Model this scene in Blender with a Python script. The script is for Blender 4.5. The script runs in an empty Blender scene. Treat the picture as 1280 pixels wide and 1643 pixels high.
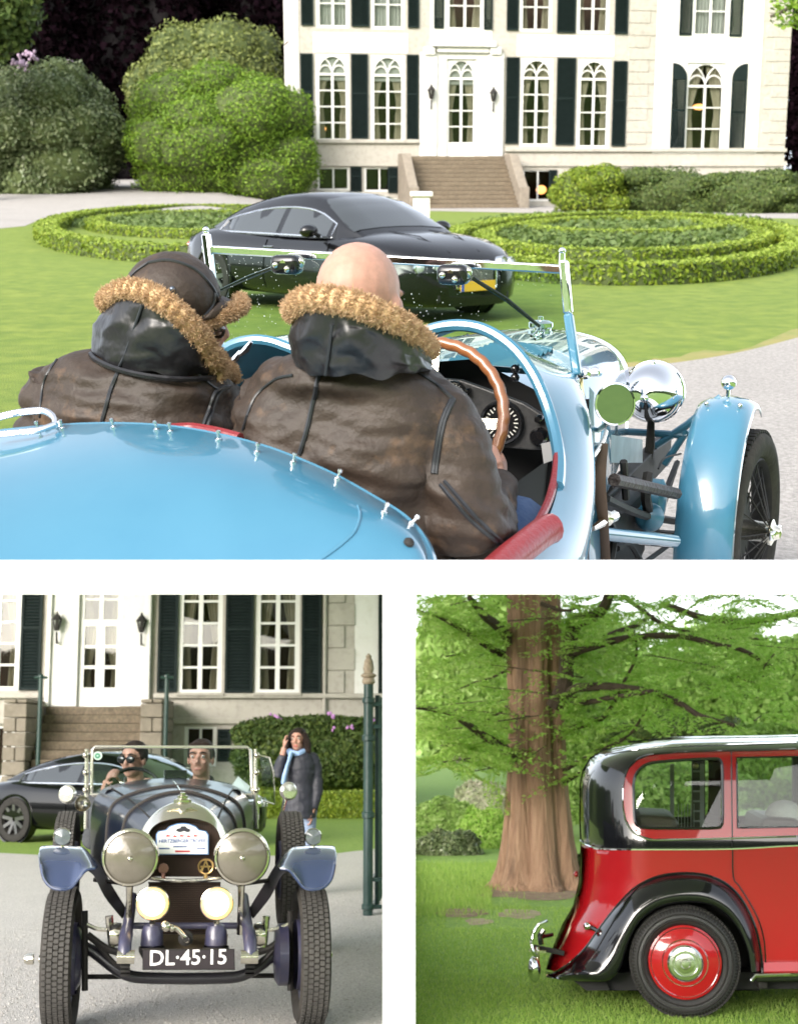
import bpy, bmesh, math, random
import numpy as np
from mathutils import Vector as V, Matrix, noise, geometry
random.seed(7); RNG = np.random.default_rng(7)
R = math.radians
SC = bpy.context.scene
COL = SC.collection

# ------------------------------------------------------------------ camera, sky, sun, exposure
F, CX, CY = 2400.0, 640.0, 821.5          # focal length and centre, in photograph pixels
H_LOW, HOR_LOW = 1.57, 1190.0             # eye height and horizon of the two lower gardens
H_UP, HOR_UP = 1.70, 268.0                # the same for the upper garden, which stands on a rising terrace
PHI = math.atan((HOR_LOW - CY) / F)
PSI = math.atan((CY - HOR_UP) / F)
cam = bpy.data.cameras.new('camera'); cam_o = bpy.data.objects.new('camera', cam); COL.objects.link(cam_o)
cam.sensor_fit = 'HORIZONTAL'; cam.sensor_width = 36.0; cam.lens = 36.0 * F / 1280.0
cam.clip_start = 0.05; cam.clip_end = 3000
cam_o.location = (0, 0, H_LOW); cam_o.rotation_euler = (R(90) + PHI, 0, 0)
cam.dof.use_dof = True; cam.dof.focus_distance = 4.2; cam.dof.aperture_fstop = (cam.lens / 1000) / 0.0066
SC.camera = cam_o

SUN_EL, SUN_AZ = R(18), R(-32)             # behind the camera
world = bpy.data.worlds.new('World'); SC.world = world; world.use_nodes = True
wn = world.node_tree.nodes; wl = world.node_tree.links
bg = wn['Background']; sky = wn.new('ShaderNodeTexSky'); sky.sky_type = 'NISHITA'; sky.sun_disc = False
sky.sun_elevation = SUN_EL; sky.sun_rotation = math.pi - SUN_AZ
sky.air_density = 1.0; sky.dust_density = 3.0; sky.ozone_density = 1.0
hs = wn.new('ShaderNodeHueSaturation'); hs.inputs['Saturation'].default_value = .35; wl.new(sky.outputs[0], hs.inputs['Color']); wl.new(hs.outputs[0], bg.inputs[0])   # greyish overcast sky; bg.inputs[1].default_value = 0.05
sun = bpy.data.lights.new('sun', 'SUN'); sun.energy = 2.0; sun.angle = R(34); sun.color = (1, .97, .93)
sun_o = bpy.data.objects.new('sun', sun); COL.objects.link(sun_o)
sd = V((math.sin(SUN_AZ) * math.cos(SUN_EL), -math.cos(SUN_AZ) * math.cos(SUN_EL), math.sin(SUN_EL)))
sun_o.rotation_euler = sd.to_track_quat('Z', 'Y').to_euler()
SC.view_settings.view_transform = 'Standard'; SC.view_settings.look = 'None'
SC.view_settings.gamma = 1; SC.view_settings.use_curve_mapping = False
SC.view_settings.exposure = -0.72
SC.cycles.max_bounces = 8; SC.cycles.transparent_max_bounces = 16
SC.cycles.use_denoising = True

# ------------------------------------------------------------------ frames and picture rays
class View:
    def __init__(s, pitch, H):
        s.o = V((0, 0, H)); s.fw = V((0, math.cos(pitch), math.sin(pitch))); s.up = V((0, -math.sin(pitch), math.cos(pitch)))
    def d(s, x, y): return s.fw + V((1, 0, 0)) * ((x - CX) / F) + s.up * ((CY - y) / F)
    def Y(s, x, y, Y): d = s.d(x, y); return s.o + d * (Y / d.y)
    def G(s, x, y, z=0.0): d = s.d(x, y); return s.o + d * ((z - s.o.z) / d.z)
    def P(s, x, y, p, n): d = s.d(x, y); return s.o + d * ((V(p) - s.o).dot(n) / d.dot(n))
LO = View(PHI, H_LOW); UP = View(-PSI, H_UP)
M2 = Matrix.Identity(4)
M1 = Matrix.Translation((0, 0, H_LOW)) @ Matrix.Rotation(PHI + PSI, 4, 'X') @ Matrix.Translation((0, 0, -H_UP))

# ------------------------------------------------------------------ materials
MATS = {}
def PM(name, col, rough=.5, metal=0.0, coat=0.0, var=None, bump=None, spec=.5, emit=None, var2=None, sss=0.0, attr=None, crough=.03, transl=0.0, stretch=None):
    """principled; var=(scale, colour2[, contrast]); bump=(scale, strength[, detail]); attr=(colour2, colour3) by the per-leaf value"""
    if name in MATS: return MATS[name]
    m = bpy.data.materials.new(name); m.use_nodes = True; n = m.node_tree.nodes; l = m.node_tree.links
    b = n['Principled BSDF']; b.inputs['Base Color'].default_value = (*col, 1); b.inputs['Roughness'].default_value = rough
    b.inputs['Metallic'].default_value = metal; b.inputs['Coat Weight'].default_value = coat; b.inputs['Coat Roughness'].default_value = crough
    b.inputs['Specular IOR Level'].default_value = spec
    if sss: b.inputs['Subsurface Weight'].default_value = sss; b.inputs['Subsurface Radius'].default_value = (.02, .008, .005)
    tc = n.new('ShaderNodeTexCoord'); src = None; vec = tc.outputs['Object']
    if stretch:
        mp = n.new('ShaderNodeMapping'); mp.inputs['Scale'].default_value = stretch; l.new(vec, mp.inputs[0]); vec = mp.outputs[0]
    def mixc(a, bcol, fac):
        mx = n.new('ShaderNodeMix'); mx.data_type = 'RGBA'; l.new(fac, mx.inputs[0])
        if a is None: mx.inputs[6].default_value = (*col, 1)
        else: l.new(a, mx.inputs[6])
        mx.inputs[7].default_value = (*bcol, 1); return mx.outputs[2]
    if attr:
        at = n.new('ShaderNodeAttribute'); at.attribute_name = 'var'
        r1 = n.new('ShaderNodeMapRange'); r1.inputs[1].default_value = .0; r1.inputs[2].default_value = .55; l.new(at.outputs['Fac'], r1.inputs[0])
        src = mixc(None, attr[0], r1.outputs[0])
        r2 = n.new('ShaderNodeMapRange'); r2.inputs[1].default_value = .6; r2.inputs[2].default_value = 1.; l.new(at.outputs['Fac'], r2.inputs[0])
        src = mixc(src, attr[1], r2.outputs[0])
    for vv in (var, var2):
        if vv:
            t = n.new('ShaderNodeTexNoise'); t.inputs['Scale'].default_value = vv[0]; t.inputs['Detail'].default_value = 6; t.inputs['Roughness'].default_value = .65
            l.new(vec, t.inputs['Vector'])
            c = vv[2] if len(vv) > 2 else .18
            mid = vv[3] if len(vv) > 3 else .5
            r = n.new('ShaderNodeMapRange'); r.inputs[1].default_value = mid - c; r.inputs[2].default_value = mid + c; l.new(t.outputs[0], r.inputs[0])
            src = mixc(src, vv[1], r.outputs[0])
    if src: l.new(src, b.inputs['Base Color'])
    if bump:
        t = n.new('ShaderNodeTexNoise'); t.inputs['Scale'].default_value = bump[0]; t.inputs['Detail'].default_value = bump[2] if len(bump) > 2 else 4
        l.new(vec, t.inputs['Vector'])
        bp = n.new('ShaderNodeBump'); bp.inputs['Strength'].default_value = bump[1]; bp.inputs['Distance'].default_value = bump[3] if len(bump) > 3 else .02
        l.new(t.outputs[0], bp.inputs['Height']); l.new(bp.outputs[0], b.inputs['Normal'])
    if emit: b.inputs['Emission Color'].default_value = (*emit[0], 1); b.inputs['Emission Strength'].default_value = emit[1]
    if transl:
        tr = n.new('ShaderNodeBsdfTranslucent'); mx = n.new('ShaderNodeMixShader'); mx.inputs[0].default_value = transl
        if src: l.new(src, tr.inputs[0])
        else: tr.inputs[0].default_value = (*col, 1)
        l.new(b.outputs[0], mx.inputs[1]); l.new(tr.outputs[0], mx.inputs[2]); l.new(mx.outputs[0], n['Material Output'].inputs[0])
    MATS[name] = m; return m
def GM(name, tint=(1, 1, 1), rough=.0, refl=1.0):
    """thin glazing: tinted see-through with a Fresnel reflection"""
    if name in MATS: return MATS[name]
    m = bpy.data.materials.new(name); m.use_nodes = True; n = m.node_tree.nodes; l = m.node_tree.links
    for x in list(n):
        if x.type != 'OUTPUT_MATERIAL': n.remove(x)
    t = n.new('ShaderNodeBsdfTransparent'); t.inputs[0].default_value = (*tint, 1)
    g = n.new('ShaderNodeBsdfGlossy'); g.inputs['Roughness'].default_value = rough; g.inputs[0].default_value = (refl, refl, refl, 1)
    fr = n.new('ShaderNodeFresnel'); ge = n.new('ShaderNodeNewGeometry'); mr_ = n.new('ShaderNodeMapRange'); mr_.inputs[3].default_value = 1.45; mr_.inputs[4].default_value = 1 / 1.45
    l.new(ge.outputs['Backfacing'], mr_.inputs[0]); l.new(mr_.outputs[0], fr.inputs[0])
    mx = n.new('ShaderNodeMixShader'); l.new(fr.outputs[0], mx.inputs[0]); l.new(t.outputs[0], mx.inputs[1]); l.new(g.outputs[0], mx.inputs[2])
    l.new(mx.outputs[0], n['Material Output'].inputs[0]); MATS[name] = m; return m

# ------------------------------------------------------------------ mesh builder
def vv(p): return V(p)
class MB:
    def __init__(s): s.v = []; s.f = []
    def add(s, vs, fs):
        k = len(s.v); s.v += [tuple(p) for p in vs]; s.f += [tuple(i + k for i in f) for f in fs]; return s
    def box(s, c, d, M=None):
        x, y, z = d[0] / 2, d[1] / 2, d[2] / 2; c = V(c)
        P = [V((i * x, j * y, k * z)) for k in (-1, 1) for j in (-1, 1) for i in (-1, 1)]
        if M is not None: P = [M @ p for p in P]
        return s.add([p + c for p in P], [(0, 2, 3, 1), (4, 5, 7, 6), (0, 1, 5, 4), (2, 6, 7, 3), (0, 4, 6, 2), (1, 3, 7, 5)])
    def hexa(s, P): return s.add(P, [(0, 2, 3, 1), (4, 5, 7, 6), (0, 1, 5, 4), (2, 6, 7, 3), (0, 4, 6, 2), (1, 3, 7, 5)])
    def bar(s, a, b, w, h, up=(0, 0, 1)):
        a, b = V(a), V(b); t = (b - a).normalized(); sd = t.cross(V(up)).normalized(); u = sd.cross(t)
        P = [q + sd * (i * w / 2) + u * (j * h / 2) for q in (a, b) for j in (-1, 1) for i in (-1, 1)]
        return s.hexa(P)
    def loft(s, rings, closed=True, caps=False, loop=False):
        n = len(rings[0]); vs = [p for r in rings for p in r]; fs = []
        m = len(rings)
        for i in range(m if loop else m - 1):
            for j in range(n if closed else n - 1):
                a = i * n + j; b = i * n + (j + 1) % n; c = ((i + 1) % m) * n + (j + 1) % n; d = ((i + 1) % m) * n + j
                fs.append((a, b, c, d))
        if caps: fs.append(tuple(range(n - 1, -1, -1))); fs.append(tuple((m - 1) * n + j for j in range(n)))
        return s.add(vs, fs)
    def tube(s, pts, r, n=8, caps=True, loop=False, flat=1.0, up=None):
        pts = [V(p) for p in pts]; m = len(pts); rr = r if hasattr(r, '__len__') else [r] * m
        rings = []; u = None
        for i in range(m):
            if loop: t = (pts[(i + 1) % m] - pts[i - 1]).normalized()
            else: t = (pts[min(i + 1, m - 1)] - pts[max(i - 1, 0)]).normalized()
            if u is None:
                u = V(up) if up else (V((0, 0, 1)) if abs(t.z) < .9 else V((1, 0, 0)))
            if up: u = V(up)
            u = (u - t * u.dot(t)).normalized(); w = t.cross(u)
            rings.append([pts[i] + (u * math.cos(a) * flat + w * math.sin(a)) * rr[i] for a in [2 * math.pi * k / n for k in range(n)]])
        return s.loft(rings, True, caps and not loop, loop)
    def lathe(s, prof, M=None, n=24, close=False):
        M = M or Matrix.Identity(4); rings = [[M @ V((max(r, 1e-4) * math.cos(2 * math.pi * k / n), max(r, 1e-4) * math.sin(2 * math.pi * k / n), h)) for k in range(n)] for r, h in prof]
        return s.loft(rings, True, False, close)
    def ball(s, c, r, n=16, m=10, M=None):
        r = r if hasattr(r, '__len__') else (r, r, r); c = V(c); rings = []
        for i in range(m + 1):
            a = math.pi * i / m; q = max(math.sin(a), 1e-3)
            ring = [V((r[0] * q * math.cos(2 * math.pi * k / n), r[1] * q * math.sin(2 * math.pi * k / n), -r[2] * math.cos(a))) for k in range(n)]
            rings.append([(M @ p if M is not None else p) + c for p in ring])
        return s.loft(rings, True)
    def prism(s, poly, d):
        d = V(d); n = len(poly); a = [V(p) for p in poly]; b = [p + d for p in a]
        return s.add(a + b, [tuple(range(n - 1, -1, -1)), tuple(range(n, 2 * n))] + [(i, (i + 1) % n, n + (i + 1) % n, n + i) for i in range(n)])
    def sheet(s, poly): return s.add(poly, [tuple(range(len(poly)))])

def axis_matrix(c, z, x=(0, 0, 1)):
    z = V(z).normalized(); x = V(x); x = (x - z * x.dot(z))
    if x.length < 1e-4: x = V((1, 0, 0)) - z * z.x
    x.normalize(); y = z.cross(x)
    M = Matrix((x, y, z)).transposed().to_4x4(); M.translation = V(c); return M

def tag(o, label=None, cat=None, group=None, kind=None):
    if label: o['label'] = label
    if cat: o['category'] = cat
    if group: o['group'] = group
    if kind: o['kind'] = kind
    return o
BASE = {}
def thing(name, label, cat, loc=(0, 0, 0), rz=0, frame=M2, group=None):
    o = bpy.data.objects.new(name, None); COL.objects.link(o); o.empty_display_size = .1
    B = Matrix.Translation(V(loc)) @ Matrix.Rotation(rz, 4, 'Z')
    o.matrix_world = frame @ B; BASE[o.name] = B
    return tag(o, label, cat, group)
CUT = None                                 # set while the sunk car is built: (point, normal) in the builder's coordinates
def mesh_obj(name, me, mats, parent=None, frame=M2, local=False, smooth=True, ang=40, bevel=0.0, bseg=2):
    o = bpy.data.objects.new(name, me); COL.objects.link(o)
    for m in (mats if isinstance(mats, (list, tuple)) else [mats]):
        if m and len(me.materials) < 8: me.materials.append(m)
    if smooth:
        me.polygons.foreach_set('use_smooth', [True] * len(me.polygons))
        if ang: me.set_sharp_from_angle(angle=R(ang))
    if parent is not None:
        o.parent = parent
        if not local:
            p = parent; M = BASE.get(p.name)
            if M is None: M = Matrix.Identity(4)     # parent is a part: already in set coordinates
            o.matrix_local = M.inverted()
    else: o.matrix_world = frame
    if bevel:
        b = o.modifiers.new('bevel', 'BEVEL'); b.width = bevel; b.segments = bseg; b.limit_method = 'ANGLE'; b.angle_limit = R(35)
    return o
def to_mesh(mb, fix=True, merge=0):
    me = bpy.data.meshes.new('m'); me.from_pydata([tuple(p) for p in mb.v], [], mb.f)
    if fix or merge or CUT:
        bm = bmesh.new(); bm.from_mesh(me)
        if merge: bmesh.ops.remove_doubles(bm, verts=bm.verts, dist=merge)
        if CUT:
            bmesh.ops.bisect_plane(bm, geom=bm.verts[:] + bm.edges[:] + bm.faces[:], plane_co=CUT[0], plane_no=CUT[1], clear_outer=True, dist=1e-5)
        if fix: bmesh.ops.recalc_face_normals(bm, faces=bm.faces)
        bm.to_mesh(me); bm.free()
    me.update(); return me
def obj(name, mb, mat, parent=None, frame=M2, local=False, smooth=True, ang=40, bevel=0.0, fix=True, merge=0, bseg=2):
    return mesh_obj(name, to_mesh(mb, fix, merge), mat, parent, frame, local, smooth, ang, bevel, bseg)
def struct(name, mb, mat, frame=M2, **k): return tag(obj(name, mb, mat, None, frame, **k), kind='structure')
def share(src, parent, M, name=None):
    """another piece with the same mesh"""
    o = bpy.data.objects.new(name or src.name.split('.')[0], src.data); COL.objects.link(o); o.parent = parent
    B = BASE.get(parent.name) or Matrix.Identity(4)
    o.matrix_local = B.inverted() @ M
    for md in src.modifiers:
        if md.type == 'BEVEL':
            b = o.modifiers.new('bevel', 'BEVEL'); b.width = md.width; b.segments = md.segments; b.limit_method = 'ANGLE'; b.angle_limit = md.angle_limit
    return o
def dup(src, loc, rz, frame, label=None, parent=None):
    c = src.copy(); COL.objects.link(c)
    if parent is None:
        B = Matrix.Translation(V(loc)) @ Matrix.Rotation(rz, 4, 'Z'); c.matrix_world = frame @ B; BASE[c.name] = B
        if label: c['label'] = label
    else: c.parent = parent; c.matrix_local = src.matrix_local.copy()
    for ch in list(src.children): dup(ch, None, 0, None, None, c)
    return c

# fuse several closed shapes into one continuous skin
def fuse(mb, voxel, smooth_n=4, disp=None):
    me = to_mesh_nocut(mb)
    o = bpy.data.objects.new('tmp', me); COL.objects.link(o)
    r = o.modifiers.new('r', 'REMESH'); r.mode = 'VOXEL'; r.voxel_size = voxel
    s = o.modifiers.new('s', 'SMOOTH'); s.factor = .5; s.iterations = smooth_n
    dg = bpy.context.evaluated_depsgraph_get()
    out = bpy.data.meshes.new_from_object(o.evaluated_get(dg)); bpy.data.objects.remove(o)
    if disp:
        n = len(out.vertices); co = np.empty(n * 3); out.vertices.foreach_get('co', co); co = co.reshape(-1, 3)
        nn = np.empty(n * 3); out.vertices.foreach_get('normal', nn); nn = nn.reshape(-1, 3)
        for k in range(n): co[k] += nn[k] * disp(V(co[k]))
        out.vertices.foreach_set('co', co.ravel()); out.update()
    if CUT:
        bm = bmesh.new(); bm.from_mesh(out)
        bmesh.ops.bisect_plane(bm, geom=bm.verts[:] + bm.edges[:] + bm.faces[:], plane_co=CUT[0], plane_no=CUT[1], clear_outer=True, dist=1e-5)
        bm.to_mesh(out); bm.free()
    return out
def to_mesh_nocut(mb):
    global CUT
    c = CUT; CUT = None; me = to_mesh(mb); CUT = c; return me

def np_mesh(verts, faces4, var=None):
    """big quad mesh from numpy arrays, with an optional per-face value 'var'"""
    me = bpy.data.meshes.new('m'); nv, nf = len(verts), len(faces4); k = faces4.shape[1]
    me.vertices.add(nv); me.vertices.foreach_set('co', verts.astype(np.float32).ravel())
    me.loops.add(nf * k); me.loops.foreach_set('vertex_index', faces4.astype(np.int32).ravel())
    me.polygons.add(nf); me.polygons.foreach_set('loop_start', np.arange(0, nf * k, k, dtype=np.int32))
    if var is not None:
        a = me.attributes.new('var', 'FLOAT', 'FACE'); a.data.foreach_set('value', var.astype(np.float32))
    me.update(calc_edges=True); return me
def unit(a): return a / np.maximum(np.linalg.norm(a, axis=1, keepdims=True), 1e-9)
def leaf_mesh(P, N, size, aspect=.5, jitter=.7, along=None, rng=RNG, clump=1.5):
    """one folded leaf quad per point: P points, N outward directions"""
    n = len(P); N = unit(N + rng.normal(0, jitter, (n, 3)))
    T = rng.normal(0, 1, (n, 3)) if along is None else along + rng.normal(0, .35, (n, 3))
    T = unit(T - N * np.sum(T * N, axis=1, keepdims=True)); S = np.cross(N, T)
    L = (size * rng.uniform(.65, 1.35, n))[:, None]
    v = np.stack([P - T * L * .5, P + S * L * aspect * .5 + N * L * .08, P + T * L * .5, P - S * L * aspect * .5 + N * L * .08], axis=1).reshape(-1, 3)
    f = np.arange(n * 4).reshape(-1, 4)
    var = rng.uniform(0, 1, n)
    if clump:
        c = np.array([noise.noise(V(p) * clump) for p in P[:: max(1, n // 4000)]])
        big = np.interp(np.arange(n), np.arange(len(c)) * max(1, n // 4000), c)
    return np_mesh(v, f, var)
def fbm(p, s, o=3):
    a, t = 1.0, 0.0
    for k in range(o): t += a * noise.noise(p * s); s *= 2.1; a *= .5
    return t
def blob_points(n, c, r, power=2.4, bumps=.16, bscale=1.6, shell=(.86, 1.03), zmin=-.9, rng=RNG):
    """points on and just under the surface of a lumpy rounded mass"""
    D = unit(rng.normal(0, 1, (n * 2, 3))); D = D[D[:, 2] > zmin][:n]; n = len(D)
    rr = np.power(np.sum(np.abs(D) ** power, axis=1), -1 / power)
    w = np.array([fbm(V(d) * bscale + V(c) * .37, 1.0) for d in D])
    rad = rr * (1 + bumps * w) * rng.uniform(shell[0], shell[1], n)
    P = D * rad[:, None] * np.array(r) + np.array(c)
    N = unit(D / np.array(r)); return P, N
def blob_core(c, r, power=2.4, bumps=.16, bscale=1.6, k=.86, n=28, m=16):
    mb = MB(); rings = []
    for i in range(m + 1):
        a = math.pi * i / m; ring = []
        for j in range(n):
            b = 2 * math.pi * j / n; d = V((math.sin(a) * math.cos(b), math.sin(a) * math.sin(b), -math.cos(a)))
            rr = sum(abs(x) ** power for x in d) ** (-1 / power) * (1 + bumps * fbm(d * bscale + V(c) * .37, 1.0)) * k
            ring.append(V((d.x * r[0], d.y * r[1], d.z * r[2])) * rr + V(c))
        rings.append(ring)
    return mb.loft(rings, True)

def cr(pts, n=8):
    """Catmull-Rom through points"""
    pts = [V(p) for p in pts]; out = []
    for i in range(len(pts) - 1):
        p0 = pts[max(i - 1, 0)]; p1 = pts[i]; p2 = pts[i + 1]; p3 = pts[min(i + 2, len(pts) - 1)]
        for k in range(n):
            t = k / n; out.append(.5 * ((2 * p1) + (p2 - p0) * t + (2 * p0 - 5 * p1 + 4 * p2 - p3) * t * t + (3 * p1 - p0 - 3 * p2 + p3) * t ** 3))
    out.append(pts[-1]); return out
def lerp(a, b, t): return a + (b - a) * t
def interp(x, xs, ys): return float(np.interp(x, xs, ys))
def text_mesh(s, size, M, depth=.002, bold=0.0, space=1.0):
    """letters as flat raised shapes: returns MB"""
    cu = bpy.data.curves.new('t', 'FONT'); cu.body = s; cu.size = size; cu.extrude = depth; cu.offset = bold; cu.align_x = 'CENTER'; cu.align_y = 'CENTER'
    cu.space_character = space; cu.resolution_u = 3
    o = bpy.data.objects.new('t', cu); COL.objects.link(o); bpy.context.view_layer.update()
    me = bpy.data.meshes.new_from_object(o.evaluated_get(bpy.context.evaluated_depsgraph_get())); mb = MB()
    mb.add([M @ v.co for v in me.vertices], [tuple(p.vertices) for p in me.polygons])
    bpy.data.objects.remove(o); bpy.data.curves.remove(cu); bpy.data.meshes.remove(me); return mb

# ------------------------------------------------------------------ shared materials
WHITE = PM('white_lacquer', (.86, .86, .86), .5)
CHROME = PM('chrome', (.82, .83, .85), .06, 1.0)
NICKEL = PM('nickel', (.72, .68, .58), .14, 1.0, bump=(60, .05))
BLACKP = PM('black_paint', (.008, .008, .009), .25, coat=.6, spec=.3)
RUBBER = PM('rubber', (.022, .021, .021), .8, bump=(90, .15), var=(30, (.035, .033, .031)), spec=.2)
DARK = PM('dark_iron', (.012, .012, .013), .55, var=(20, (.03, .027, .024)), spec=.25)
GLASS = GM('clear_glass', (.84, .91, .885))
# ------------------------------------------------------------------ added white frame standing for the page gutters between the three gardens
CM = cam_o.matrix_basis.copy() if False else (Matrix.Translation((0, 0, H_LOW)) @ Matrix.Rotation(R(90) + PHI, 4, 'X'))
def cp(x, y, d): return CM @ V(((x - CX) / F * d, (CY - y) / F * d, -d))      # a point at depth d before the camera
DT = 2.2
def slab(x0, x1, y0, y1, d0, d1):
    mb = MB(); mb.hexa([V(p) for d in (d0, d1) for y in (y1, y0) for p in (CM @ V(((x - CX) / F * d0, (CY - y) / F * d0, -d)) for x in (x0, x1))]); return mb
mb = slab(-60, 1340, 900.5, 953.5, DT, DT + .05)
struct('gutter_shelf_edge', mb, WHITE, smooth=False)
mb = slab(614, 666, 953.6, 1760, DT, DT + .05)
struct('gutter_post', mb, WHITE, smooth=False)
# added sloping board where the blue car is cut off, up to the terrace edge
mb = MB(); d0, d1 = DT + .052, 6.45
top = [cp(-60, 921, d0), cp(1340, 921, d0), cp(1340, 921, d1), cp(-60, 921, d1)]
dn = (CM.to_3x3() @ V((0, -1, 0))) * .022
mb.prism(top, dn); struct('gutter_shelf', mb, WHITE, smooth=False)
CUTP = (M1.inverted() @ cp(640, 922, 4.0), None)
nrm = (cp(640, 922, 1) - V((0, 0, H_LOW))).cross(V((1, 0, 0))).normalized()
nrm = (M1.to_3x3().inverted() @ nrm); nrm = nrm if nrm.z < 0 else -nrm
CUTP = (CUTP[0], nrm)
# ================================================================== UPPER GARDEN: ground
LAWN = PM('mown_lawn', (.125, .185, .016), .9, var=(.55, (.19, .235, .032), .2), var2=(3.2, (.085, .14, .011), .16), bump=(60, .6, 6, .03))
GRAVEL = PM('pale_gravel', (.54, .52, .49), .95, var=(1.2, (.62, .60, .56), .25), var2=(55, (.33, .315, .30), .16), bump=(110, .8, 5, .02))
GRAVEL1 = PM('pale_gravel_drive', (.33, .315, .305), .95, var=(1.2, (.40, .38, .365), .25), var2=(30, (.20, .19, .18), .16), bump=(110, .7, 5, .02))
DRYG = PM('dry_verge', (.26, .22, .08), .95, var=(3, (.17, .2, .05), .15), bump=(70, .6, 6, .03))
def fan(y0, y1, k, z, n=24, x0=None, x1=None):
    mb = MB(); rows = []
    for i in range(n + 1):
        y = y0 * (y1 / y0) ** (i / n); w = k * y
        rows.append([V((lerp(-w if x0 is None else x0, w if x1 is None else x1, j / 8), y, z)) for j in range(9)])
    return mb.loft(rows, False)
def gpoly(pts, z): return MB().sheet([UP.G(x, y, z) if len(p) == 2 else None for p in pts for x, y in [p[:2]]])
mb = fan(6.42, 104, .29, 0.0); struct('lawn', mb, LAWN, M1)
mb = MB().loft([[V((-.285 * y - (w_ if j < 1 else 0) , y, -.006)) for j in range(2)] for y, w_ in ((16, .5), (19, 5), (24, 7), (60, 7))], False); struct('lawn', mb, LAWN, M1)  # unseen strip of lawn added on the left for the coupe's side to reflect
mb = fan(6.47, 74, .285, -.12); struct('bounce_slab', mb, WHITE, M1)  # added white underside that bounces light onto the lower gardens
e0 = UP.G(-120, 917.5); e1 = UP.G(1400, 917.5)
drive_edge = [(1400, 505), (1280, 541), (1180, 566), (1080, 582), (980, 592), (900, 610), (860, 650), (850, 700), (850, 912)]
mb = MB(); pe = [UP.G(x, y, .006) for x, y in cr([(x, y, 0) for x, y in drive_edge], 6) for x, y in [(x, y)]] if False else [UP.G(p.x, p.y, .006) for p in cr([(x, y, 0) for x, y in drive_edge], 6)]
mb.sheet(pe + [UP.G(1500, 912, .006)]); struct('gravel_drive', mb, GRAVEL1, M1)
mb = MB(); a = [UP.G(p.x, p.y - 9 - 14 * noise.noise(V((p.x * .013, 0, 0))) - 5 * noise.noise(V((p.x * .05, 2, 0))), .003) for p in cr([(x, y, 0) for x, y in drive_edge[:6]], 10)]
b = [UP.G(p.x, p.y + 4, .003) for p in cr([(x, y, 0) for x, y in drive_edge[:6]], 10)]
mb.loft([a, b], False); struct('dry_verge', mb, DRYG, M1)
mb = MB(); mb.sheet([UP.G(-60, 372, .005), UP.G(40, 362, .005), UP.G(80, 345, .005), UP.G(150, 338, .005), UP.G(420, 338, .005), UP.G(480, 345, .005), UP.G(700, 338, .005), UP.G(1350, 352, .005), V((21, 74, .005)), V((-21, 74, .005))][::1]); struct('forecourt', mb, GRAVEL1, M1)
bank = [[V((lerp(-24, -3.0, j / 14), y, max(z * min(1, (14 - j) / 3), .008))) for j in range(15)] for y, z in ((50, .01), (54, .06), (58, .25), (63, .6), (68, .85), (90, 1.0))]
struct('gravel_bank', MB().loft(bank, False), GRAVEL1, M1)

# ------------------------------------------------------------------ foliage
def leafmat(name, c0, c1, c2, rough=.5, transl=.25, spec=.25): return PM(name, c0, rough, attr=(c1, c2), transl=transl, spec=spec)
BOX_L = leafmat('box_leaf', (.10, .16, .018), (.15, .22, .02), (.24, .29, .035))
LIME_L = leafmat('box_lit_top_leaf', (.16, .24, .03), (.22, .30, .045), (.30, .37, .07))  # lighter lime for hedge tops, overhead light put into the leaf colour
BOX_C = PM('box_twig', (.035, .055, .012), .9, var=(8, (.06, .08, .02)))
YEW_L = leafmat('bright_shrub_leaf', (.075, .15, .014), (.125, .22, .02), (.20, .30, .035))
OLIVE_L = leafmat('olive_shrub_leaf', (.10, .13, .03), (.15, .18, .05), (.21, .24, .08))
RHODO_L = leafmat('rhododendron_leaf', (.075, .11, .045), (.12, .155, .07), (.19, .22, .12), .35, .15)
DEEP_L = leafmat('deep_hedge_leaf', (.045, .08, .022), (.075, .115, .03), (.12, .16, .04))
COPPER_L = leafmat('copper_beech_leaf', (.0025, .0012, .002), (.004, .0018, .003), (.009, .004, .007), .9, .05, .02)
COPPER_C = PM('copper_core', (.006, .004, .006), .9)  # core of the beech crowns in one even dark colour
BARK = PM('dark_bark', (.05, .04, .032), .9, var=(12, (.09, .075, .06)), bump=(30, .8))
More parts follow.
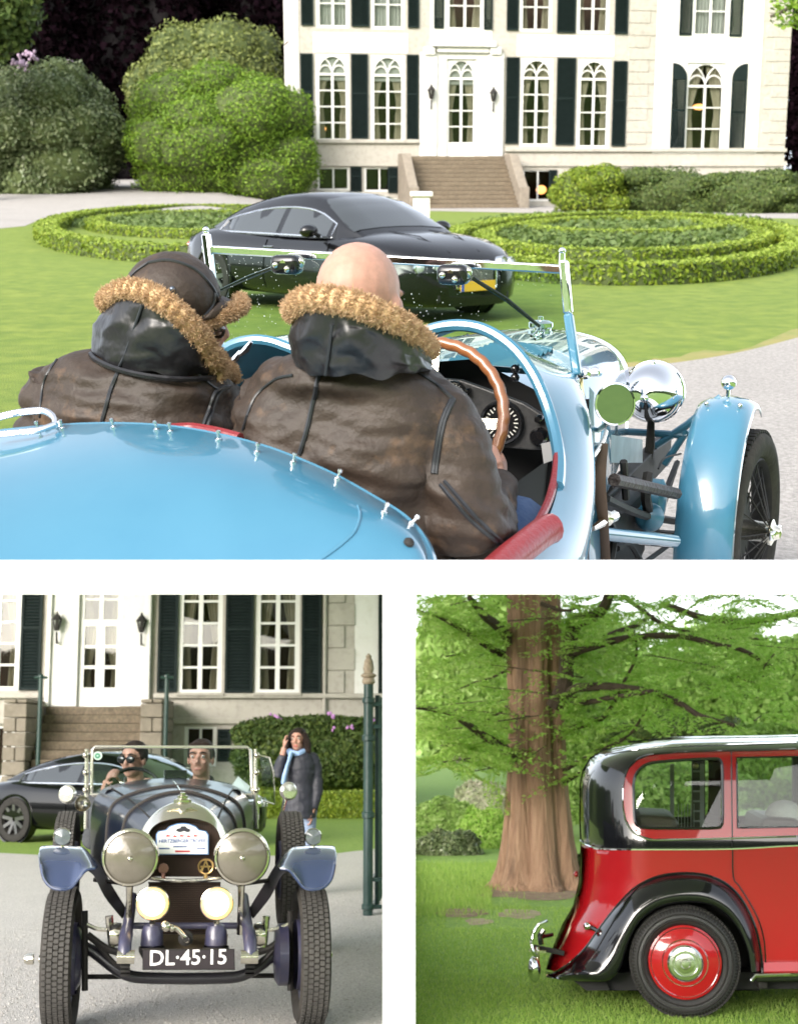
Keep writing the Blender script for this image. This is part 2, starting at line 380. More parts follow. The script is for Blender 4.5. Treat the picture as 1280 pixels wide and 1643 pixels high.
def shrub(name, label, c, r, n, size, L, C, frame, cat='shrub', group=None, power=2.4, bumps=.16, bscale=1.7, flowers=None, jitter=.6, aspect=.5, lobes=0):
    t = thing(name, label, cat, (c[0], c[1], c[2] - r[2]), 0, frame, group)
    if lobes:
        cores = MB(); PP, NN = [], []; g_ = random.Random(int(abs(c[0]) * 100)); subs = [(c, tuple(q * .86 for q in r))]
        for k in range(lobes):
            a = 2 * math.pi * (k + g_.random() * .6) * .618; e = g_.uniform(-.75, .92); ce = math.sqrt(1 - e * e); d = (ce * math.cos(a), ce * math.sin(a), e); q = g_.uniform(.30, .46)
            rr = sum(abs(x) ** power for x in d) ** (-1 / power); subs.append((tuple(c[i] + d[i] * r[i] * rr * (1.0 - q * .86) for i in range(3)), tuple(r[i] * q * (1.0 if i < 2 else .9) for i in range(3))))
        for k, (cc, r2) in enumerate(subs):
            cr_ = blob_core(cc, r2, 2.3, bumps, bscale, .88, 18, 10); cores.add(cr_.v, cr_.f); p_, n_ = blob_points(int(n * (.3 if k == 0 else .9 / lobes)), cc, r2, 2.3, bumps, bscale, (.84, 1.06)); PP.append(p_); NN.append(n_)
        obj('inner_growth', cores, C, t, smooth=True); P, N = np.concatenate(PP), np.concatenate(NN)
        keep = P[:, 2] > c[2] - r[2] * 1.02; P, N = P[keep], N[keep]
    else:
        obj('inner_growth', blob_core(c, r, power, bumps, bscale, .9), C, t, smooth=True); P, N = blob_points(n, c, r, power, bumps, bscale)
    mesh_obj('foliage', leaf_mesh(P, N, size, aspect, jitter, clump=1.2 / max(r)*4), L, t, smooth=False)
    if flowers:
        m = flowers[1]; D = RNG.normal(0, 1, (m * 6, 3)); D = unit(D); D = D[(D[:, 2] > flowers[2])][:m]
        mb = MB()
        for d in D:
            d = V(d); rr = sum(abs(x) ** power for x in d) ** (-1 / power) * (1 + bumps * fbm(d * bscale + V(c) * .37, 1.0)) * 1.02
            p = V((d.x * r[0], d.y * r[1], d.z * r[2])) * rr + V(c)
            for k in range(5): mb.ball(p + V(RNG.normal(0, flowers[3], 3)), flowers[3] * .8, 5, 4)
        tag(obj('blossom', mb, flowers[0], t), kind='stuff')
    return t
LILAC = PM('lilac_blossom', (.45, .2, .5), .6); PALEL = PM('pale_lilac_blossom', (.38, .27, .38), .7)
def pxblob(vw, x0, x1, y0, y1, Y, depth=.8):
    a = vw.Y(x0, y1, Y); b = vw.Y(x1, y0, Y); w = (b.x - a.x) / 2; h = (b.z - a.z) / 2
    return ((a.x + w, Y, a.z + h), (w, w * depth, h))
c, r = pxblob(UP, -100, 190, 90, 352, 66); shrub('rhododendron_bush', 'large rounded grey green rhododendron at the left edge with lilac blossom on top', c, r, 46000, .2, RHODO_L, BOX_C, M1, power=2.8, bumps=.14, bscale=2.6, lobes=30, flowers=(PALEL, 18, .78, .10))
c, r = pxblob(UP, 214, 474, 22, 330, 72); shrub('domed_shrub', 'taller olive green shrub standing behind the bright clipped dome', c, r, 34000, .2, OLIVE_L, BOX_C, M1, power=2.3, bumps=.2, lobes=20)
c, r = pxblob(UP, 212, 512, 96, 350, 66); shrub('domed_shrub', 'bright yellow green clipped dome shrub left of the white mansion', c, r, 90000, .125, YEW_L, BOX_C, M1, power=2.5, bumps=.14, bscale=2.6, lobes=26)
for (x0, x1, y0, y1, Y, lab, L) in ((888, 1000, 268, 352, 60, 'light green loose hedge bush under the mansion wall, nearest the steps', BOX_L), (980, 1150, 270, 354, 60.5, 'mid green hedge bush in the middle of the row under the mansion wall', DEEP_L), (1125, 1285, 276, 356, 59, 'dark green hedge bush at the right end of the row under the mansion', DEEP_L)):
    c, r = pxblob(UP, x0 - 10, x1 + 12, y0 - 6, y1 + 4, Y); shrub('hedge_bush', lab, c, r, 16000, .13, L, BOX_C, M1, 'bush', 'bushes along the foot of the mansion wall', 3.2, .14, lobes=12)
# dark copper beeches
def crown_tree(name, label, c, r, n, size, L, C, frame, base_z, tr=.35, group=None, bumps=.22):
    t = thing(name, label, 'tree', (c[0], c[1], base_z), 0, frame, group)
    obj('trunk', MB().tube([(c[0], c[1], base_z - .2), (c[0] + .1, c[1], lerp(base_z, c[2], .5)), (c[0], c[1], c[2])], [tr * 1.4, tr, tr * .5], 10), BARK, t)
    k = obj('crown', blob_core(c, r, 2.2, bumps, 1.9, .84), C, t)
    P, N = blob_points(n, c, r, 2.2, bumps, 1.9, (.8, 1.08)); mesh_obj('leaves', leaf_mesh(P, N, size, .6, .8, clump=.5), L, k, smooth=False)
    return t
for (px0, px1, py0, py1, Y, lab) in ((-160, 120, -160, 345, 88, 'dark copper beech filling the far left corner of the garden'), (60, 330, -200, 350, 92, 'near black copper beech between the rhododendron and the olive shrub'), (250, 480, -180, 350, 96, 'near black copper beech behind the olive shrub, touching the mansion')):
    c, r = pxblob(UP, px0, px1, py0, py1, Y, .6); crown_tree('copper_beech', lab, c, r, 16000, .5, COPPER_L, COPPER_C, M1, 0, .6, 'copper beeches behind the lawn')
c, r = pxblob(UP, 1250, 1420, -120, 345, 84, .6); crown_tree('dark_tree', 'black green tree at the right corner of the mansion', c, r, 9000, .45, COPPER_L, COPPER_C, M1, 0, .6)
c, r = pxblob(UP, -170, 42, -120, 92, 60, .6); crown_tree('green_tree', 'green leafy tree reaching in at the top left corner', c, r, 9000, .3, DEEP_L, BOX_C, M1, 0, .3)
# branch of a near tree in the top right corner
t = thing('leafy_branch', 'light green leafy branch hanging in at the top right corner', 'branch', UP.Y(1330, -30, 32), 0, M1)
pts = cr([UP.Y(1340, -40, 32), UP.Y(1290, -6, 32), UP.Y(1262, 14, 32), UP.Y(1236, 26, 32)], 5)
obj('bough', MB().tube(pts, [.07, .06] + [.035] * (len(pts) - 2), 6), BARK, t)
P = np.array([UP.Y(1236 + random.random() ** .6 * 80, -20 + random.random() * 55 + random.random() * 14, 32 + random.uniform(-.5, .5)) for k in range(420)])
mesh_obj('leaves', leaf_mesh(P, np.tile([0, -.5, .8], (len(P), 1)), .13, .6, .8), YEW_L, t, smooth=False)

# clipped box parterres: low hedges swept along curves on the ground
def low_hedge(name, label, pts, h, w, frame, n_leaf, size, closed=True, group=None, L=None, C=None, z=0.0):
    L = L or BOX_L; pts = [V(p) for p in pts]; m = len(pts); prof = [(-.5, 0), (-.52, .5), (-.46, .93), (-.3, 1.0), (.3, 1.0), (.46, .93), (.52, .5), (.5, 0)]
    c = sum(pts, V((0, 0, 0))) / m
    t = thing(name, label, 'hedge', (c.x, c.y, z), 0, frame, group); rings = []; S = []
    for i in range(m):
        tg = (pts[(i + 1) % m] - pts[i - 1]) if closed else (pts[min(i + 1, m - 1)] - pts[max(i - 1, 0)])
        sd = V((tg.y, -tg.x, 0)).normalized(); S.append(sd)
        rings.append([pts[i] + sd * (a * w) + V((0, 0, z + b * h * (1 + .05 * noise.noise(pts[i] * 1.3)))) for a, b in prof])
    obj('inner_growth', MB().loft(rings, True, not closed, closed), C or BOX_C, t, smooth=True); n_leaf = int(n_leaf * 2.2)
    seg = [(pts[(i + 1) % m] - pts[i]).length for i in range(m if closed else m - 1)]; cum = np.cumsum([0] + seg)
    u = RNG.uniform(0, cum[-1], n_leaf); idx = np.clip(np.searchsorted(cum, u, 'right') - 1, 0, len(seg) - 1); fr = (u - cum[idx]) / np.array(seg)[idx]
    A = np.array(pts); B = A[(idx + 1) % m]; Q = A[idx] * (1 - fr)[:, None] + B * fr[:, None]; SD = np.array(S)[idx]
    q = RNG.uniform(0, 1, n_leaf); side = RNG.choice([-1, 1], n_leaf); top = q < .5
    off = np.where(top, RNG.uniform(-.5, .5, n_leaf), side * .53) * w; hz = np.where(top, 1.02, RNG.uniform(0, 1, n_leaf)) * h
    P = Q + SD * off[:, None]; P[:, 2] = z + hz; P += RNG.normal(0, size * .22, P.shape)
    N = np.where(top[:, None], np.array([0, 0, 1.0]), SD * side[:, None])
    mesh_obj('side_foliage', leaf_mesh(P[~top], N[~top], size, .55, .6, clump=1.2), L, t, smooth=False); mesh_obj('lit_top_foliage', leaf_mesh(P[top], N[top], size, .55, .45, clump=1.2), LIME_L, t, smooth=False)  # tops take the lime leaf, coloured as if lit from above
    return t
def px_ellipse(cx, cy, a, b, n=64, z=.35): return [UP.G(cx + a * math.cos(q), cy + b * math.sin(q), z) * 1.0 for q in [2 * math.pi * k / n for k in range(n)]]
def flat(ps): return [V((p.x, p.y, 0)) for p in ps]
grp = 'clipped box hedges of the round parterre'
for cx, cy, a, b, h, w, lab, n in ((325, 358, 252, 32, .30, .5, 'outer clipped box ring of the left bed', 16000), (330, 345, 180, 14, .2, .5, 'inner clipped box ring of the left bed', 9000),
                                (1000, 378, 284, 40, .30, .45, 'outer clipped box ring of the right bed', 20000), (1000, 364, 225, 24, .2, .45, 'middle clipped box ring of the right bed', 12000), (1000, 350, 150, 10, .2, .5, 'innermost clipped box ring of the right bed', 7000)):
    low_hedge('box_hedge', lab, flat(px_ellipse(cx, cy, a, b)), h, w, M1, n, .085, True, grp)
BED = leafmat('bed_plant_leaf', (.07, .115, .03), (.10, .15, .045), (.14, .19, .06))
for nm, cx, cy, a, b in (('left', 330, 355, 225, 22), ('right', 1000, 370, 262, 28)):
    q = RNG.uniform(0, 2 * math.pi, 9000); rr = np.sqrt(RNG.uniform(0, 1, 9000))
    P = np.array([UP.G(cx + a * k * math.cos(t), cy + b * k * math.sin(t), .05) for t, k in zip(q, rr)]); P[:, 2] = RNG.uniform(.02, .2, len(P))
    tag(mesh_obj('bed_planting', leaf_mesh(P, np.tile([0, 0, 1.0], (len(P), 1)), .16, .6, .8), BED, None, M1, smooth=False), '%s bed of low grey green planting between the box hedges' % nm, 'planting', kind='stuff')

# white stone pedestal before the steps
STONEW = PM('white_stone', (.72, .71, .67), .7, var=(6, (.55, .54, .5)))
p = UP.Y(676, 340, 46); t = thing('stone_pedestal', 'small white stone pedestal on the gravel in front of the mansion steps', 'pedestal', (p.x, 46, 0), 0, M1)
zt = UP.Y(676, 307, 46).z
obj('base', MB().box((p.x, 46, .08), (.7, .7, .16)), STONEW, t, bevel=.02)
obj('shaft', MB().box((p.x, 46, .16 + (zt - .3) / 2), (.5, .5, zt - .3)), STONEW, t, bevel=.02)
obj('cap', MB().box((p.x, 46, zt - .07), (.68, .68, .14)), STONEW, t, bevel=.03)
# ================================================================== MANSION builder, used for the house of the upper garden and the house of the lower left garden
STUCCO = PM('beige_stucco', (.34, .32, .285), .85, var=(.8, (.40, .38, .345), .2), var2=(5, (.28, .265, .235), .12, .6), bump=(25, .15))
STUCCOW = PM('white_stucco', (.66, .66, .65), .8, var=(.9, (.60, .595, .58), .2), var2=(4, (.54, .53, .5), .12, .64), bump=(25, .1))
WFRAME = PM('white_window_paint', (.64, .64, .63), .5, spec=.3)
SHUT = PM('green_black_shutter', (.007, .013, .0135), .6, var=(5, (.011, .019, .019)), spec=.12)
STEP = PM('brown_step_stone', (.14, .105, .07), .85, var=(3, (.21, .165, .115)), var2=(14, (.085, .07, .05)), bump=(20, .5))
CHEEK = PM('grey_brown_stone', (.15, .13, .105), .85, var=(4, (.22, .19, .155)), bump=(20, .5))
PANE = GM('window_pane', (.80, .83, .82), .02, .9)
CURT = PM('cream_curtain', (.40, .34, .26), .9, spec=.1)
CURTW = PM('white_blind', (.42, .41, .39), .9)
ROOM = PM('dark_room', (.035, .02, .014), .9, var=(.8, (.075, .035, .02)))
LAMPG = PM('lit_lamp', (1, .6, .3), .5, emit=((1, .42, .12), 6))
class House:
    def __init__(s, vw, frame, name, label, px, Y, yaw, zbase):
        s.vw = vw; s.e = V((math.cos(yaw), math.sin(yaw), 0)); s.n = V((math.sin(yaw), -math.cos(yaw), 0))
        p = vw.Y(px, 300, Y); s.o = V((p.x, Y, zbase)); s.t = thing(name, label, 'house', s.o, yaw, frame)
    def q(s, x, y, dep=0.0):
        p = s.vw.P(x, y, s.o - s.n * dep, s.n) - s.o; return p.dot(s.e), p.z     # local along-wall, height
    def rect(s, x0, x1, y0, y1): xm, ym = (x0 + x1) / 2, (y0 + y1) / 2; return s.q(x0, ym)[0], s.q(x1, ym)[0], s.q(xm, y1)[1], s.q(xm, y0)[1]
    def part(s, name, mb, mat, parent=None, **k): return obj(name, mb, mat, parent or s.t, local=True, **k)
    def box(s, mb, x0, x1, z0, z1, y0, y1): mb.box(((x0 + x1) / 2, (y0 + y1) / 2, (z0 + z1) / 2), (x1 - x0, abs(y1 - y0), z1 - z0)); return mb
    def wall(s, name, x0, x1, z0, z1, holes, mat, y=0.0, dep=.35):
        xs = sorted({x0, x1, *[h[0] for h in holes], *[h[1] for h in holes]}); zs = sorted({z0, z1, *[h[2] for h in holes], *[h[3] for h in holes]})
        xs = [x for x in xs if x0 <= x <= x1]; zs = [z for z in zs if z0 <= z <= z1]; mb = MB()
        def hole(a, b): return any(h[0] < a < h[1] and h[2] < b < h[3] for h in holes)
        for i in range(len(xs) - 1):
            for j in range(len(zs) - 1):
                if not hole((xs[i] + xs[i + 1]) / 2, (zs[j] + zs[j + 1]) / 2):
                    mb.add([(xs[i], y, zs[j]), (xs[i + 1], y, zs[j]), (xs[i + 1], y, zs[j + 1]), (xs[i], y, zs[j + 1])], [(0, 1, 2, 3)])
        for a, b, c, d in holes:
            P = [(a, c), (b, c), (b, d), (a, d)]
            for k in range(4):
                p, r = P[k], P[(k + 1) % 4]; mb.add([(p[0], y, p[1]), (r[0], y, r[1]), (r[0], y + dep, r[1]), (p[0], y + dep, p[1])], [(0, 1, 2, 3)])
        return s.part(name, mb, mat, smooth=False, fix=False)
    def window(s, x0, x1, z0, z1, rows, arch=0.0, fw=.14, mull=.1, bar=.045, blind=False, curtain=True, y=.1, cols=2, dark=False, name='window', panel=0.0):
        f = MB(); W = x1 - x0; dp = .09
        s.box(f, x0 + .002, x0 + fw, z0 + .002, z1 - .002, y - dp / 2, y + dp / 2); s.box(f, x1 - fw, x1 - .002, z0 + .002, z1 - .002, y - dp / 2, y + dp / 2)
        s.box(f, x0 + fw, x1 - fw, z0 + .002, z0 + fw * .8, y - dp / 2, y + dp / 2); s.box(f, x0 + fw, x1 - fw, z1 - fw * .6, z1 - .002, y - dp / 2, y + dp / 2)
        a0, a1 = x0 + fw, x1 - fw; b0 = z0 + fw * .8; b1 = z1 - fw * .6
        if panel: s.box(f, a0, a1, b0, b0 + panel, y - .03, y + .03); b0 += panel
        btop = b1 - arch
        xm = (a0 + a1) / 2; cells = []
        vb = [a0] + ([xm] if cols == 2 else []) + [a1]
        if cols == 2: s.box(f, xm - mull / 2, xm + mull / 2, b0, btop, y - .035, y + .035)
        if arch: s.box(f, a0, a1, btop - bar, btop + bar, y - .04, y + .04)
        for c in range(cols):
            l = vb[c] + (mull / 2 if c else 0); r = vb[c + 1] - (mull / 2 if c < cols - 1 else 0)
            for k in range(rows):
                lo = lerp(b0, btop, k / rows); hi = lerp(b0, btop, (k + 1) / rows); cells.append((l, r, lo, hi))
                if k: s.box(f, l, r, lo - bar / 2, lo + bar / 2, y - .025, y + .025)
        if arch:
            ra = (a1 - a0) / 2; n = 14; hh = b1 - btop - .02
            P = [V((xm + ra * math.cos(math.pi * k / n), 0, btop + hh * math.sin(math.pi * k / n) ** .9)) for k in range(n + 1)]
            for k in range(n):
                A, B = P[k], P[k + 1]; f.hexa([V((p.x, yy, zz)) for yy in (y - .045, y + .045) for p, zz in ((A, A.z), (B, B.z), (A, b1 + .001), (B, b1 + .001))])
            for cx_, rr in ((a0, ra), (a1, ra), (xm - ra * .5, ra * .5), (xm + ra * .5, ra * .5)):
                q = [V((cx_ + rr * math.cos(t), y, btop + hh / ra * rr * math.sin(t))) for t in [math.pi * k / 12 for k in range(13)]]
                q = [p for p in q if a0 <= p.x <= a1 and ((p.x - xm) / ra) ** 2 + ((p.z - btop) / hh) ** 2 <= 1.02]
                if len(q) > 2: f.tube(q, .028, 5)
        w = s.part(name, f, WFRAME, smooth=False)
        for l, r, lo, hi in cells:
            s.part('pane', MB().box(((l + r) / 2, y, (lo + hi) / 2), (r - l - .002, .008, hi - lo - .002)), PANE, w, smooth=False)
        if arch:
            s.part('pane', MB().box((xm, y + .005, (btop + b1) / 2), (a1 - a0, .008, b1 - btop)), PANE, w, smooth=False)
            if not dark: s.part('blind', MB().box((xm, y + .08, (btop + b1) / 2 - .1), (a1 - a0 + .1, .02, b1 - btop + .3)), CURTW, w, smooth=False)
        if curtain:
            for sg in (-1, 1):
                rings = []
                for k in range(11):
                    u = k / 10; z = lerp(z0 + .05, b1, u); wd = (a1 - a0) / 2 * (interp(u, [0, .35, .45, 1], [.5, .38, .3, .98]) if not blind else 1.0)
                    xo = a0 if sg < 0 else a1
                    rings.append([V((xo - sg * wd * j / 14, y + .14 + .03 * math.sin(j * 1.9 + k * .12), z)) for j in range(15)])
                s.part('curtain', MB().loft(rings, False), CURTW if blind else CURT, w)
        return w
    def shutter(s, x0, x1, z0, z1, arch=0, y=-.05):
        f = MB(); b = .07; th = .05
        s.box(f, x0, x0 + b, z0, z1, y - th / 2, y + th / 2); s.box(f, x1 - b, x1, z0, z1 - (0 if not arch else 0), y - th / 2, y + th / 2)
        for zz in (z0, (z0 + z1) / 2 + .1, z1 - b): s.box(f, x0 + b, x1 - b, zz, zz + b, y - th / 2 + .003, y + th / 2 - .003)
        if arch:
            # quarter-round top rising to one side
            n = 8; xa, xb = (x0, x1) if arch > 0 else (x1, x0)
            P = [V((lerp(xa, xb, math.sin(.5 * math.pi * k / n)), y, z1 - .001 + (x1 - x0) * .95 * (math.cos(.5 * math.pi * k / n)))) for k in range(n + 1)]
            f.prism([V((xa, y - th / 2, z1 - .001))] + [p - V((0, th / 2, 0)) for p in P], (0, th, 0))
        w = s.part('shutter', f, SHUT, smooth=False)
        l = MB(); n = int((z1 - z0) / .085)
        rot = Matrix.Rotation(R(35), 3, 'X')
        for k in range(1, n): l.box(((x0 + x1) / 2, y, lerp(z0, z1, k / n)), (x1 - x0 - 2 * b, .055, .014), rot)
        s.box(l, x0 + b, x1 - b, z0 + b, z1 - b, y + .03, y + .04)
        tag(s.part('louvre', l, SHUT, w, smooth=False), kind='stuff')
    def quoins(s, x, z0, z1, h, wa, wb, side, mat, y0=-.03):
        k = 0; z = z0
        while z < z1:
            w = wa if k % 2 else wb; mb = MB(); a, b = (x, x + w) if side > 0 else (x - w, x)
            s.box(mb, a, b, z + .012, min(z + h, z1) - .012, y0, .02); s.part('quoin_stone', mb, STUCCO, smooth=False, bevel=.012, bseg=1); z += h; k += 1
    def steps(s, x0, x1, z1, n, run, tops=True):
        for k in range(n):
            za = z1 * k / n; zb = z1 * (k + 1) / n; y1 = -(n - k) * run
            s.part('step', s.box(MB(), x0, x1, za, zb - .006, y1, -.02), STEP, smooth=False, bevel=.015, bseg=1)

# ------------------------------------------------------------------ house of the upper garden
h = House(UP, M1, 'white_mansion', 'white and beige mansion with dark louvred shutters behind the parterre', 740, 68, R(9), 0.0)
XL, XR = h.q(466, 200)[0], h.q(1261, 200)[0]; ZT = h.q(740, -60)[1]; ZP = h.q(740, 258)[1]; ZLED = h.q(740, 240)[1]
wins = [(507, 560, 86, 226, 0, 0), (595, 649, 88, 228, 0, 0), (834, 886, 93, 234, 1, 0), (926, 978, 95, 237, 1, 0)]
rw = (1100, 1161, 100, 243)
ups = [(507, 560, -70, 44), (595, 649, -68, 46), (716, 776, -66, 48), (834, 886, -64, 50), (926, 978, -62, 53), (1112, 1170, -60, 58)]
door = (716, 764, 94, 254)
bas = [(509, 561, 268, 305), (584, 634, 268, 307), (838, 888, 272, 322)]
holes = [h.rect(*w[:4]) for w in wins] + [h.rect(*rw)] + [h.rect(*u) for u in ups] + [h.rect(*door)] + [h.rect(*b) for b in bas]
h.wall('wall', XL, XR, 0, ZT, holes, STUCCO)
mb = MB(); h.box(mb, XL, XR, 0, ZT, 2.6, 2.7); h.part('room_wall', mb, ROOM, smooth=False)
mb = MB(); h.box(mb, XL, XL + .3, 0, ZT, .36, 2.58); h.part('side_wall', mb, STUCCOW, smooth=False); h.part('side_wall', h.box(MB(), XR - .3, XR, 0, ZT, .36, 2.58), STUCCOW, smooth=False)
mb = MB(); h.box(mb, XL, XR, h.q(740, 70)[1], h.q(740, 70)[1] + .1, .5, 2.5); h.box(mb, XL, XR, ZP - .2, ZP - .1, .5, 2.5); h.part('floor_slab', mb, ROOM, smooth=False)
# white stucco fields, set proud of the beige wall
def field(x0, x1, y0, y1, dy=.02):
    a, b, c, d = h.rect(x0, x1, y0, y1); hs = [q for q in holes if q[0] < b and q[1] > a and q[2] < d and q[3] > c]
    hs = [(max(q[0], a), min(q[1], b), max(q[2], c), min(q[3], d)) for q in hs]
    h.wall('stucco_field', a, b, c, d, hs, STUCCOW, -dy, .05)
field(502, 654, 52, 84); field(829, 985, 56, 90); field(466, 479, -50, 230, .03); field(673, 808, 84, 250, .04); field(1051, 1221, -50, 246, .02); field(690, 790, -60, 70, .02)
for i, (x0, x1, y0, y1, dk, _) in enumerate(wins): a = h.rect(x0, x1, y0, y1); h.window(*a, 4, arch=.75, dark=bool(dk), y=.05)
h.window(*h.rect(*rw), 3, arch=.95, dark=True, fw=.1)
for u in ups: h.window(*h.rect(*u), 3, blind=(u[0] < 700 or u[0] > 1050), y=.05)
h.window(*h.rect(*door), 4, arch=.75, name='door', panel=.6, fw=.12)
for b in bas: h.window(*h.rect(*b), 1, curtain=False, fw=.1, bar=.03, mull=.06)
for x0, x1, y0, y1 in ((482, 502, 85, 219), (563, 590, 86, 222), (652, 671, 87, 224), (811, 832, 91, 230), (892, 922, 92, 232), (982, 1004, 97, 234),
                       (482, 502, -70, 40), (563, 592, -70, 42), (654, 672, -70, 44), (696, 712, -70, 45), (776, 790, -70, 47), (813, 832, -70, 48), (894, 924, -70, 52), (987, 1008, -70, 54), (1091, 1111, -70, 56), (1172, 1192, -70, 58)):
    h.shutter(*h.rect(x0, x1, y0, y1))
h.shutter(*h.rect(1076, 1099, 124, 238), arch=1); h.shutter(*h.rect(1171, 1195, 126, 243), arch=-1)
for x0, x1, y0, y1 in ((562, 580, 267, 308), (622, 650, 268, 309), (880, 893, 272, 322)): h.shutter(*h.rect(x0, x1, y0, y1), y=-.04)
a = h.rect(466, 1261, 228, 234); mb = MB()
for x0, x1, yy in ((466, 672, 226), (810, 1261, 240)): q = h.rect(x0, x1, yy - 3, yy + 3); h.box(mb, q[0], q[1], q[2], q[3], -.12, .01)
h.part('sill_band', mb, STUCCO, smooth=False, bevel=.02)
mb = MB(); q = h.rect(466, 1261, 258, 266); h.box(mb, q[0], q[1], q[2], q[3], -.08, .01); h.part('plinth_band', mb, STUCCO, smooth=False)
mb = MB(); q = h.rect(690, 794, 66, 75); h.box(mb, q[0], q[1], q[2], q[3], -.35, -.045); q = h.rect(700, 784, 75, 84); h.box(mb, q[0], q[1], q[2], q[3], -.2, -.045); h.part('door_cornice', mb, STUCCOW, smooth=False, bevel=.03)
for x0, x1 in ((676, 700), (782, 806)):
    q = h.rect(x0, x1, 88, 250); h.part('pilaster', h.box(MB(), *q, -.14, -.045), STUCCOW, smooth=False, bevel=.02)
    q = h.rect(x0 + 3, x1 - 3, 75, 88); h.part('console', h.box(MB(), *q, -.25, -.045), STUCCOW, smooth=False, bevel=.05)
q = h.rect(1010, 1260, -50, 246); hh = .52
h.quoins(h.q(1006, 150)[0], .0 + ZLED + .25, ZT, hh, 1.25, .95, 1, STUCCO); h.quoins(XR, ZLED + .25, ZT, hh, 1.15, .8, -1, STUCCO)
x0, x1, z1 = h.q(655, 290)[0], h.q(806, 290)[0], h.q(740, 250)[1]
h.steps(x0, x1, z1, 12, .26)
for x in (x0 - .25, x1 + .25):
    mb = MB(); P = [V((x - .24, -.15, 0)), V((x - .24, -.15, z1 + .1)), V((x - .24, -1.2, z1 + .1)), V((x - .24, -3.1, .9)), V((x - .24, -3.4, .9)), V((x - .24, -3.4, 0))]; mb.prism(P, (.40, 0, 0)); h.part('stair_cheek', mb, CHEEK, smooth=False, bevel=.03)
def wall_lantern(H, x, y0, y1, label, frame, group):
    xa, za = H.q(x, y1); _, zb = H.q(x, y0); hh = zb - za; c = H.o + H.e * xa
    t = thing('wall_lantern', label, 'lantern', (c + H.n * .28) + V((0, 0, za)), math.atan2(H.e.y, H.e.x), frame, group); w = hh * .16
    obj('wall_bracket', MB().tube([(0, .27, hh * .05), (0, .05, hh * .0), (0, 0, hh * .35)], hh * .035, 6).box((0, .262, hh * .12), (w * .9, .03, hh * .3)), DARK, t, local=True)
    obj('lamp_frame', MB().lathe([(w * .45, hh * .38), (w, hh * .72), (w * .9, hh * .72), (w * .35, hh * .39)], None, 6).lathe([(w * 1.15, hh * .72), (w * .5, hh * .88), (w * .2, hh * .92), (w * .25, hh * .96), (0, hh)], None, 6), DARK, t, local=True, smooth=False)
    for k in range(6): pass
    obj('lamp_glass', MB().lathe([(w * .42, hh * .4), (w * .93, hh * .71)], Matrix.Rotation(.2, 4, 'Z'), 6), PM('milky_glass', (.4, .42, .4), .3), t, local=True, smooth=False)
wall_lantern(h, 690, 134, 174, 'dark wall lantern on the pilaster left of the upper mansion door', M1, 'wall lanterns of the upper mansion')
wall_lantern(h, 789, 138, 178, 'dark wall lantern on the pilaster right of the upper mansion door', M1, 'wall lanterns of the upper mansion')
def room_lamp(H, x, y, r, label, frame, dep=1.2, fl=1.0):
    xa, za = H.q(x, y, dep); c = H.o + H.e * xa - H.n * dep
    t = thing('lit_lamp', label, 'lamp', c + V((0, 0, za)), 0, frame)
    obj('lamp_shade', MB().ball((0, 0, 0), (r * 1.2, r * 1.2, r * fl), 12, 8), LAMPG, t, local=True)
    obj('lamp_stem', MB().tube([(0, 0, r * .8 * fl), (0, 0, r * 3)], r * .1, 6), DARK, t, local=True)
room_lamp(h, 868, 304, .2, 'glowing orange lamp in the basement window right of the steps', M1, .6)
room_lamp(h, 1121, 171, .24, 'lit orange chandelier behind the arched window at the right', M1, 1.0, .55)
room_lamp(h, 516, 206, .16, 'small glowing lamp in the leftmost ground floor window', M1, .5)

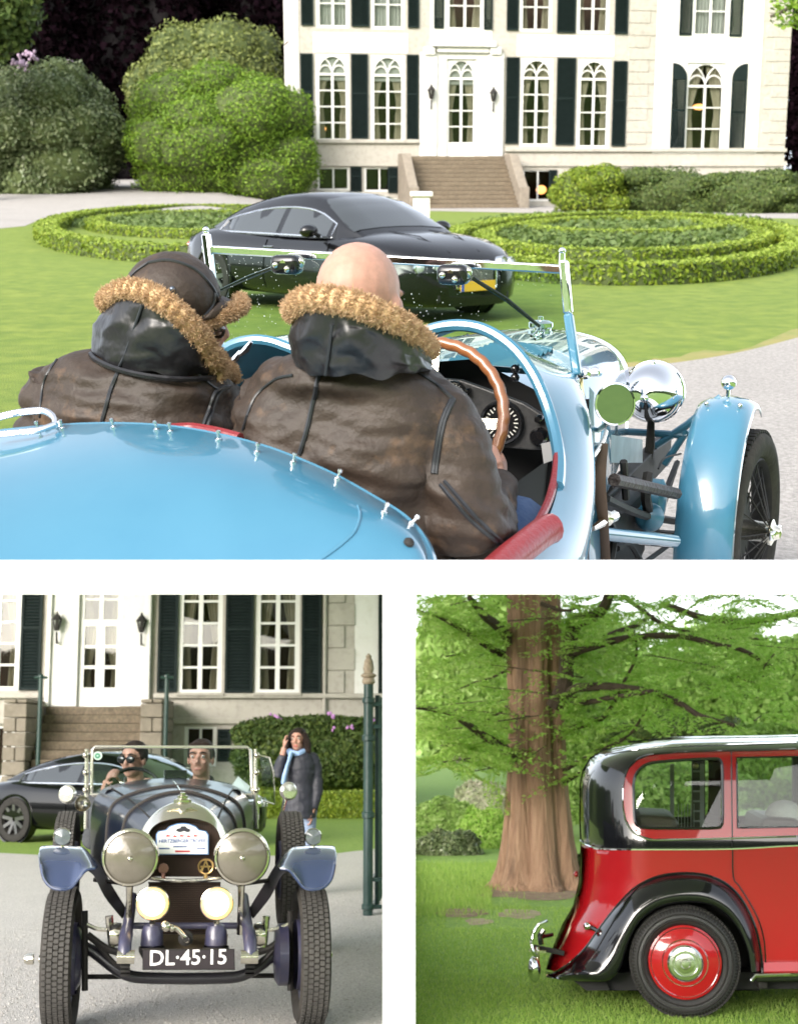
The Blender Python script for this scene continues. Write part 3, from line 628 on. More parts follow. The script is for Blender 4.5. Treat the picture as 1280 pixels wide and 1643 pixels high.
# ------------------------------------------------------------------ the black coupe, seen in both gardens
TYREB = RUBBER; BLACKCAR = PM('black_car_paint', (.003, .003, .004), .2, coat=.7, crough=.02, spec=.25)
DGLASS = PM('dark_car_glass', (.02, .024, .025), .02, spec=.9, coat=1.0)
ALLOY = PM('dark_alloy', (.22, .22, .23), .3, .9)
def coupe(label, loc, rz, frame, plate=None):
    t = thing('black_coupe', label, 'car', loc, rz, frame)
    X = [-2.42, -2.36, -2.2, -1.9, -1.5, -1.0, -.5, 0, .5, 1.0, 1.4, 1.8, 2.1, 2.3, 2.4, 2.43]
    W = [.45, .68, .83, .92, .965, .96, .94, .935, .935, .945, .96, .94, .87, .74, .58, .4]; Z = [.62, .76, .87, .92, .95, .935, .92, .91, .91, .92, .92, .88, .80, .70, .60, .5]
    rings = []
    for x, w, z in zip(X, W, Z):
        half = [(w * .78, .2), (w * .95, .27), (w, .42), (w * .99, .58), (w * .965, z - .16), (w * .92, z - .06), (w * .8, z), (w * .5, z + .045), (w * .2, z + .055)]
        rings.append([V((x, -a, b)) for a, b in half] + [V((x, a, b)) for a, b in reversed(half)])
    obj('body', MB().loft(rings, True, True), BLACKCAR, t, local=True, ang=50)
    GX = [-1.95, -1.6, -1.2, -.8, -.4, 0, .3, .55, .8, 1.05, 1.28]; GZ = [.97, 1.1, 1.23, 1.33, 1.385, 1.4, 1.375, 1.31, 1.2, 1.07, .95]
    def gr(x, z, o=0): 
        wb = interp(x, [-1.95, -1.2, 0, .8, 1.28], [.55, .8, .83, .82, .72]) + o; zb = .9; wt = lerp(wb, .56, min(1, (z - .9) / .45)) if z > .95 else wb * .96
        return [(wb, zb), (lerp(wb, wt, .35), lerp(zb, z - .05, .38)), (lerp(wb, wt, .72), lerp(zb, z - .05, .75)), (wt, z - .05 * min(1, (z - .9) / .2)), (wt * .88, z - .012 + o), (wt * .45, z + .012 + o), (0, z + .018 + o)]
    rings = [[V((x, -a, b)) for a, b in gr(x, z)] + [V((x, a, b)) for a, b in reversed(gr(x, z)[:-1])] for x, z in zip(GX, GZ)]
    obj('roof', MB().loft(rings, False), BLACKCAR, t, local=True, ang=50)
    def patch(x0, x1, j0, j1, side, n=10):
        rs = []
        for k in range(n + 1):
            x = lerp(x0, x1, k / n); z = interp(x, GX, GZ); g = gr(x, z, .006)
            if side: rs.append([V((x, side * a, b)) for a, b in g[j0:j1 + 1]])
            else: rs.append([V((x, -a, b)) for a, b in g[j0:]] + [V((x, a, b)) for a, b in reversed(g[j0:-1])])
        return MB().loft(rs, False)
    for sd in (-1, 1):
        m = MB(); zs = []
        for x0, x1 in ((-1.35, -.22), (-.12, .78)):
            w = patch(x0, x1, 0, 2, sd); obj('side_window', w, DGLASS, t, local=True)
        rim = [V((x, sd * (gr(x, interp(x, GX, GZ), .01)[2][0]), gr(x, interp(x, GX, GZ), .01)[2][1])) for x in np.linspace(-1.45, .85, 24)]
        obj('window_trim', MB().tube(rim + [V((.9, sd * .835, .92)), V((-1.45, sd * .80, .92))], .011, 6, loop=True), CHROME, t, local=True)
        obj('wing_mirror', MB().ball((.72, sd * 1.02, .99), (.09, .12, .075), 12, 8).tube([(.72, sd * .86, .93), (.72, sd * .98, .97)], .025, 6), BLACKCAR, t, local=True)
        obj('door_handle', MB().tube([(-.28, sd * .95, .77), (-.1, sd * .95, .775)], .014, 6), CHROME, t, local=True)
        for x in (-1.38, 1.42):
            M = axis_matrix((x, sd * .88, .35), (0, sd, 0))
            wh = obj('wheel', MB().lathe([(.24, .09), (.3, .105), (.345, .09), (.352, 0), (.345, -.1), (.24, -.1)], M, 32), TYREB, t, local=True)
            obj('rim', MB().lathe([(.25, .085), (.235, .095), (.225, .05), (.2, .0), (0, -.01)], M, 32), DARK, wh, local=True)
            for k in range(9):
                a = 2 * math.pi * k / 9; u = V((math.cos(a), math.sin(a), 0)); v2 = V((-math.sin(a), math.cos(a), 0))
                P = [M @ (u * q + v2 * s_ + V((0, 0, hh))) for q, hh, ww in ((.04, .07, .03), (.235, .085, .022)) for s_, dz in ((-ww, 0), (ww, 0)) for _ in (0,)]
                sp = MB(); A = [M @ (u * q + v2 * s_ * ww + V((0, 0, hz + dz))) for dz in (-.02, 0) for q, hz, ww in ((.03, .07, .03), (.235, .088, .024)) for s_ in (-1, 1)]
                sp.hexa(A); obj('spoke', sp, ALLOY, wh, local=True, smooth=False)
            arch = [M @ V((.385 * math.cos(a), .385 * math.sin(a), .085)) for a in [2 * math.pi * k / 40 for k in range(40)]]
            obj('wheel_arch', MB().lathe([(.40, .075), (.395, .09), (.37, .085), (.36, -.1)], M, 40), BLACKCAR, t, local=True)
    obj('windscreen', patch(.42, 1.16, 3, 6, 0), DGLASS, t, local=True); obj('rear_window', patch(-1.75, -.75, 4, 6, 0), DGLASS, t, local=True)
    obj('grille', MB().box((2.41, 0, .52), (.05, .56, .26)), PM('black_mesh', (.02, .02, .02), .4, var=(150, (.2, .2, .2), .03)), t, local=True, bevel=.03)
    obj('grille_frame', MB().tube([(2.44, -.3, .4), (2.44, -.3, .64), (2.42, -.2, .68), (2.42, .2, .68), (2.44, .3, .64), (2.44, .3, .4)], .016, 6, loop=True), CHROME, t, local=True)
    obj('air_intake', MB().box((2.36, 0, .3), (.1, 1.1, .12)), DARK, t, local=True, bevel=.03)
    for sd in (-1, 1):
        for yy, rr, xx in ((.46, .095, 2.36), (.68, .075, 2.27)):
            M = axis_matrix((xx, sd * yy, .63), (1, sd * .3, .12)); hl = obj('headlight', MB().lathe([(rr, -.06), (rr, .03), (rr * .92, .045), (rr * .85, .02)], M, 20), CHROME, t, local=True)
            obj('lens', MB().lathe([(rr * .86, .02), (rr * .5, .04), (0, .047)], M, 16), PM('lamp_lens', (.5, .52, .55), .05, .4, coat=1), hl, local=True)
        obj('tail_light', MB().ball((-2.3, sd * .62, .72), (.06, .14, .06), 12, 8), PM('red_lens', (.25, .01, .01), .15, coat=1), t, local=True)
    if plate:
        q = obj('number_plate', MB().box((2.475, 0, .42), (.012, .52, .11)), PM('yellow_plate', (.75, .42, .03), .5), t, local=True, bevel=.004)
        obj('plate_stripe', MB().box((2.478, -.235, .42), (.012, .04, .108)), PM('blue_stripe', (.03, .08, .4), .5), q, local=True)
    for xg in (-.32, .92):
        w_, z_ = interp(xg, X, W), interp(xg, X, Z); pr = [(w_ * .955, .29), (w_ + .002, .42), (w_ * .99 + .003, .58), (w_ * .965 + .003, z_ - .16), (w_ * .92 + .003, z_ - .06)]
        for sd in (-1, 1): obj('door_gap', MB().tube([V((xg, sd * a, b)) for a, b in pr], .006, 5), PM('gap_black', (.001, .001, .001), .9, spec=.0), t, local=True)
    obj('bonnet_crease', MB().tube([(1.3, -.3, .985), (1.8, -.28, .945), (2.25, -.22, .78)], .006, 5).tube([(1.3, .3, .985), (1.8, .28, .945), (2.25, .22, .78)], .006, 5), BLACKCAR, t, local=True)
    return t
p = UP.Y(550, 480, 19.2)
coupe('black coupé on the lawn ahead of the blue open car', (p.x, 18.6, 0), R(-50), M1, True)
# ================================================================== BLUE OPEN CAR of the upper garden (sunk into the white shelf along its top face)
CUT = CUTP
TH = R(20); CA = V((math.sin(TH), math.cos(TH), 0)); CRt = V((math.cos(TH), -math.sin(TH), 0)); CO = V((-.06, 3.87, 0))
def C1(r, s, z): return CO + CRt * r + CA * s + V((0, 0, z))
def PR(x, y, r): return UP.P(x, y, CO + CRt * r, CRt)
def PS(x, y, s): return UP.P(x, y, CO + CA * s, CA)
def PZ(x, y, z): return UP.G(x, y, z)
BLUE = PM('sky_blue_paint', (.034, .145, .235), .3, coat=1.0, crough=.02, var=(3, (.05, .175, .265), .3), spec=.35)
BLUED = PM('deep_blue_paint', (.03, .13, .2), .4, coat=.5)
INNER = PM('black_cockpit', (.01, .01, .011), .8)
REDL = PM('dark_red_leather', (.19, .018, .022), .4, bump=(80, .2), coat=.2)
BRASS = PM('brass_edge', (.55, .47, .25), .3, 1.0)
DASH = PM('dark_dash', (.045, .045, .048), .45, .3, var=(40, (.08, .08, .08)))
GREYM = PM('grey_metal_plate', (.32, .38, .41), .4, .4, var=(10, (.22, .26, .28)))
WOODR = PM('varnished_wood', (.17, .058, .018), .35, coat=.5, var=(18, (.24, .09, .028), .2))
STRAPM = PM('brown_strap', (.09, .055, .035), .7)
car = thing('blue_open_car', 'light blue vintage open two seater seen from behind with two leather clad people in it', 'car', C1(0, 0, .1), -TH, M1)
# ---- rear deck: crowned sheet from the cockpit edge down to the tail
edge_px = [(-70, 700, 3.02), (0, 691, 2.98), (70, 684, 2.92), (140, 680, 2.87), (210, 680, 2.82), (280, 685, 2.77), (350, 697, 2.72), (420, 715, 2.68), (480, 737, 2.64), (540, 764, 2.6), (600, 798, 2.56), (640, 822, 2.53), (668, 848, 2.5), (684, 876, 2.47), (691, 905, 2.44), (694, 945, 2.42)]
E = [UP.Y(x, y, d) for x, y, d in edge_px]
bot_px = [(-70, 960, 2.30), (20, 960, 2.29), (100, 960, 2.285), (180, 960, 2.28), (250, 960, 2.28), (310, 960, 2.28), (370, 960, 2.28), (420, 960, 2.285), (460, 960, 2.29), (500, 960, 2.295), (540, 960, 2.3), (575, 960, 2.31), (605, 960, 2.325), (630, 960, 2.34), (655, 960, 2.36), (685, 960, 2.39)]
B = [UP.Y(x, y, d) for x, y, d in bot_px]
rows = []
Ec, Bc = cr(E, 5), cr(B, 5)
for k in range(17):
    u = k / 16; bul = .045 * math.sin(math.pi * u) + .0
    rows.append([lerp(a, b, u) + V((0, -.25 * bul, bul)) for a, b in zip(Ec, Bc)])
obj('rear_deck', MB().loft(rows, False), BLUE, car, ang=60)
lip = [p + V((0, .012, -.012)) for p in Ec]; obj('deck_lip', MB().tube(lip, .013, 6), BLUE, car)
inn = [[p + V((0, .02, -.01)) for p in Ec], [p + V((-.02, .1, -.25)) for p in Ec], [p + V((-.05, .12, -.6)) for p in Ec]]
obj('seat_back', MB().loft(inn, False), REDL, car)
# seam of the lower tail panel
seam = cr([UP.Y(574, 812, 2.50), UP.Y(576, 838, 2.46), UP.Y(560, 866, 2.42), UP.Y(535, 884, 2.39), UP.Y(505, 905, 2.36)], 6)
def on_deck(x, y, lift=0.0):
    """point of the deck sheet under a picture point"""
    o = UP.o; d = UP.d(x, y); best = None
    for i in range(16):
        for j in range(len(rows[0]) - 1):
            for tri in ((rows[i][j], rows[i][j + 1], rows[i + 1][j + 1]), (rows[i][j], rows[i + 1][j + 1], rows[i + 1][j])):
                h_ = geometry.intersect_ray_tri(*tri, d, o, True)
                if h_ and (best is None or (h_ - o).length < (best[0] - o).length):
                    n = (tri[1] - tri[0]).cross(tri[2] - tri[0]).normalized(); best = (h_, n if n.z > 0 else -n)
    if best is None: p = UP.Y(x, y, 2.5); return p, V((0, 0, 1))
    return best[0] + best[1] * lift, best[1]
sp = [on_deck(x, y, .001)[0] for x, y in ((574, 812), (577, 830), (570, 852), (555, 868), (535, 884), (512, 900), (500, 908))]
obj('panel_seam', MB().tube(cr(sp, 4), .0025, 6), BLUE, car)
for x, y in ((62, 690), (100, 688), (182, 686), (251, 690), (273, 693), (350, 706), (412, 726), (470, 742), (541, 768), (616, 822), (660, 840)):
    p, n = on_deck(x, y); M = axis_matrix(p, n)
    obj('fastener_stud', MB().lathe([(.006, 0), (.006, .003), (.0025, .004), (.0025, .012), (.0045, .013), (.0045, .018), (0, .0195)], M, 10), CHROME, car)
p, n = on_deck(655, 872); obj('rubber_stud', MB().lathe([(.009, 0), (.009, .005), (.006, .008), (0, .009)], axis_matrix(p, n), 12), RUBBER, car)
hp = cr([UP.Y(-20, 676, 2.9), UP.Y(2, 668, 2.9), UP.Y(35, 661, 2.9), UP.Y(68, 659, 2.9), UP.Y(86, 668, 2.88), UP.Y(90, 682, 2.86)], 5)
obj('grab_handle', MB().tube(hp, .007, 8), CHROME, car)
hp = cr([UP.Y(-10, 697, 2.83), UP.Y(30, 694, 2.82), UP.Y(62, 690, 2.82), UP.Y(88, 681, 2.84)], 5); obj('handle_foot', MB().tube(hp, .006, 8), CHROME, car)
obj('cockpit_trim', MB().tube(cr([UP.Y(275, 689, 2.84), UP.Y(310, 688, 2.84), UP.Y(350, 695, 2.79), UP.Y(385, 704, 2.76)], 5), .012, 8), REDL, car)
# ---- scuttle with two humps, cockpit rim and right side
rim = [(660, 540, -.36), (690, 529, -.36), (716, 523, -.36), (745, 522, -.36), (775, 528, -.36), (805, 544, -.37), (832, 568, -.38), (855, 600, -.4), (872, 636, -.42), (885, 675, -.45), (894, 715, -.5), (897, 750, -.56), (893, 790, -.64), (882, 825, -.72), (866, 858, -.82), (845, 890, -.92), (820, 915, -1.0), (790, 945, -1.05)]
fwd = [(668, 540, -.02), (692, 531, -.02), (716, 526, -.02), (745, 525, -.02), (780, 532, -.02), (815, 548, -.02), (855, 568, -.02), (893, 585, -.03), (922, 600, -.05), (938, 640, -.1), (946, 690, -.15), (950, 740, -.22), (951, 790, -.3), (950, 830, -.36), (947, 865, -.42), (944, 895, -.48), (942, 925, -.52), (940, 960, -.56)]
Rm = cr([PS(*q) for q in rim], 4); Fw = cr([PS(*q) for q in fwd], 4); rows2 = []
for k in range(9):
    u = k / 8
    rows2.append([lerp(a, b, u) + CRt * (.035 * math.sin(math.pi * u)) * interp(i / len(Rm), [0, .35, .55, 1], [0, .2, 1, 1]) for i, (a, b) in enumerate(zip(Rm, Fw))])
obj('side_panel', MB().loft(rows2, False), BLUE, car, ang=60)
obj('cockpit_rim', MB().tube(Rm[:48], .014, 8), BLUE, car)
inn = [[p + CA * .004 for p in Rm], [p + CA * .06 - CRt * .02 for p in Rm], [lerp(p, C1(.3, -.1, 1.05), .1) + CA * .2 - CRt * .02 for p in Rm]]
obj('scuttle_lining', MB().loft(inn, False), BLUED, car)
# red edge roll on the right cockpit side
rr_ = [PS(x, y, s) for x, y, s in ((893, 700, -.47), (894, 730, -.53), (890, 765, -.6), (881, 800, -.68), (866, 832, -.77), (848, 858, -.85))]
obj('cockpit_trim', MB().tube(cr(rr_, 5), .009, 8), REDL, car)
rr_ = [PS(x, y, s) for x, y, s in ((887, 847, -.84), (876, 851, -.86), (860, 862, -.9), (840, 878, -.96), (815, 898, -1.03), (790, 920, -1.1))]
obj('padded_roll', MB().tube(cr(rr_, 5), [.020] + [.03] * 25, 12), REDL, car)
# passenger hump
rimL = [(325, 600, -.36), (340, 578, -.36), (358, 562, -.36), (380, 550, -.36), (408, 545, -.36), (436, 548, -.36), (462, 557, -.36), (490, 566, -.36), (530, 560, -.36), (580, 548, -.36), (640, 545, -.36), (664, 539, -.36)]
L0 = cr([PS(*q) for q in rimL], 4); L1 = [p + CA * .36 + V((0, 0, -.015)) for p in L0]; L2 = [p + CA * .15 + V((0, 0, -.09)) for p in L0]
obj('passenger_cowl', MB().loft([L0, L1], False), BLUE, car); obj('cowl_rim', MB().tube(L0, .013, 8), BLUE, car); obj('cowl_lining', MB().loft([L0, L2, [p + V((0, 0, -.12)) for p in L2]], False), BLUED, car)
for x, y in ((395, 560), (378, 575)):
    obj('wing_nut', MB().tube([PS(x - 12, y + 10, -.40), PS(x, y, -.40), PS(x + 8, y - 12, -.40)], [.005, .009, .005], 8), CHROME, car)
# left body side (hidden from the photograph's side, seen from a step to the left)
ls = [[C1(-.5, s, z) for s in (-.9, -.6, -.36, 0)] for z in (1.14, .95, .7, .5)]
obj('side_panel', MB().loft(ls, False), BLUE, car)
# cockpit inside
obj('floor_tub', MB().loft([[C1(r, s, z) for r, z in ((-.47, 1.1), (-.47, .55), (.46, .55), (.49, 1.0))] for s in (-1.2, -.6, -.1)], False), INNER, car)
obj('bulkhead', MB().sheet([C1(-.5, -.1, .5), C1(.5, -.1, .5), C1(.5, -.1, 1.15), C1(.3, -.1, 1.24), C1(-.5, -.1, 1.15)]), INNER, car)
# dashboard with dials
dp = [(560, 600), (690, 606), (740, 610), (790, 628), (840, 647), (880, 672), (892, 700), (886, 722), (850, 722), (805, 718), (740, 700), (560, 690)]
S_D = -.22
obj('dashboard', MB().prism([PS(x, y, S_D) for x, y in dp], CA * .02), DASH, car, smooth=False, bevel=.004)
BEZ = PM('dial_bezel', (.08, .08, .085), .25, .8); FACE = PM('dial_face', (.008, .008, .009), .3, coat=.6); INK = PM('dial_ink', (.6, .6, .55), .6)
def dial(x, y, rpx, ticks):
    c = PS(x, y, S_D - .002); r = rpx / F * (c - UP.o).dot(UP.fw) / 1.0; M = axis_matrix(c, -CA)
    d = obj('dial', MB().lathe([(r, -.004), (r, .012), (r * .95, .016), (r * .86, .012), (r * .86, .006)], M, 32), BEZ, car)
    obj('dial_face', MB().lathe([(r * .87, .006), (0, .006)], M, 28), FACE, d)
    tk = MB()
    for k in range(ticks):
        a = 2 * math.pi * k / ticks; q = .62 if k % 3 else .55
        e = [V((math.cos(a) * rr, math.sin(a) * rr, .0075)) for rr in (r * q, r * .76)]; w_ = V((-math.sin(a), math.cos(a), 0)) * r * .03
        tk.add([M @ p for p in (e[0] - w_, e[0] + w_, e[1] + w_, e[1] - w_)], [(0, 1, 2, 3)])
    tk.add([M @ V(p) for p in ((-.06 * r, -.03 * r, .009), (.06 * r, .03 * r, .009), (-.25 * r, .6 * r, .009))], [(0, 1, 2)])
    obj('dial_marks', tk, INK, d, smooth=False)
dial(806, 677, 36, 24); dial(729, 630, 20, 18)
for x, y, q in ((866, 700, 15), (866, 671, 7), (752, 626, 5), (751, 642, 5)):
    c = PS(x, y, S_D - .002); r = q / F * 3.6; obj('dash_knob', MB().lathe([(r, 0), (r, .015), (r * .7, .025), (0, .026)], axis_matrix(c, -CA), 14), BLACKP, car)
obj('key_tag', MB().prism([PS(868, 712, -.26), PS(886, 708, -.26), PS(888, 738, -.26), PS(872, 744, -.26)], CA * .004), PM('grey_tag', (.4, .4, .4), .5), car, smooth=False)
for x, y in ((826, 592), (826, 606)):
    obj('switch', MB().ball(PS(x, y, -.33), .011, 10, 6), BLACKP, car)
# steering wheel
SW = PS(682, 674, -.50); wz = (-CA * .92 + V((0, 0, .40))).normalized(); M = axis_matrix(SW, wz, (0, 0, 1)); SR = .182
sw = obj('steering_wheel', MB().tube([M @ V(((SR - .0028 * abs(math.cos(16 * a))) * math.cos(a), (SR - .0028 * abs(math.cos(16 * a))) * math.sin(a), 0)) for a in [2 * math.pi * k / 160 for k in range(160)]], .0135, 10, loop=True), WOODR, car)
for a in (0, .5, 1, 1.5): obj('wheel_spoke', MB().bar(M @ V((0, 0, -.02)), M @ V((SR * math.cos(a * math.pi), SR * math.sin(a * math.pi), 0)), .024, .006, wz), NICKEL, sw)
obj('wheel_hub', MB().lathe([(.05, -.03), (.05, 0), (.035, .012), (0, .014)], M, 20), NICKEL, sw)
obj('steering_column', MB().tube([M @ V((0, 0, -.02)), M @ V((0, 0, -.45))], .02, 10), DARK, car)
obj('gear_lever', MB().tube([PR(848, 880, .28), PR(846, 830, .28), PR(850, 796, .28)], .008, 8).ball(PR(851, 791, .28), .018, 10, 8), BLACKP, car)
# ---- windscreen
TL, TR, BR = PS(331, 399, 0.0), PS(901, 432, 0.0), PS(926, 602, -.05); BL = TL + (BR - TR)
ws = obj('windscreen', MB().prism([TL, TR, BR, BL], CA * .005), GLASS, car, smooth=False)
obj('screen_top_rail', MB().bar(TL - CRt * .012, TR + CRt * .012, .014, .022), CHROME, ws, bevel=.004)
obj('screen_post', MB().bar(TR + V((0, 0, .022)) + CRt * .004, lerp(TR, BR, .42), .022, .024, CA), CHROME, ws, bevel=.005)
obj('screen_post', MB().bar(lerp(TR, BR, .42), BR, .022, .024, CA), BLUE, ws, bevel=.005)
obj('screen_post', MB().bar(TL + V((0, 0, .04)), BL, .022, .024, CA), CHROME, ws, bevel=.005)
for p, k in ((TR, .045), (TL, .05)): obj('post_finial', MB().tube([p + V((0, 0, .015)), p + V((0, 0, k)) ], [.008, .007], 8).ball(p + V((0, 0, k)), .009, 8, 6), CHROME, ws)
obj('screen_seal', MB().bar(BL, BR, .012, .014), BLUED, ws)
dm = MB()
for k in range(700):
    u, w = RNG.uniform(.01, .99), RNG.uniform(.02, .98)
    if fbm(V((u * 4, w * 2, 3)), 1.0) < RNG.uniform(-.5, .5): continue
    p = lerp(lerp(TL, TR, u), lerp(BL, BR, u), w) - CA * .0035; r = .0009 + .0011 * RNG.random() ** 3; dm.ball(p, (r, r * .6, r * 1.1), 5, 3)
tag(obj('raindrops', dm, PM('water_drop', (.42, .46, .45), .08, .2, coat=1), ws), kind='stuff')
for x, y in ((461, 424), (728, 440)):
    p = PS(x, y, -.05); t_ = MB(); Mx = Matrix((CRt, CA, V((0, 0, 1)))).transposed(); t_.box(p, (.078, .06, .05), Mx)
    wm = obj('wiper_motor', t_, BLACKP, ws, bevel=.016, bseg=3)
    obj('motor_shaft', MB().tube([p + V((0, 0, .005)) - CA * .03, p + V((0, 0, .01)) + CA * .05], .008, 8), NICKEL, wm)
    obj('motor_cap', MB().ball(p + CRt * .036 + V((0, 0, .006)), (.012, .012, .015), 10, 6).ball(p - CRt * .02 - CA * .03, .009, 8, 6).ball(p + CRt * .012 - CA * .03 - V((0, 0, .01)), .009, 8, 6), NICKEL, wm)
obj('wiper_arm', MB().tube([PS(758, 446, -.02), PS(812, 480, .012), PS(866, 524, .012)], [.005, .006, .004], 6), BLACKP, ws)
obj('wiper_arm', MB().tube([PS(436, 430, -.02), PS(400, 444, .012), PS(352, 466, .012)], [.005, .006, .004], 6), BLACKP, ws)
# scuttle side plate with rivets and brass strips, lever, catch
def pr_poly(name, pts, r, d, mat, **k): return obj(name, MB().prism([PR(x, y, rr) for x, y, rr in [(p[0], p[1], p[2] if len(p) > 2 else r) for p in pts]], CRt * d), mat, car, smooth=False, **k)
pr_poly('scuttle_plate', [(868, 602), (926, 612), (934, 640), (930, 690), (915, 684), (890, 652), (876, 625)], .50, .012, GREYM, bevel=.003)
for x, y in ((915, 630), (915, 652), (917, 672), (913, 656)): obj('rivet', MB().ball(PR(x, y, .513), .005, 8, 5), DARK, car)
obj('edge_strip', MB().tube(cr([PR(932, 605, .52), PR(936, 660, .535), PR(939, 710, .545), PR(937, 745, .55), PR(934, 785, .55)], 4), .005, 6), BRASS, car)
obj('bonnet_gap', MB().tube(cr([PR(942, 640, .53), PR(948, 700, .545), PR(946, 770, .55), PR(941, 830, .55)], 4), .006, 6), INNER, car)  # dark line along the joint behind the bonnet
obj('door_lever', MB().tube(cr([PR(920, 752, .575), PR(930, 744, .58), PR(950, 734, .58), PR(966, 710, .57), PR(972, 692, .56)], 4), [.011] * 5 + [.006] * 12, 8), NICKEL, car)
obj('screen_bracket', MB().ball(PR(938, 598, .53), .017, 10, 8).ball(PR(955, 596, .53), .014, 10, 8).tube([PR(930, 600, .53), PR(960, 598, .53)], .011, 8), CHROME, car)
for x, y in ((868, 540), (862, 535)): obj('wing_nut', MB().tube([PS(x - 10, y + 4, .03), PS(x, y, .05), PS(x + 4, y - 10, .03)], [.004, .008, .004], 8), CHROME, car)
obj('body_rivet', MB().ball(PR(882, 635, .5), .007, 8, 6).ball(PR(895, 880, .56), .006, 8, 6), NICKEL, car)
# ---- bonnet
rings = []
for s, wd, zt, zb in ((-.02, .47, 1.155, .72), (.3, .475, 1.165, .72), (.7, .455, 1.165, .72), (1.1, .41, 1.155, .72), (1.5, .355, 1.14, .72), (1.62, .335, 1.13, .72)):
    rings.append([C1(-wd, s, zb)] + [C1(-wd * math.cos(a) ** .75 if math.cos(a) > 0 else wd * (-math.cos(a)) ** .75, s, lerp(zt - .2, zt, math.sin(a) ** .8)) for a in [math.pi * k / 20 for k in range(21)]] + [C1(wd, s, zb)])
bn = obj('bonnet', MB().loft(rings, False, False), BLUE, car, ang=60)
obj('bonnet_nose', MB().sheet(rings[-1]), BLUED, bn, smooth=False)
obj('bonnet_hinge', MB().tube([C1(0, -.02, 1.157), C1(0, .7, 1.167), C1(0, 1.6, 1.132)], .006, 6), NICKEL, bn)
for sd in (-1, 1):
    for k in range(10):
        s = .35 + k * .055; z = 1.165; r0, r1 = .08 * sd, .25 * sd
        obj('louvre', MB().add([C1(r0, s, z + .001), C1(r1, s, z - .017), C1(r1, s + .03, z - .005), C1(r0, s + .03, z + .014), C1(r0, s + .032, z - .01), C1(r1, s + .032, z - .03)], [(0, 1, 2, 3), (3, 2, 5, 4)]), BLUED, bn, smooth=False)
obj('radiator_shell', MB().loft([[lerp(C1(0, 1.64, .9), p, .97) + CA * d for p in rings[-1]] for d in (0.02, .1)], False), CHROME, car)
obj('radiator_cap', MB().lathe([(.04, -.06), (.04, .0), (.046, .006), (.046, .02), (.03, .028), (.01, .03), (.01, .042), (0, .044)], axis_matrix(C1(0, 1.68, 1.13), (0, 0, 1)), 16), CHROME, car)
# ---- mirror, headlamps, side lamps, wings, wheels, chassis
p = PR(986, 648, .66); MM = axis_matrix(p, (p - UP.o) * -1 + CRt * 1.6 - V((0, 0, .0)), (0, 0, 1))
mr = obj('wing_mirror', MB().lathe([(.0, -.03), (.035, -.022), (.05, -.004), (.051, .004), (.047, .005)], MM, 28), CHROME, car)
obj('mirror_glass', MB().lathe([(.0475, .003), (0, .003)], MM, 24), PM('mirror', (.4, .43, .44), .03, 1.0), mr)
obj('mirror_stalk', MB().tube([PR(960, 690, .57), PR(972, 680, .62), p + V((0, 0, -.03))], .007, 8), NICKEL, mr)
def headlamp(r, s, z, parent, rad=.112):
    c = C1(r, s, z); M = axis_matrix(c, CA)
    q = obj('headlamp', MB().lathe([(0, -.155), (.035, -.148), (.07, -.125), (.095, -.085), (.108, -.03), (.112, .02), (.116, .022), (.118, .035), (.115, .05), (.105, .055)], M, 40), CHROME, parent)
    obj('lamp_nub', MB().ball(c - CA * .15, .016, 12, 8).ball(c + V((0, 0, .112)), .01, 8, 6), CHROME, q)
    obj('lens', MB().lathe([(.106, .05), (.06, .065), (0, .07)], M, 24), PM('lamp_lens'  , (.5, .52, .55), .05, .4, coat=1), q)
    obj('lamp_post', MB().tube([c - V((0, 0, .11)), c - V((0, 0, .2)), c - V((0, 0, .42)) - CRt * .03], [.014, .018, .02], 8), DARK, q); return q
hc = PS(1046, 630, 1.86); hr = (hc - CO).dot(CRt); hz = hc.z
headlamp(hr, 1.86, hz, car); headlamp(-hr, 1.86, hz, car)
WR, WW = .375, .115
TREADC = PM('tyre_wall', (.03, .028, .026), .85, var=(12, (.055, .05, .044)), spec=.2, bump=(60, .2))
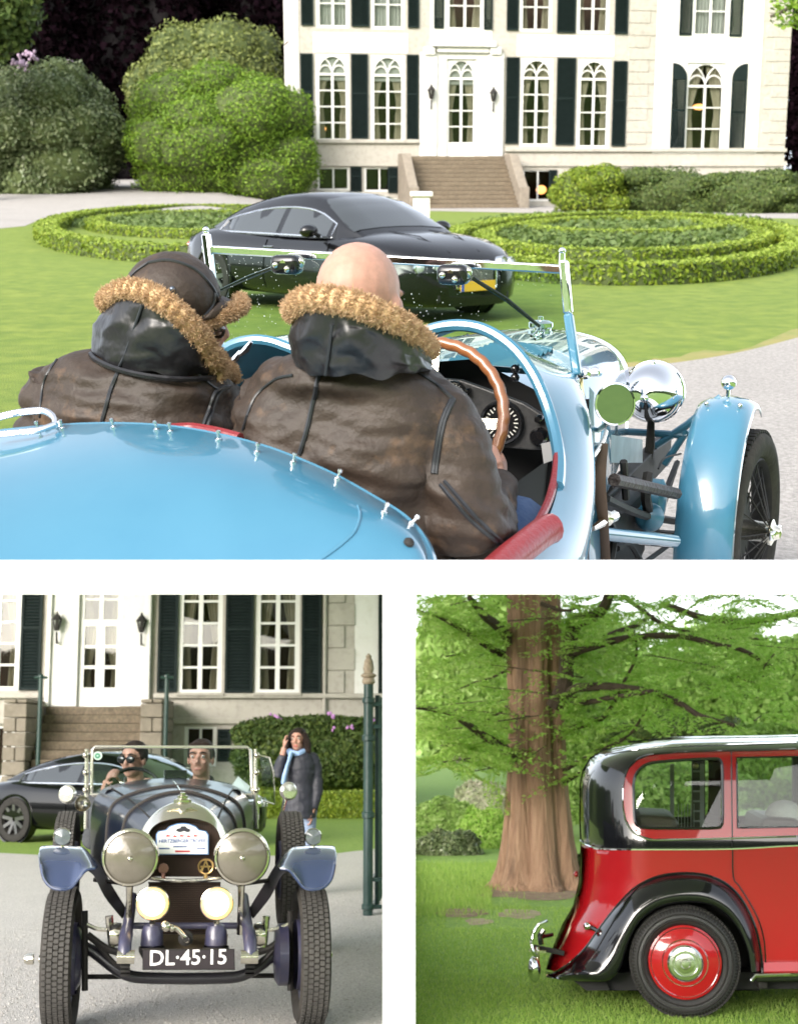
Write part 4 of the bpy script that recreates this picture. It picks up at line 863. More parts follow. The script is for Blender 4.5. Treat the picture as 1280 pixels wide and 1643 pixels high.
def front_wheel(r, s, z, steer, parent, sd):
    ax = CRt * math.cos(steer) + CA * -math.sin(steer); ax = ax * sd; c = C1(r, s, z); M = axis_matrix(c, ax)
    w = WW / 2
    ty = obj('wheel', MB().lathe([(.275, .03), (.285, .045), (.32, .056), (.355, .05), (.368, .035), (.376, .0), (.368, -.035), (.355, -.05), (.32, -.056), (.285, -.045), (.275, -.03)], M, 56), TREADC, parent)
    obj('rim', MB().lathe([(.278, .03), (.268, .038), (.262, .02), (.262, -.02), (.268, -.038), (.278, -.03)], M, 48), DARK, ty)
    tr = MB()
    for k in range(72):
        a = 2 * math.pi * k / 72
        for off in (-.022, .022):
            q = V((math.cos(a) * .3745, math.sin(a) * .3745, off)); tg = V((-math.sin(a), math.cos(a), 0)); nn = V((math.cos(a), math.sin(a), 0))
            tr.hexa([M @ (q + tg * (i * .011) + V((0, 0, j * .014)) + nn * kz) for kz in (-.005, .006) for j in (-1, 1) for i in (-1, 1)])
    tag(obj('tread_blocks', tr, RUBBER, ty, smooth=False), kind='stuff')
    for k in range(30):
        a = 2 * math.pi * k / 30 + (.1 if k % 2 else -.1); b = 2 * math.pi * k / 30
        h0 = M @ V((.035 * math.cos(a), .035 * math.sin(a), .085 if k % 2 else -.02)); h1 = M @ V((.264 * math.cos(b), .264 * math.sin(b), .01))
        obj('spoke', MB().tube([h0, h1], .0032, 5), DARK, ty)
    obj('brake_drum', MB().lathe([(.16, -.09), (.16, -.02), (.12, -.01), (0, -.01)], M, 28), DARK, ty)
    hb = obj('hub', MB().lathe([(.04, -.02), (.04, .07), (.05, .085), (.05, .1), (.03, .11), (.02, .13), (0, .135)], M, 20), NICKEL, ty)
    obj('hub_spinner', MB().bar(M @ V((0, -.075, .11)), M @ V((0, .075, .11)), .03, .016, ax), CHROME, hb, bevel=.005)
    return M
hub = PR(1196, 850, .735); hs_, hz_ = (hub - CO).dot(CA), hub.z
ZW = .385
Mw = front_wheel(.735, hs_, hz_, R(6), car, 1); front_wheel(-.735, hs_, hz_, R(6), car, -1)
def wing(r, sd):
    c = C1(r, hs_, hz_); prof = [(-.105, -.035), (-.10, -.012), (-.07, .004), (0, .016), (.07, .004), (.10, -.012), (.105, -.035)]; rings = []
    RF = .485
    for k in range(41):
        a = R(lerp(228, 62, k / 40)); u = -CA * -math.cos(a) + V((0, 0, math.sin(a))) 
        u = CA * math.cos(a) + V((0, 0, math.sin(a))); fl = .05 * max(0, (k - 34) / 6) ** 2 * 0
        rr = RF + .03 * max(0, (12 - k) / 12) ** 1.5
        rings.append([c + u * (rr + y) + CRt * (x * sd) for x, y in prof])
    inner = [[p - (CA * 0 + V((0, 0, .0))) for p in r_] for r_ in rings]
    w = obj('front_wing', MB().loft(rings, False), BLUE, car, ang=60)
    m = w.modifiers.new('solid', 'SOLIDIFY'); m.thickness = .005
    for k in (3, 30):
        for x in (-.06, .06):
            a = R(lerp(228, 62, k / 40)); u = CA * math.cos(a) + V((0, 0, math.sin(a))); obj('wing_bolt', MB().ball(c + u * (RF + .017) + CRt * x, .009, 8, 5), NICKEL if k > 9 else BLUE, w)
    tp = c + V((0, 0, RF + .012)) + CRt * .0
    if sd > 0: tp = PS(1168, 622, hs_ - .0); 
    lamp = obj('side_lamp', MB().tube([c + V((0, 0, RF + .01)), c + V((0, 0, RF + .045))], .007, 8).ball(c + V((0, 0, RF + .068)), (.028, .034, .028), 16, 10), CHROME, car)
wing(.645, 1); wing(-.645, -1)
# chassis rails, axle, leaf springs, tie rods, wing stays
obj('front_axle', MB().bar(C1(-.68, hs_, hz_ - .06), C1(.68, hs_, hz_ - .06), .05, .06), DARK, car, bevel=.008)
for sd in (-1, 1):
    obj('chassis_rail', MB().bar(C1(.4 * sd, -.2, .62), C1(.36 * sd, hs_ + .35, .60), .05, .12), DARK, car, bevel=.006)
    for k in range(5): obj('leaf_spring', MB().tube(cr([C1(.40 * sd, hs_ - .48 + .06 * k, .53 - .022 * k), C1(.40 * sd, hs_, .44 - .022 * k), C1(.40 * sd, hs_ + .42 - .06 * k, .53 - .022 * k)], 4), .012, 6), DARK, car)
    obj('wing_stay', MB().tube([C1(.38 * sd, hs_, hz - .22), C1(.5 * sd, hs_, hz - .13), C1(.62 * sd, hs_, hz - .02)], .015, 8), BLUED, car)
    obj('wing_stay', MB().tube([C1(.5 * sd, hs_, hz - .15), C1(.42 * sd, hs_, .6)], .014, 8), BLUED, car)
    obj('brake_rod', MB().tube([C1(.44 * sd, .3, .46), C1(.58 * sd, hs_, .4)], .009, 6), DARK, car)
obj('lamp_bar', MB().tube([C1(-.5, hs_, hz - .17), C1(.5, hs_, hz - .17)], .014, 8), BLUED, car)
obj('steering_arm', MB().tube([PR(985, 770, .5), PR(1040, 782, .52), PR(1085, 792, .56)], .02, 8), PM('brown_grease', (.045, .03, .025), .5, bump=(40, .6)), car)
obj('front_tube', MB().tube([PR(960, 856, .5), PR(1020, 862, .55), PR(1082, 868, .6)], .021, 10), BLUE, car)
obj('shock_absorber', MB().lathe([(.07, -.03), (.07, .03), (.05, .04), (0, .045)], axis_matrix(PR(1048, 800, .48), CRt), 20).ball(PR(1042, 830, .5), .05, 12, 8), BLUED, car)
obj('engine_sump', MB().box(C1(.2, 1.1, .5), (.5, .8, .3), Matrix((CRt, CA, V((0, 0, 1)))).transposed()), DARK, car, bevel=.04)
obj('number_panel', MB().prism([PR(975, 697, .42), PR(1026, 705, .42), PR(1026, 742, .42), PR(975, 742, .42)], CRt * .01), GREYM, car, smooth=False)
for pts, r_ in ((((972, 800), (1030, 826), (1082, 836)), .014), (((990, 880), (1010, 872), (1030, 905)), .01), (((975, 830), (985, 860), (980, 900)), .012), (((1056, 752), (1066, 735), (1092, 728)), .004), (((968, 826), (962, 840), (955, 856)), .02), (((1000, 740), (1004, 800)), .012), (((1040, 760), (1036, 800), (1050, 850)), .018)):
    obj('linkage_rod', MB().tube(cr([PR(x, y, .5) for x, y in pts], 4), r_, 6), DARK, car)
obj('chrome_joint', MB().ball(PR(972, 832, .58), .022, 10, 8).tube([PR(950, 848, .58), PR(965, 838, .58), PR(985, 828, .58)], [.008, .014, .016], 8), NICKEL, car)
obj('bonnet_strap', MB().tube(cr([PR(966, 712, .575), PR(962, 770, .58), PR(966, 830, .58), PR(970, 905, .57), PR(970, 950, .57)], 4), .016, 8, flat=.35, up=CA), STRAPM, car)
side2 = [[PR(945, y, .56) for y in (620, 700, 780, 860, 960)], [PR(962, y, .57) for y in (640, 710, 780, 860, 960)], [PR(972, y, .50) for y in (650, 720, 780, 860, 960)]]
obj('body_flank', MB().loft(side2, False), BLUE, car)

# ================================================================== the two people in the blue car
SKIN = PM('skin', (.40, .225, .165), .5, sss=.12, var=(14, (.47, .25, .19), .2), var2=(60, (.36, .2, .15), .15), bump=(220, .12, 3, .004), spec=.4)
LEATHER = PM('worn_brown_leather', (.022, .015, .011), .56, var=(6, (.046, .032, .024), .2), var2=(13, (.11, .066, .038), .1, .66), bump=(90, .16, 6), spec=.35)
BLKL = PM('black_leather', (.011, .011, .013), .38, bump=(13, .6, 3, .02), spec=.45, coat=.15, crough=.35)
FUR = PM('tan_sheepskin', (.50, .32, .16), .95, var=(30, (.66, .47, .28), .2)); WOOL = PM('sheep_wool', (.36, .23, .125), .95, attr=((.50, .34, .20), (.62, .46, .30)), transl=.3); PIPE = PM('black_piping', (.016, .018, .022), .4)
DENIM = PM('blue_denim', (.06, .11, .24), .9, var=(60, (.1, .16, .3)))
def wr(sc, amp, st=V((1, 1, 1))):
    return lambda p: amp * (fbm(V((p.x * st.x, p.y * st.y, p.z * st.z)), sc, 3)) 
def head_mb(c, fw, k=1.0, tilt=0.0, jaw=1.0, nb=0.0, nl=.2):
    """head turned towards fw; k scales a 0.23 m head"""
    fw = V(fw).normalized(); sd = V((fw.y, -fw.x, 0)).normalized(); up = sd.cross(fw); Mx = Matrix((sd, fw, up)).transposed(); m = MB()
    def L(x, y, z): return V(c) + Mx @ V((x * k, y * k, z * k))
    m.ball(L(0, -.012, .028), (.076 * k, .096 * k, .09 * k), 20, 14, Mx); m.ball(L(0, .022, -.04), (.06 * k * jaw, .07 * k, .08 * k), 18, 12, Mx)
    m.ball(L(0, .055, -.085), (.034 * k * jaw, .03 * k, .028 * k), 12, 8, Mx)
    m.tube([L(0, .078, .02), L(0, .098, -.012), L(0, .106, -.03)], [.009 * k, .013 * k, .015 * k], 8); m.ball(L(0, .092, -.036), (.019 * k, .012 * k, .01 * k), 10, 6, Mx)
    for s in (-1, 1):
        m.ball(L(s * .077, -.005, -.012), (.012 * k, .022 * k, .034 * k), 10, 8, Mx); m.ball(L(s * .036, .066, -.022), (.022 * k, .02 * k, .018 * k), 10, 8, Mx)
        m.tube([L(s * .012, .088, .034), L(s * .034, .084, .04), L(s * .055, .068, .03)], .009 * k, 6)
    m.ball(L(0, .083, -.064), (.024 * k, .012 * k, .008 * k), 12, 6, Mx); m.ball(L(0, .08, -.075), (.02 * k, .012 * k, .008 * k), 12, 6, Mx)
    m.tube([L(0, -.02 + nb * .3, -.05), L(0, -.03 + nb, lerp(-.05, -nl, .55)), L(0, -.035 + nb, -nl)], [.055 * k, .056 * k, .065 * k if nl > .18 else .055], 14)
    return m, L, Mx
EYEW = PM('eye_white', (.7, .68, .64), .3); IRIS = PM('eye_dark', (.03, .02, .015), .2); LIP = PM('lip', (.42, .17, .14), .45); BROW = PM('dark_hair', (.025, .016, .01), .6, bump=(120, .6))
def face(person, L, Mx, k, lip=LIP):
    for s in (-1, 1):
        e = obj('eye', MB().ball(L(s * .034, .078, .012), .0105 * k, 10, 8), EYEW, person); obj('iris', MB().ball(L(s * .034, .0865, .012), .006 * k, 8, 6), IRIS, e)
        obj('eyebrow', MB().tube([L(s * .014, .097, .035), L(s * .034, .094, .042), L(s * .056, .078, .034)], [.004 * k, .0055 * k, .003 * k], 6), BROW, person)
    obj('mouth', MB().tube([L(-.024, .088, -.068), L(0, .0965, -.066), L(.024, .088, -.068)], [.003 * k, .006 * k, .003 * k], 6), lip, person)
def hand_mb(m, wrist, dirv, palm_n, k=1.0, curl=1.0, side=1):
    """palm and five curled fingers added to m"""
    d = V(dirv).normalized(); n = V(palm_n); n = (n - d * n.dot(d)).normalized(); s = d.cross(n) * side
    P = lambda a, b, c: V(wrist) + (d * a + s * b + n * c) * k
    m.tube([P(0, 0, 0), P(.03, 0, 0), P(.085, .0, .0)], [.026 * k, .034 * k, .036 * k], 10, flat=.5, up=n)
    for i, (b, ln) in enumerate(((-.03, .062), (-.01, .075), (.011, .07), (.03, .055))):
        m.tube([P(.075, b, 0), P(.085 + ln * .42, b * 1.05, .012 * curl), P(.085 + ln * .7, b * 1.05, .038 * curl), P(.085 + ln * .62, b * 1.02, .06 * curl)], [.0105 * k, .0095 * k, .0088 * k, .0075 * k], 7)
    m.tube([P(.02, -.03, .004), P(.055, -.052, .02), P(.085, -.05, .036)], [.014 * k, .0115 * k, .009 * k], 7)
    return m
def fur_roll(name, pts, r, parent, loop=True, n=9000):
    """lumpy sheepskin roll with short curls all over it"""
    pts = [V(p) for p in pts]; rr = r if hasattr(r, '__len__') else [r] * len(pts)
    mb = MB().tube(pts, rr, 14, loop=loop)
    mb.v = [tuple(V(p) + V(p).normalized() * 0 + V((noise.noise(V(p) * 55), noise.noise(V(p) * 55 + V((9, 0, 0))), noise.noise(V(p) * 55 + V((0, 7, 0))))) * .0028) for p in mb.v]
    f = obj(name, mb, FUR, parent, ang=0)
    ps = RNG.integers(0, len(mb.f), n); vs = np.array(mb.v); fa = np.array([q[:4] if len(q) == 4 else (q + q)[:4] for q in mb.f])[ps]
    w = RNG.dirichlet((1, 1, 1, 1), n); P = np.sum(vs[fa] * w[:, :, None], axis=1)
    cl = np.array([tuple(p) for p in cr(pts + ([pts[0]] if loop else []), 8)]); near = np.concatenate([cl[np.argmin(((q[:, None, :] - cl[None]) ** 2).sum(2), axis=1)] for q in np.array_split(P, 40)]); N = unit(P - near)
    n = len(P); T = unit(N + RNG.normal(0, .55, (n, 3))); S = unit(np.cross(T, RNG.normal(0, 1, (n, 3)))); ln = RNG.uniform(.002, .0068, (n, 1)); wd = .001; bend = RNG.normal(0, .003, (n, 3)); B0 = P - N * .002
    v = np.stack([B0 - S * wd, B0 + S * wd, B0 + T * ln + bend + S * wd * .6, B0 + T * ln + bend - S * wd * .6], 1).reshape(-1, 3); lf = np_mesh(v, np.arange(n * 4).reshape(-1, 4), RNG.uniform(0, 1, n))
    tag(mesh_obj('wool', lf, WOOL, f, smooth=False), kind='stuff')
    return f
# ---- driver
dr = thing('person', 'bald driver in a worn brown sheepskin jacket holding the wooden steering wheel', 'person', C1(.34, -1.05, .5), -TH, M1)
HC = UP.Y(577, 492, 2.80)
bm_, L, Mx = head_mb(HC, CA * .97 + V((0, 0, -.16)) + CRt * .02, 1.0, nb=.05, nl=.15)
HW = SW + (M.to_3x3() @ V((SR * math.cos(R(-28)), SR * math.sin(R(-28)), 0))) if False else UP.Y(797, 748, 3.22)
torsoC = UP.Y(560, 760, 2.86)
def tor(vw, px, cy_): return [vw.Y(*q) for q in px]
# body under the clothes: neck, chest, arms, hands as one skin
sh_r = UP.Y(690, 690, 2.86); sh_l = UP.Y(430, 690, 2.92); el = UP.Y(758, 856, 2.79); wrp = UP.Y(799, 774, 3.14)
bm_.tube([L(0, .02, -.10), UP.Y(565, 650, 2.96), UP.Y(575, 930, 2.97)], [.05, .06, .08], 14)
bm_.tube([UP.Y(560, 700, 2.92), sh_r, el, wrp], [.05, .045, .04, .03], 12); bm_.tube([UP.Y(560, 700, 2.92), sh_l, UP.Y(450, 780, 3.0), UP.Y(560, 720, 3.2)], [.05, .045, .04, .03], 12)
hand_mb(bm_, wrp + V((0, .0, .0)), UP.Y(803, 735, 3.30) - wrp, V((-1, -.25, .1)), 1.0, 1.0, -1)
hand_mb(bm_, UP.Y(560, 720, 3.2), UP.Y(572, 690, 3.34) - UP.Y(560, 720, 3.2), V((1, -.25, 0)), .95, 1.0, 1)
mesh_obj('body', fuse(bm_, .006, 3), SKIN, dr, ang=0); face(dr, L, Mx, 1.0)
jk = MB()
def sec(y, xl, xr, d, dep, n=28, pw=2.6, tilt=0.0):
    a, b = UP.Y(xl, y, d), UP.Y(xr, y, d); c = (a + b) / 2; w = (b - a).length / 2
    e = (CRt * .8 + V((1, 0, 0)) * .2).normalized(); f_ = V((-e.y, e.x, 0)); out = []
    for k in range(n):
        t = 2 * math.pi * k / n; cs, sn = math.cos(t), math.sin(t)
        out.append(c + e * (w * math.copysign(abs(cs) ** (2 / pw), cs)) + f_ * (dep * math.copysign(abs(sn) ** (2 / pw), sn)) + V((0, 0, tilt * cs)))
    return out
secs = [(568, 495, 655, 2.87, .10), (580, 455, 676, 2.87, .13), (600, 420, 702, 2.87, .145), (625, 396, 728, 2.88, .15), (660, 378, 742, 2.88, .165), (710, 373, 738, 2.88, .175), (770, 378, 722, 2.88, .18), (830, 395, 725, 2.88, .18), (900, 430, 735, 2.9, .18), (960, 440, 740, 2.92, .18)]
jk.loft([sec(*q) for q in secs], True, True)
jk.tube(cr([UP.Y(662, 655, 2.86), UP.Y(700, 695, 2.82), UP.Y(724, 760, 2.79), UP.Y(744, 820, 2.77), UP.Y(756, 868, 2.78)], 5), list(np.interp(np.arange(21), [0, 5, 12, 17, 20], [.085, .087, .082, .08, .066])), 18)
jk.tube(cr([UP.Y(758, 858, 2.78), UP.Y(784, 838, 2.88), UP.Y(788, 808, 3.0), UP.Y(795, 782, 3.11)], 5), list(np.interp(np.arange(16), [0, 4, 10, 15], [.066, .062, .05, .036])), 16)
jk.tube([UP.Y(440, 640, 2.92), UP.Y(420, 720, 2.98), UP.Y(470, 800, 3.05), UP.Y(555, 735, 3.2)], [.08, .075, .065, .045], 14)
fold = lambda p: .015 * fbm(V((p.x * .5, p.y * .7, p.z * 1.8 + p.x * .5)), 9.0, 2) + .005 * fbm(V((p.x * .6, p.y, p.z * 1.6)), 24.0, 2) + .008 * math.sin(p.z * 55 + 14 * p.x + 4 * noise.noise(p * 6)) * max(0, noise.noise(p * 4.2) + .2)
jacket = mesh_obj('jacket', fuse(jk, .007, 4, fold), LEATHER, dr, ang=0)
def on_mesh(o_me, x, y, off=.0):
    from mathutils.bvhtree import BVHTree
    global _BV
    if '_BV' not in globals(): _BV = {}
    if o_me.name not in _BV: _BV[o_me.name] = BVHTree.FromPolygons([v_.co for v_ in o_me.vertices], [p_.vertices for p_ in o_me.polygons])
    h_, n_, _, _ = _BV[o_me.name].ray_cast(UP.o, UP.d(x, y).normalized())
    if h_ is None: return None
    return h_ + n_ * off
def seam_on(parent, o, pts, r=.004, name='seam', mat=None, two=0.0):
    q = [on_mesh(o.data, p.x, p.y, r * .35) for p in cr([(x, y, 0) for x, y in pts], 6)]
    q = [p for p in q if p is not None]
    if len(q) > 2: return obj(name, MB().tube(q, r, 6), mat or PIPE, parent)
seam_on(jacket, jacket, [(516, 575), (506, 630), (492, 690), (480, 730)], .0045)
seam_on(jacket, jacket, [(672, 600), (700, 618), (728, 642)], .004)
for dx in (0, 5): seam_on(jacket, jacket, [(728 - dx, 640 + dx * .3), (714 - dx, 672), (706 - dx, 710), (699 - dx, 760)], .0042)
for dx in (0, 6): seam_on(jacket, jacket, [(706 + dx, 778 - dx), (730 + dx, 806 - dx), (765 + dx, 844 - dx), (806, 876 - dx)], .0042)
seam_on(jacket, jacket, [(470, 602), (440, 610), (408, 640), (390, 690)], .003)
def collar(parent, base, top, nm='collar', k=9, name='collar_seam', wr_=.017):
    """standing collar: rings of points from base loop to top loop"""
    rings = []
    for i in range(k + 1):
        u = i / k; rings.append([lerp(a, b, u) + (lerp(a, b, u) - sum(top, V()) / len(top)).normalized() * (.010 * math.sin(math.pi * u)) + V((noise.noise(V((j * .9, i * .35, 3))), noise.noise(V((j * .8, i * .5, 8))), noise.noise(V((j * .5, i * .9, 5))))) * wr_ for j, (a, b) in enumerate(zip(base, top))])
    c = obj(nm, MB().loft(rings, True), BLKL, parent, ang=0); m = c.modifiers.new('sub', 'SUBSURF'); m.levels = m.render_levels = 2
    return c
def loop_px(pts): return [UP.Y(*p) for p in pts]
# front half of each loop is at greater depth
dbase = cr(loop_px([(470, 575, 2.82), (478, 592, 2.76), (515, 601, 2.70), (570, 604, 2.67), (630, 603, 2.69), (672, 598, 2.75), (692, 592, 2.85), (660, 585, 2.95), (600, 572, 3.0), (530, 568, 2.97), (485, 570, 2.9), (470, 575, 2.82)]), 3)[:-1]
dtop = cr(loop_px([(471, 505, 2.82), (486, 490, 2.73), (525, 486, 2.67), (575, 497, 2.645), (625, 518, 2.66), (664, 543, 2.72), (684, 566, 2.84), (665, 560, 2.97), (610, 530, 3.02), (540, 510, 2.99), (490, 505, 2.9), (471, 505, 2.82)]), 3)[:-1]
cl_ = collar(jacket, dbase, dtop); tag(cl_)
fur_roll('fur_edge', [p + V((0, 0, .008)) for p in dtop], .0215, jacket, True, 60000)
obj('collar_seam', MB().tube([UP.Y(533, 520, 2.652), UP.Y(528, 560, 2.665), UP.Y(522, 602, 2.682)], .003, 6), PIPE, jacket)
obj('trousers', MB().tube(cr([UP.Y(740, 960, 2.95), UP.Y(800, 880, 3.1), UP.Y(828, 850, 3.25)], 4), [.085] * 5 + [.08] * 4, 14), DENIM, dr)
obj('hair_stubble', MB().ball(L(0, -.03, -.02), (.0775, .086, .06), 18, 10, Mx), PM('stubble', (.36, .24, .19), .7, var=(160, (.27, .19, .155), .2)), dr)
# ---- passenger
pa = thing('person', 'passenger in a brown leather jacket and fur trimmed leather cap beside the driver', 'person', C1(-.18, -.85, .5), -TH, M1)
PH = UP.Y(288, 514, 3.12)
bm_, L, Mx = head_mb(PH, (CA * .75 + CRt * .62 + V((0, 0, -.12))), 1.0, nb=.04, nl=.14)
bm_.tube([L(0, .01, -.11), UP.Y(235, 680, 3.18), UP.Y(235, 760, 3.2)], [.055, .09, .10], 14)
bm_.tube([UP.Y(235, 680, 3.16), UP.Y(120, 680, 3.17), UP.Y(100, 745, 3.2), UP.Y(220, 760, 3.45)], [.05, .045, .04, .03], 12); bm_.tube([UP.Y(235, 680, 3.16), UP.Y(330, 690, 3.16), UP.Y(345, 745, 3.2), UP.Y(300, 760, 3.45)], [.05, .045, .04, .03], 12)
hand_mb(bm_, UP.Y(220, 760, 3.45), V((.5, .8, 0)), V((0, 0, -1)), .95, .5, 1); hand_mb(bm_, UP.Y(300, 760, 3.45), V((-.3, .8, 0)), V((0, 0, -1)), .95, .5, -1)
mesh_obj('body', fuse(bm_, .006, 3), SKIN, pa, ang=0); face(pa, L, Mx, 1.0)
jk = MB()
secs = [(560, 112, 300, 3.16, .06), (572, 90, 335, 3.15, .10), (592, 70, 362, 3.14, .13), (625, 56, 378, 3.14, .15), (665, 50, 382, 3.14, .16), (710, 52, 384, 3.15, .17), (780, 60, 384, 3.2, .17)]
jk.loft([sec(*q) for q in secs], True, True)
jk.tube([UP.Y(100, 610, 3.16), UP.Y(78, 690, 3.18), UP.Y(95, 760, 3.2), UP.Y(215, 765, 3.42)], [.075, .07, .06, .05], 14); jk.tube([UP.Y(345, 640, 3.14), UP.Y(352, 740, 3.2), UP.Y(305, 765, 3.42)], [.07, .06, .05], 14)
pj = mesh_obj('jacket', fuse(jk, .007, 4, fold), LEATHER, pa, ang=0)
seam_on(pj, pj, [(196, 585), (180, 620), (170, 655), (160, 690)], .0045)
for dx in (0, 7): seam_on(pj, pj, [(368 - dx, 620), (352 - dx, 628), (340 - dx, 660), (330 - dx, 690)], .0042)
seam_on(pj, pj, [(318, 600), (345, 622), (362, 622)], .003); seam_on(pj, pj, [(100, 566), (72, 610), (64, 670)], .003)
pbase = cr(loop_px([(146, 552, 3.16), (152, 570, 3.08), (190, 588, 3.02), (245, 600, 2.99), (300, 604, 3.0), (345, 600, 3.06), (362, 590, 3.16), (330, 575, 3.25), (270, 560, 3.3), (200, 550, 3.27), (160, 548, 3.22), (146, 552, 3.16)]), 3)[:-1]
ptop = cr(loop_px([(170, 488, 3.14), (190, 473, 3.06), (225, 470, 3.0), (265, 490, 2.965), (300, 520, 2.965), (328, 555, 3.0), (348, 590, 3.06), (345, 575, 3.2), (310, 540, 3.28), (250, 505, 3.3), (195, 490, 3.24), (170, 488, 3.14)]), 3)[:-1]
collar(pj, pbase, ptop, wr_=.018)
fur_roll('fur_edge', [p + V((0, 0, .006)) for p in ptop], .0195, pj, True, 60000)
obj('collar_seam', MB().tube(cr([UP.Y(228, 490, 2.985), UP.Y(214, 530, 2.995), UP.Y(200, 570, 3.01), UP.Y(190, 590, 3.02)], 4), .003, 6), PIPE, pj)
obj('collar_piping', MB().tube(cr([p + V((0, -.012, -.004)) for p in pbase[2:20]], 2), .006, 6), BLKL, pj)
fur_roll('fur_edge', cr([UP.Y(345, 600, 3.05), UP.Y(366, 592, 3.14), UP.Y(372, 606, 3.2)], 4), .016, pj, False, 6000)
# cap: leather crown, seams, button, fur peak
ct = MB(); HB = UP.Y(277, 468, 3.10)
ct.ball(HB + V((-.002, 0, -.005)), (.1, .115, .088), 28, 18)
cap = mesh_obj('leather_cap', fuse(ct, .007, 3, lambda p: .0018 * fbm(p, 30.0, 3)), LEATHER, pa, ang=0)
brim = MB().loft([[UP.Y(*q) for q in r_] for r_ in (
    [(318, 520, 3.03), (335, 508, 3.02), (352, 486, 3.06), (356, 474, 3.13)], [(330, 522, 3.06), (350, 512, 3.06), (372, 494, 3.1), (370, 480, 3.16)], [(345, 516, 3.1), (366, 506, 3.1), (388, 490, 3.14), (380, 478, 3.2)])], False)
obj('cap_peak', brim, LEATHER, cap).modifiers.new('solid', 'SOLIDIFY').thickness = .006
fur_roll('fur_edge', cr([UP.Y(318, 522, 3.03), UP.Y(342, 512, 3.06), UP.Y(364, 503, 3.09), UP.Y(384, 493, 3.13), UP.Y(386, 482, 3.2)], 5), [.013] * 6 + [.015] * 15, cap, False, 14000)
seam_on(cap, cap, [(238, 422), (272, 418), (312, 432), (338, 458), (350, 482)], .0035); seam_on(cap, cap, [(204, 460), (214, 440), (238, 422)], .0035)
for dx in (0, 6): seam_on(cap, cap, [(350 - dx, 470), (347 - dx, 488), (335 - dx, 504), (316, 514)], .0035)
p = on_mesh(cap.data, 276, 464, .001)
if p: obj('snap_button', MB().ball(p, .0065, 10, 6), PM('dull_steel', (.12, .14, .17), .3, .8), cap)
obj('goggles', MB().tube([UP.Y(332, 528, 3.05), UP.Y(346, 526, 3.07), UP.Y(358, 528, 3.1)], [.006, .009, .006], 8).tube([UP.Y(350 + 9 * math.cos(a), 531 + 10 * math.sin(a), 3.1) for a in [k * .5236 for k in range(12)]], .0035, 6, loop=True), BLACKP, pa)
CUT = None
# ================================================================== LOWER GARDENS: ground
ZL = -.18
LAWN3 = PM('wide_lawn', (.23, .38, .07), .9, var=(.9, (.30, .44, .10), .25), var2=(14, (.16, .29, .055), .2), bump=(60, .8, 6, .03))  # grass green of the wide lower lawn
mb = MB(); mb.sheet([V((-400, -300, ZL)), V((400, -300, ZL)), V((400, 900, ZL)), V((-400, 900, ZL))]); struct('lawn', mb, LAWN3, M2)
mb = MB(); mb.prism([V((-30, 3, 0)), V((-.02, 3, 0)), V((-.02, 60, 0)), V((-30, 60, 0))], (0, 0, ZL + .003)); struct('lawn_terrace', mb, PM('left_lawn', (.20, .31, .04), .9, var=(.9, (.27, .37, .065), .25), var2=(14, (.13, .23, .025), .2), bump=(60, .8, 6, .03)), M2, smooth=False)  # grass green of the lower left lawn
edge = [LO.G(x, y, .004) for x, y in ((-200, 1362), (-60, 1366), (60, 1372), (200, 1373), (420, 1374), (520, 1372), (570, 1366), (614, 1361))]
mb = MB(); mb.sheet([V((-29, 3.2, .004)), V((-.03, 3.2, .004)), V((-.03, edge[-1].y - .3, .004))] + edge[::-1] + [V((-29, edge[0].y, .004))]); struct('gravel_forecourt', mb, GRAVEL, M2)
# unseen trees added beside and behind the viewer to block the bright horizon
WOODC = PM('wood_green', (.03, .05, .016), .95, var=(.25, (.055, .085, .025), .2), bump=(1.5, 1, 6, .5))
rb_ = []
for k in range(150):
    a = R(24 + 312 * k / 149); r_ = 74 + 5 * noise.noise(V((k * .21, 0, 0))); c_, s_ = math.sin(a), math.cos(a); hgt = 11.5 + 4 * noise.noise(V((k * .33, 4, 0))) + 2 * noise.noise(V((k * 1.1, 8, 0)))
    rb_.append([V((c_ * r_, s_ * r_, ZL)), V((c_ * (r_ - 1.5), s_ * (r_ - 1.5), hgt * .45)), V((c_ * r_, s_ * r_, hgt * .85)), V((c_ * (r_ + 3), s_ * (r_ + 3), hgt)), V((c_ * (r_ + 7), s_ * (r_ + 7), hgt * .8)), V((c_ * (r_ + 8), s_ * (r_ + 8), ZL))])
tag(struct('unseen_tree_belt', MB().loft(rb_, False), WOODC, M2), 'added unseen belt of dark green trees darkening the horizon and reflections', 'wood', kind='stuff')
# loose stones on the near gravel
n = 9000; X = RNG.uniform(-3.2, -.08, n); Yy = 7.4 + 9 * RNG.uniform(0, 1, n) ** 1.6; s = RNG.uniform(.004, .011, n)
base = np.array([[1, 0, -.3], [-.5, .87, -.3], [-.5, -.87, -.3], [0.1, 0, .7]]); ang = RNG.uniform(0, 6.28, n); c, q = np.cos(ang), np.sin(ang)
vs = np.stack([np.stack([X + s * (b[0] * c - b[1] * q), Yy + s * (b[0] * q + b[1] * c), .006 + s * (b[2] + .3)], 1) for b in base], 1).reshape(-1, 3)
k = np.arange(n)[:, None] * 4; fa = np.concatenate([k + np.array(t) for t in ((0, 1, 3), (1, 2, 3), (2, 0, 3))])
tag(mesh_obj('loose_gravel', np_mesh(vs, fa, RNG.uniform(0, 1, len(fa))), leafmat('gravel_stone', (.34, .32, .29), (.45, .43, .40), (.6, .58, .55), .9, 0), None, M2, smooth=False), 'loose pale stones lying on the gravel before the navy car', 'gravel', kind='stuff')

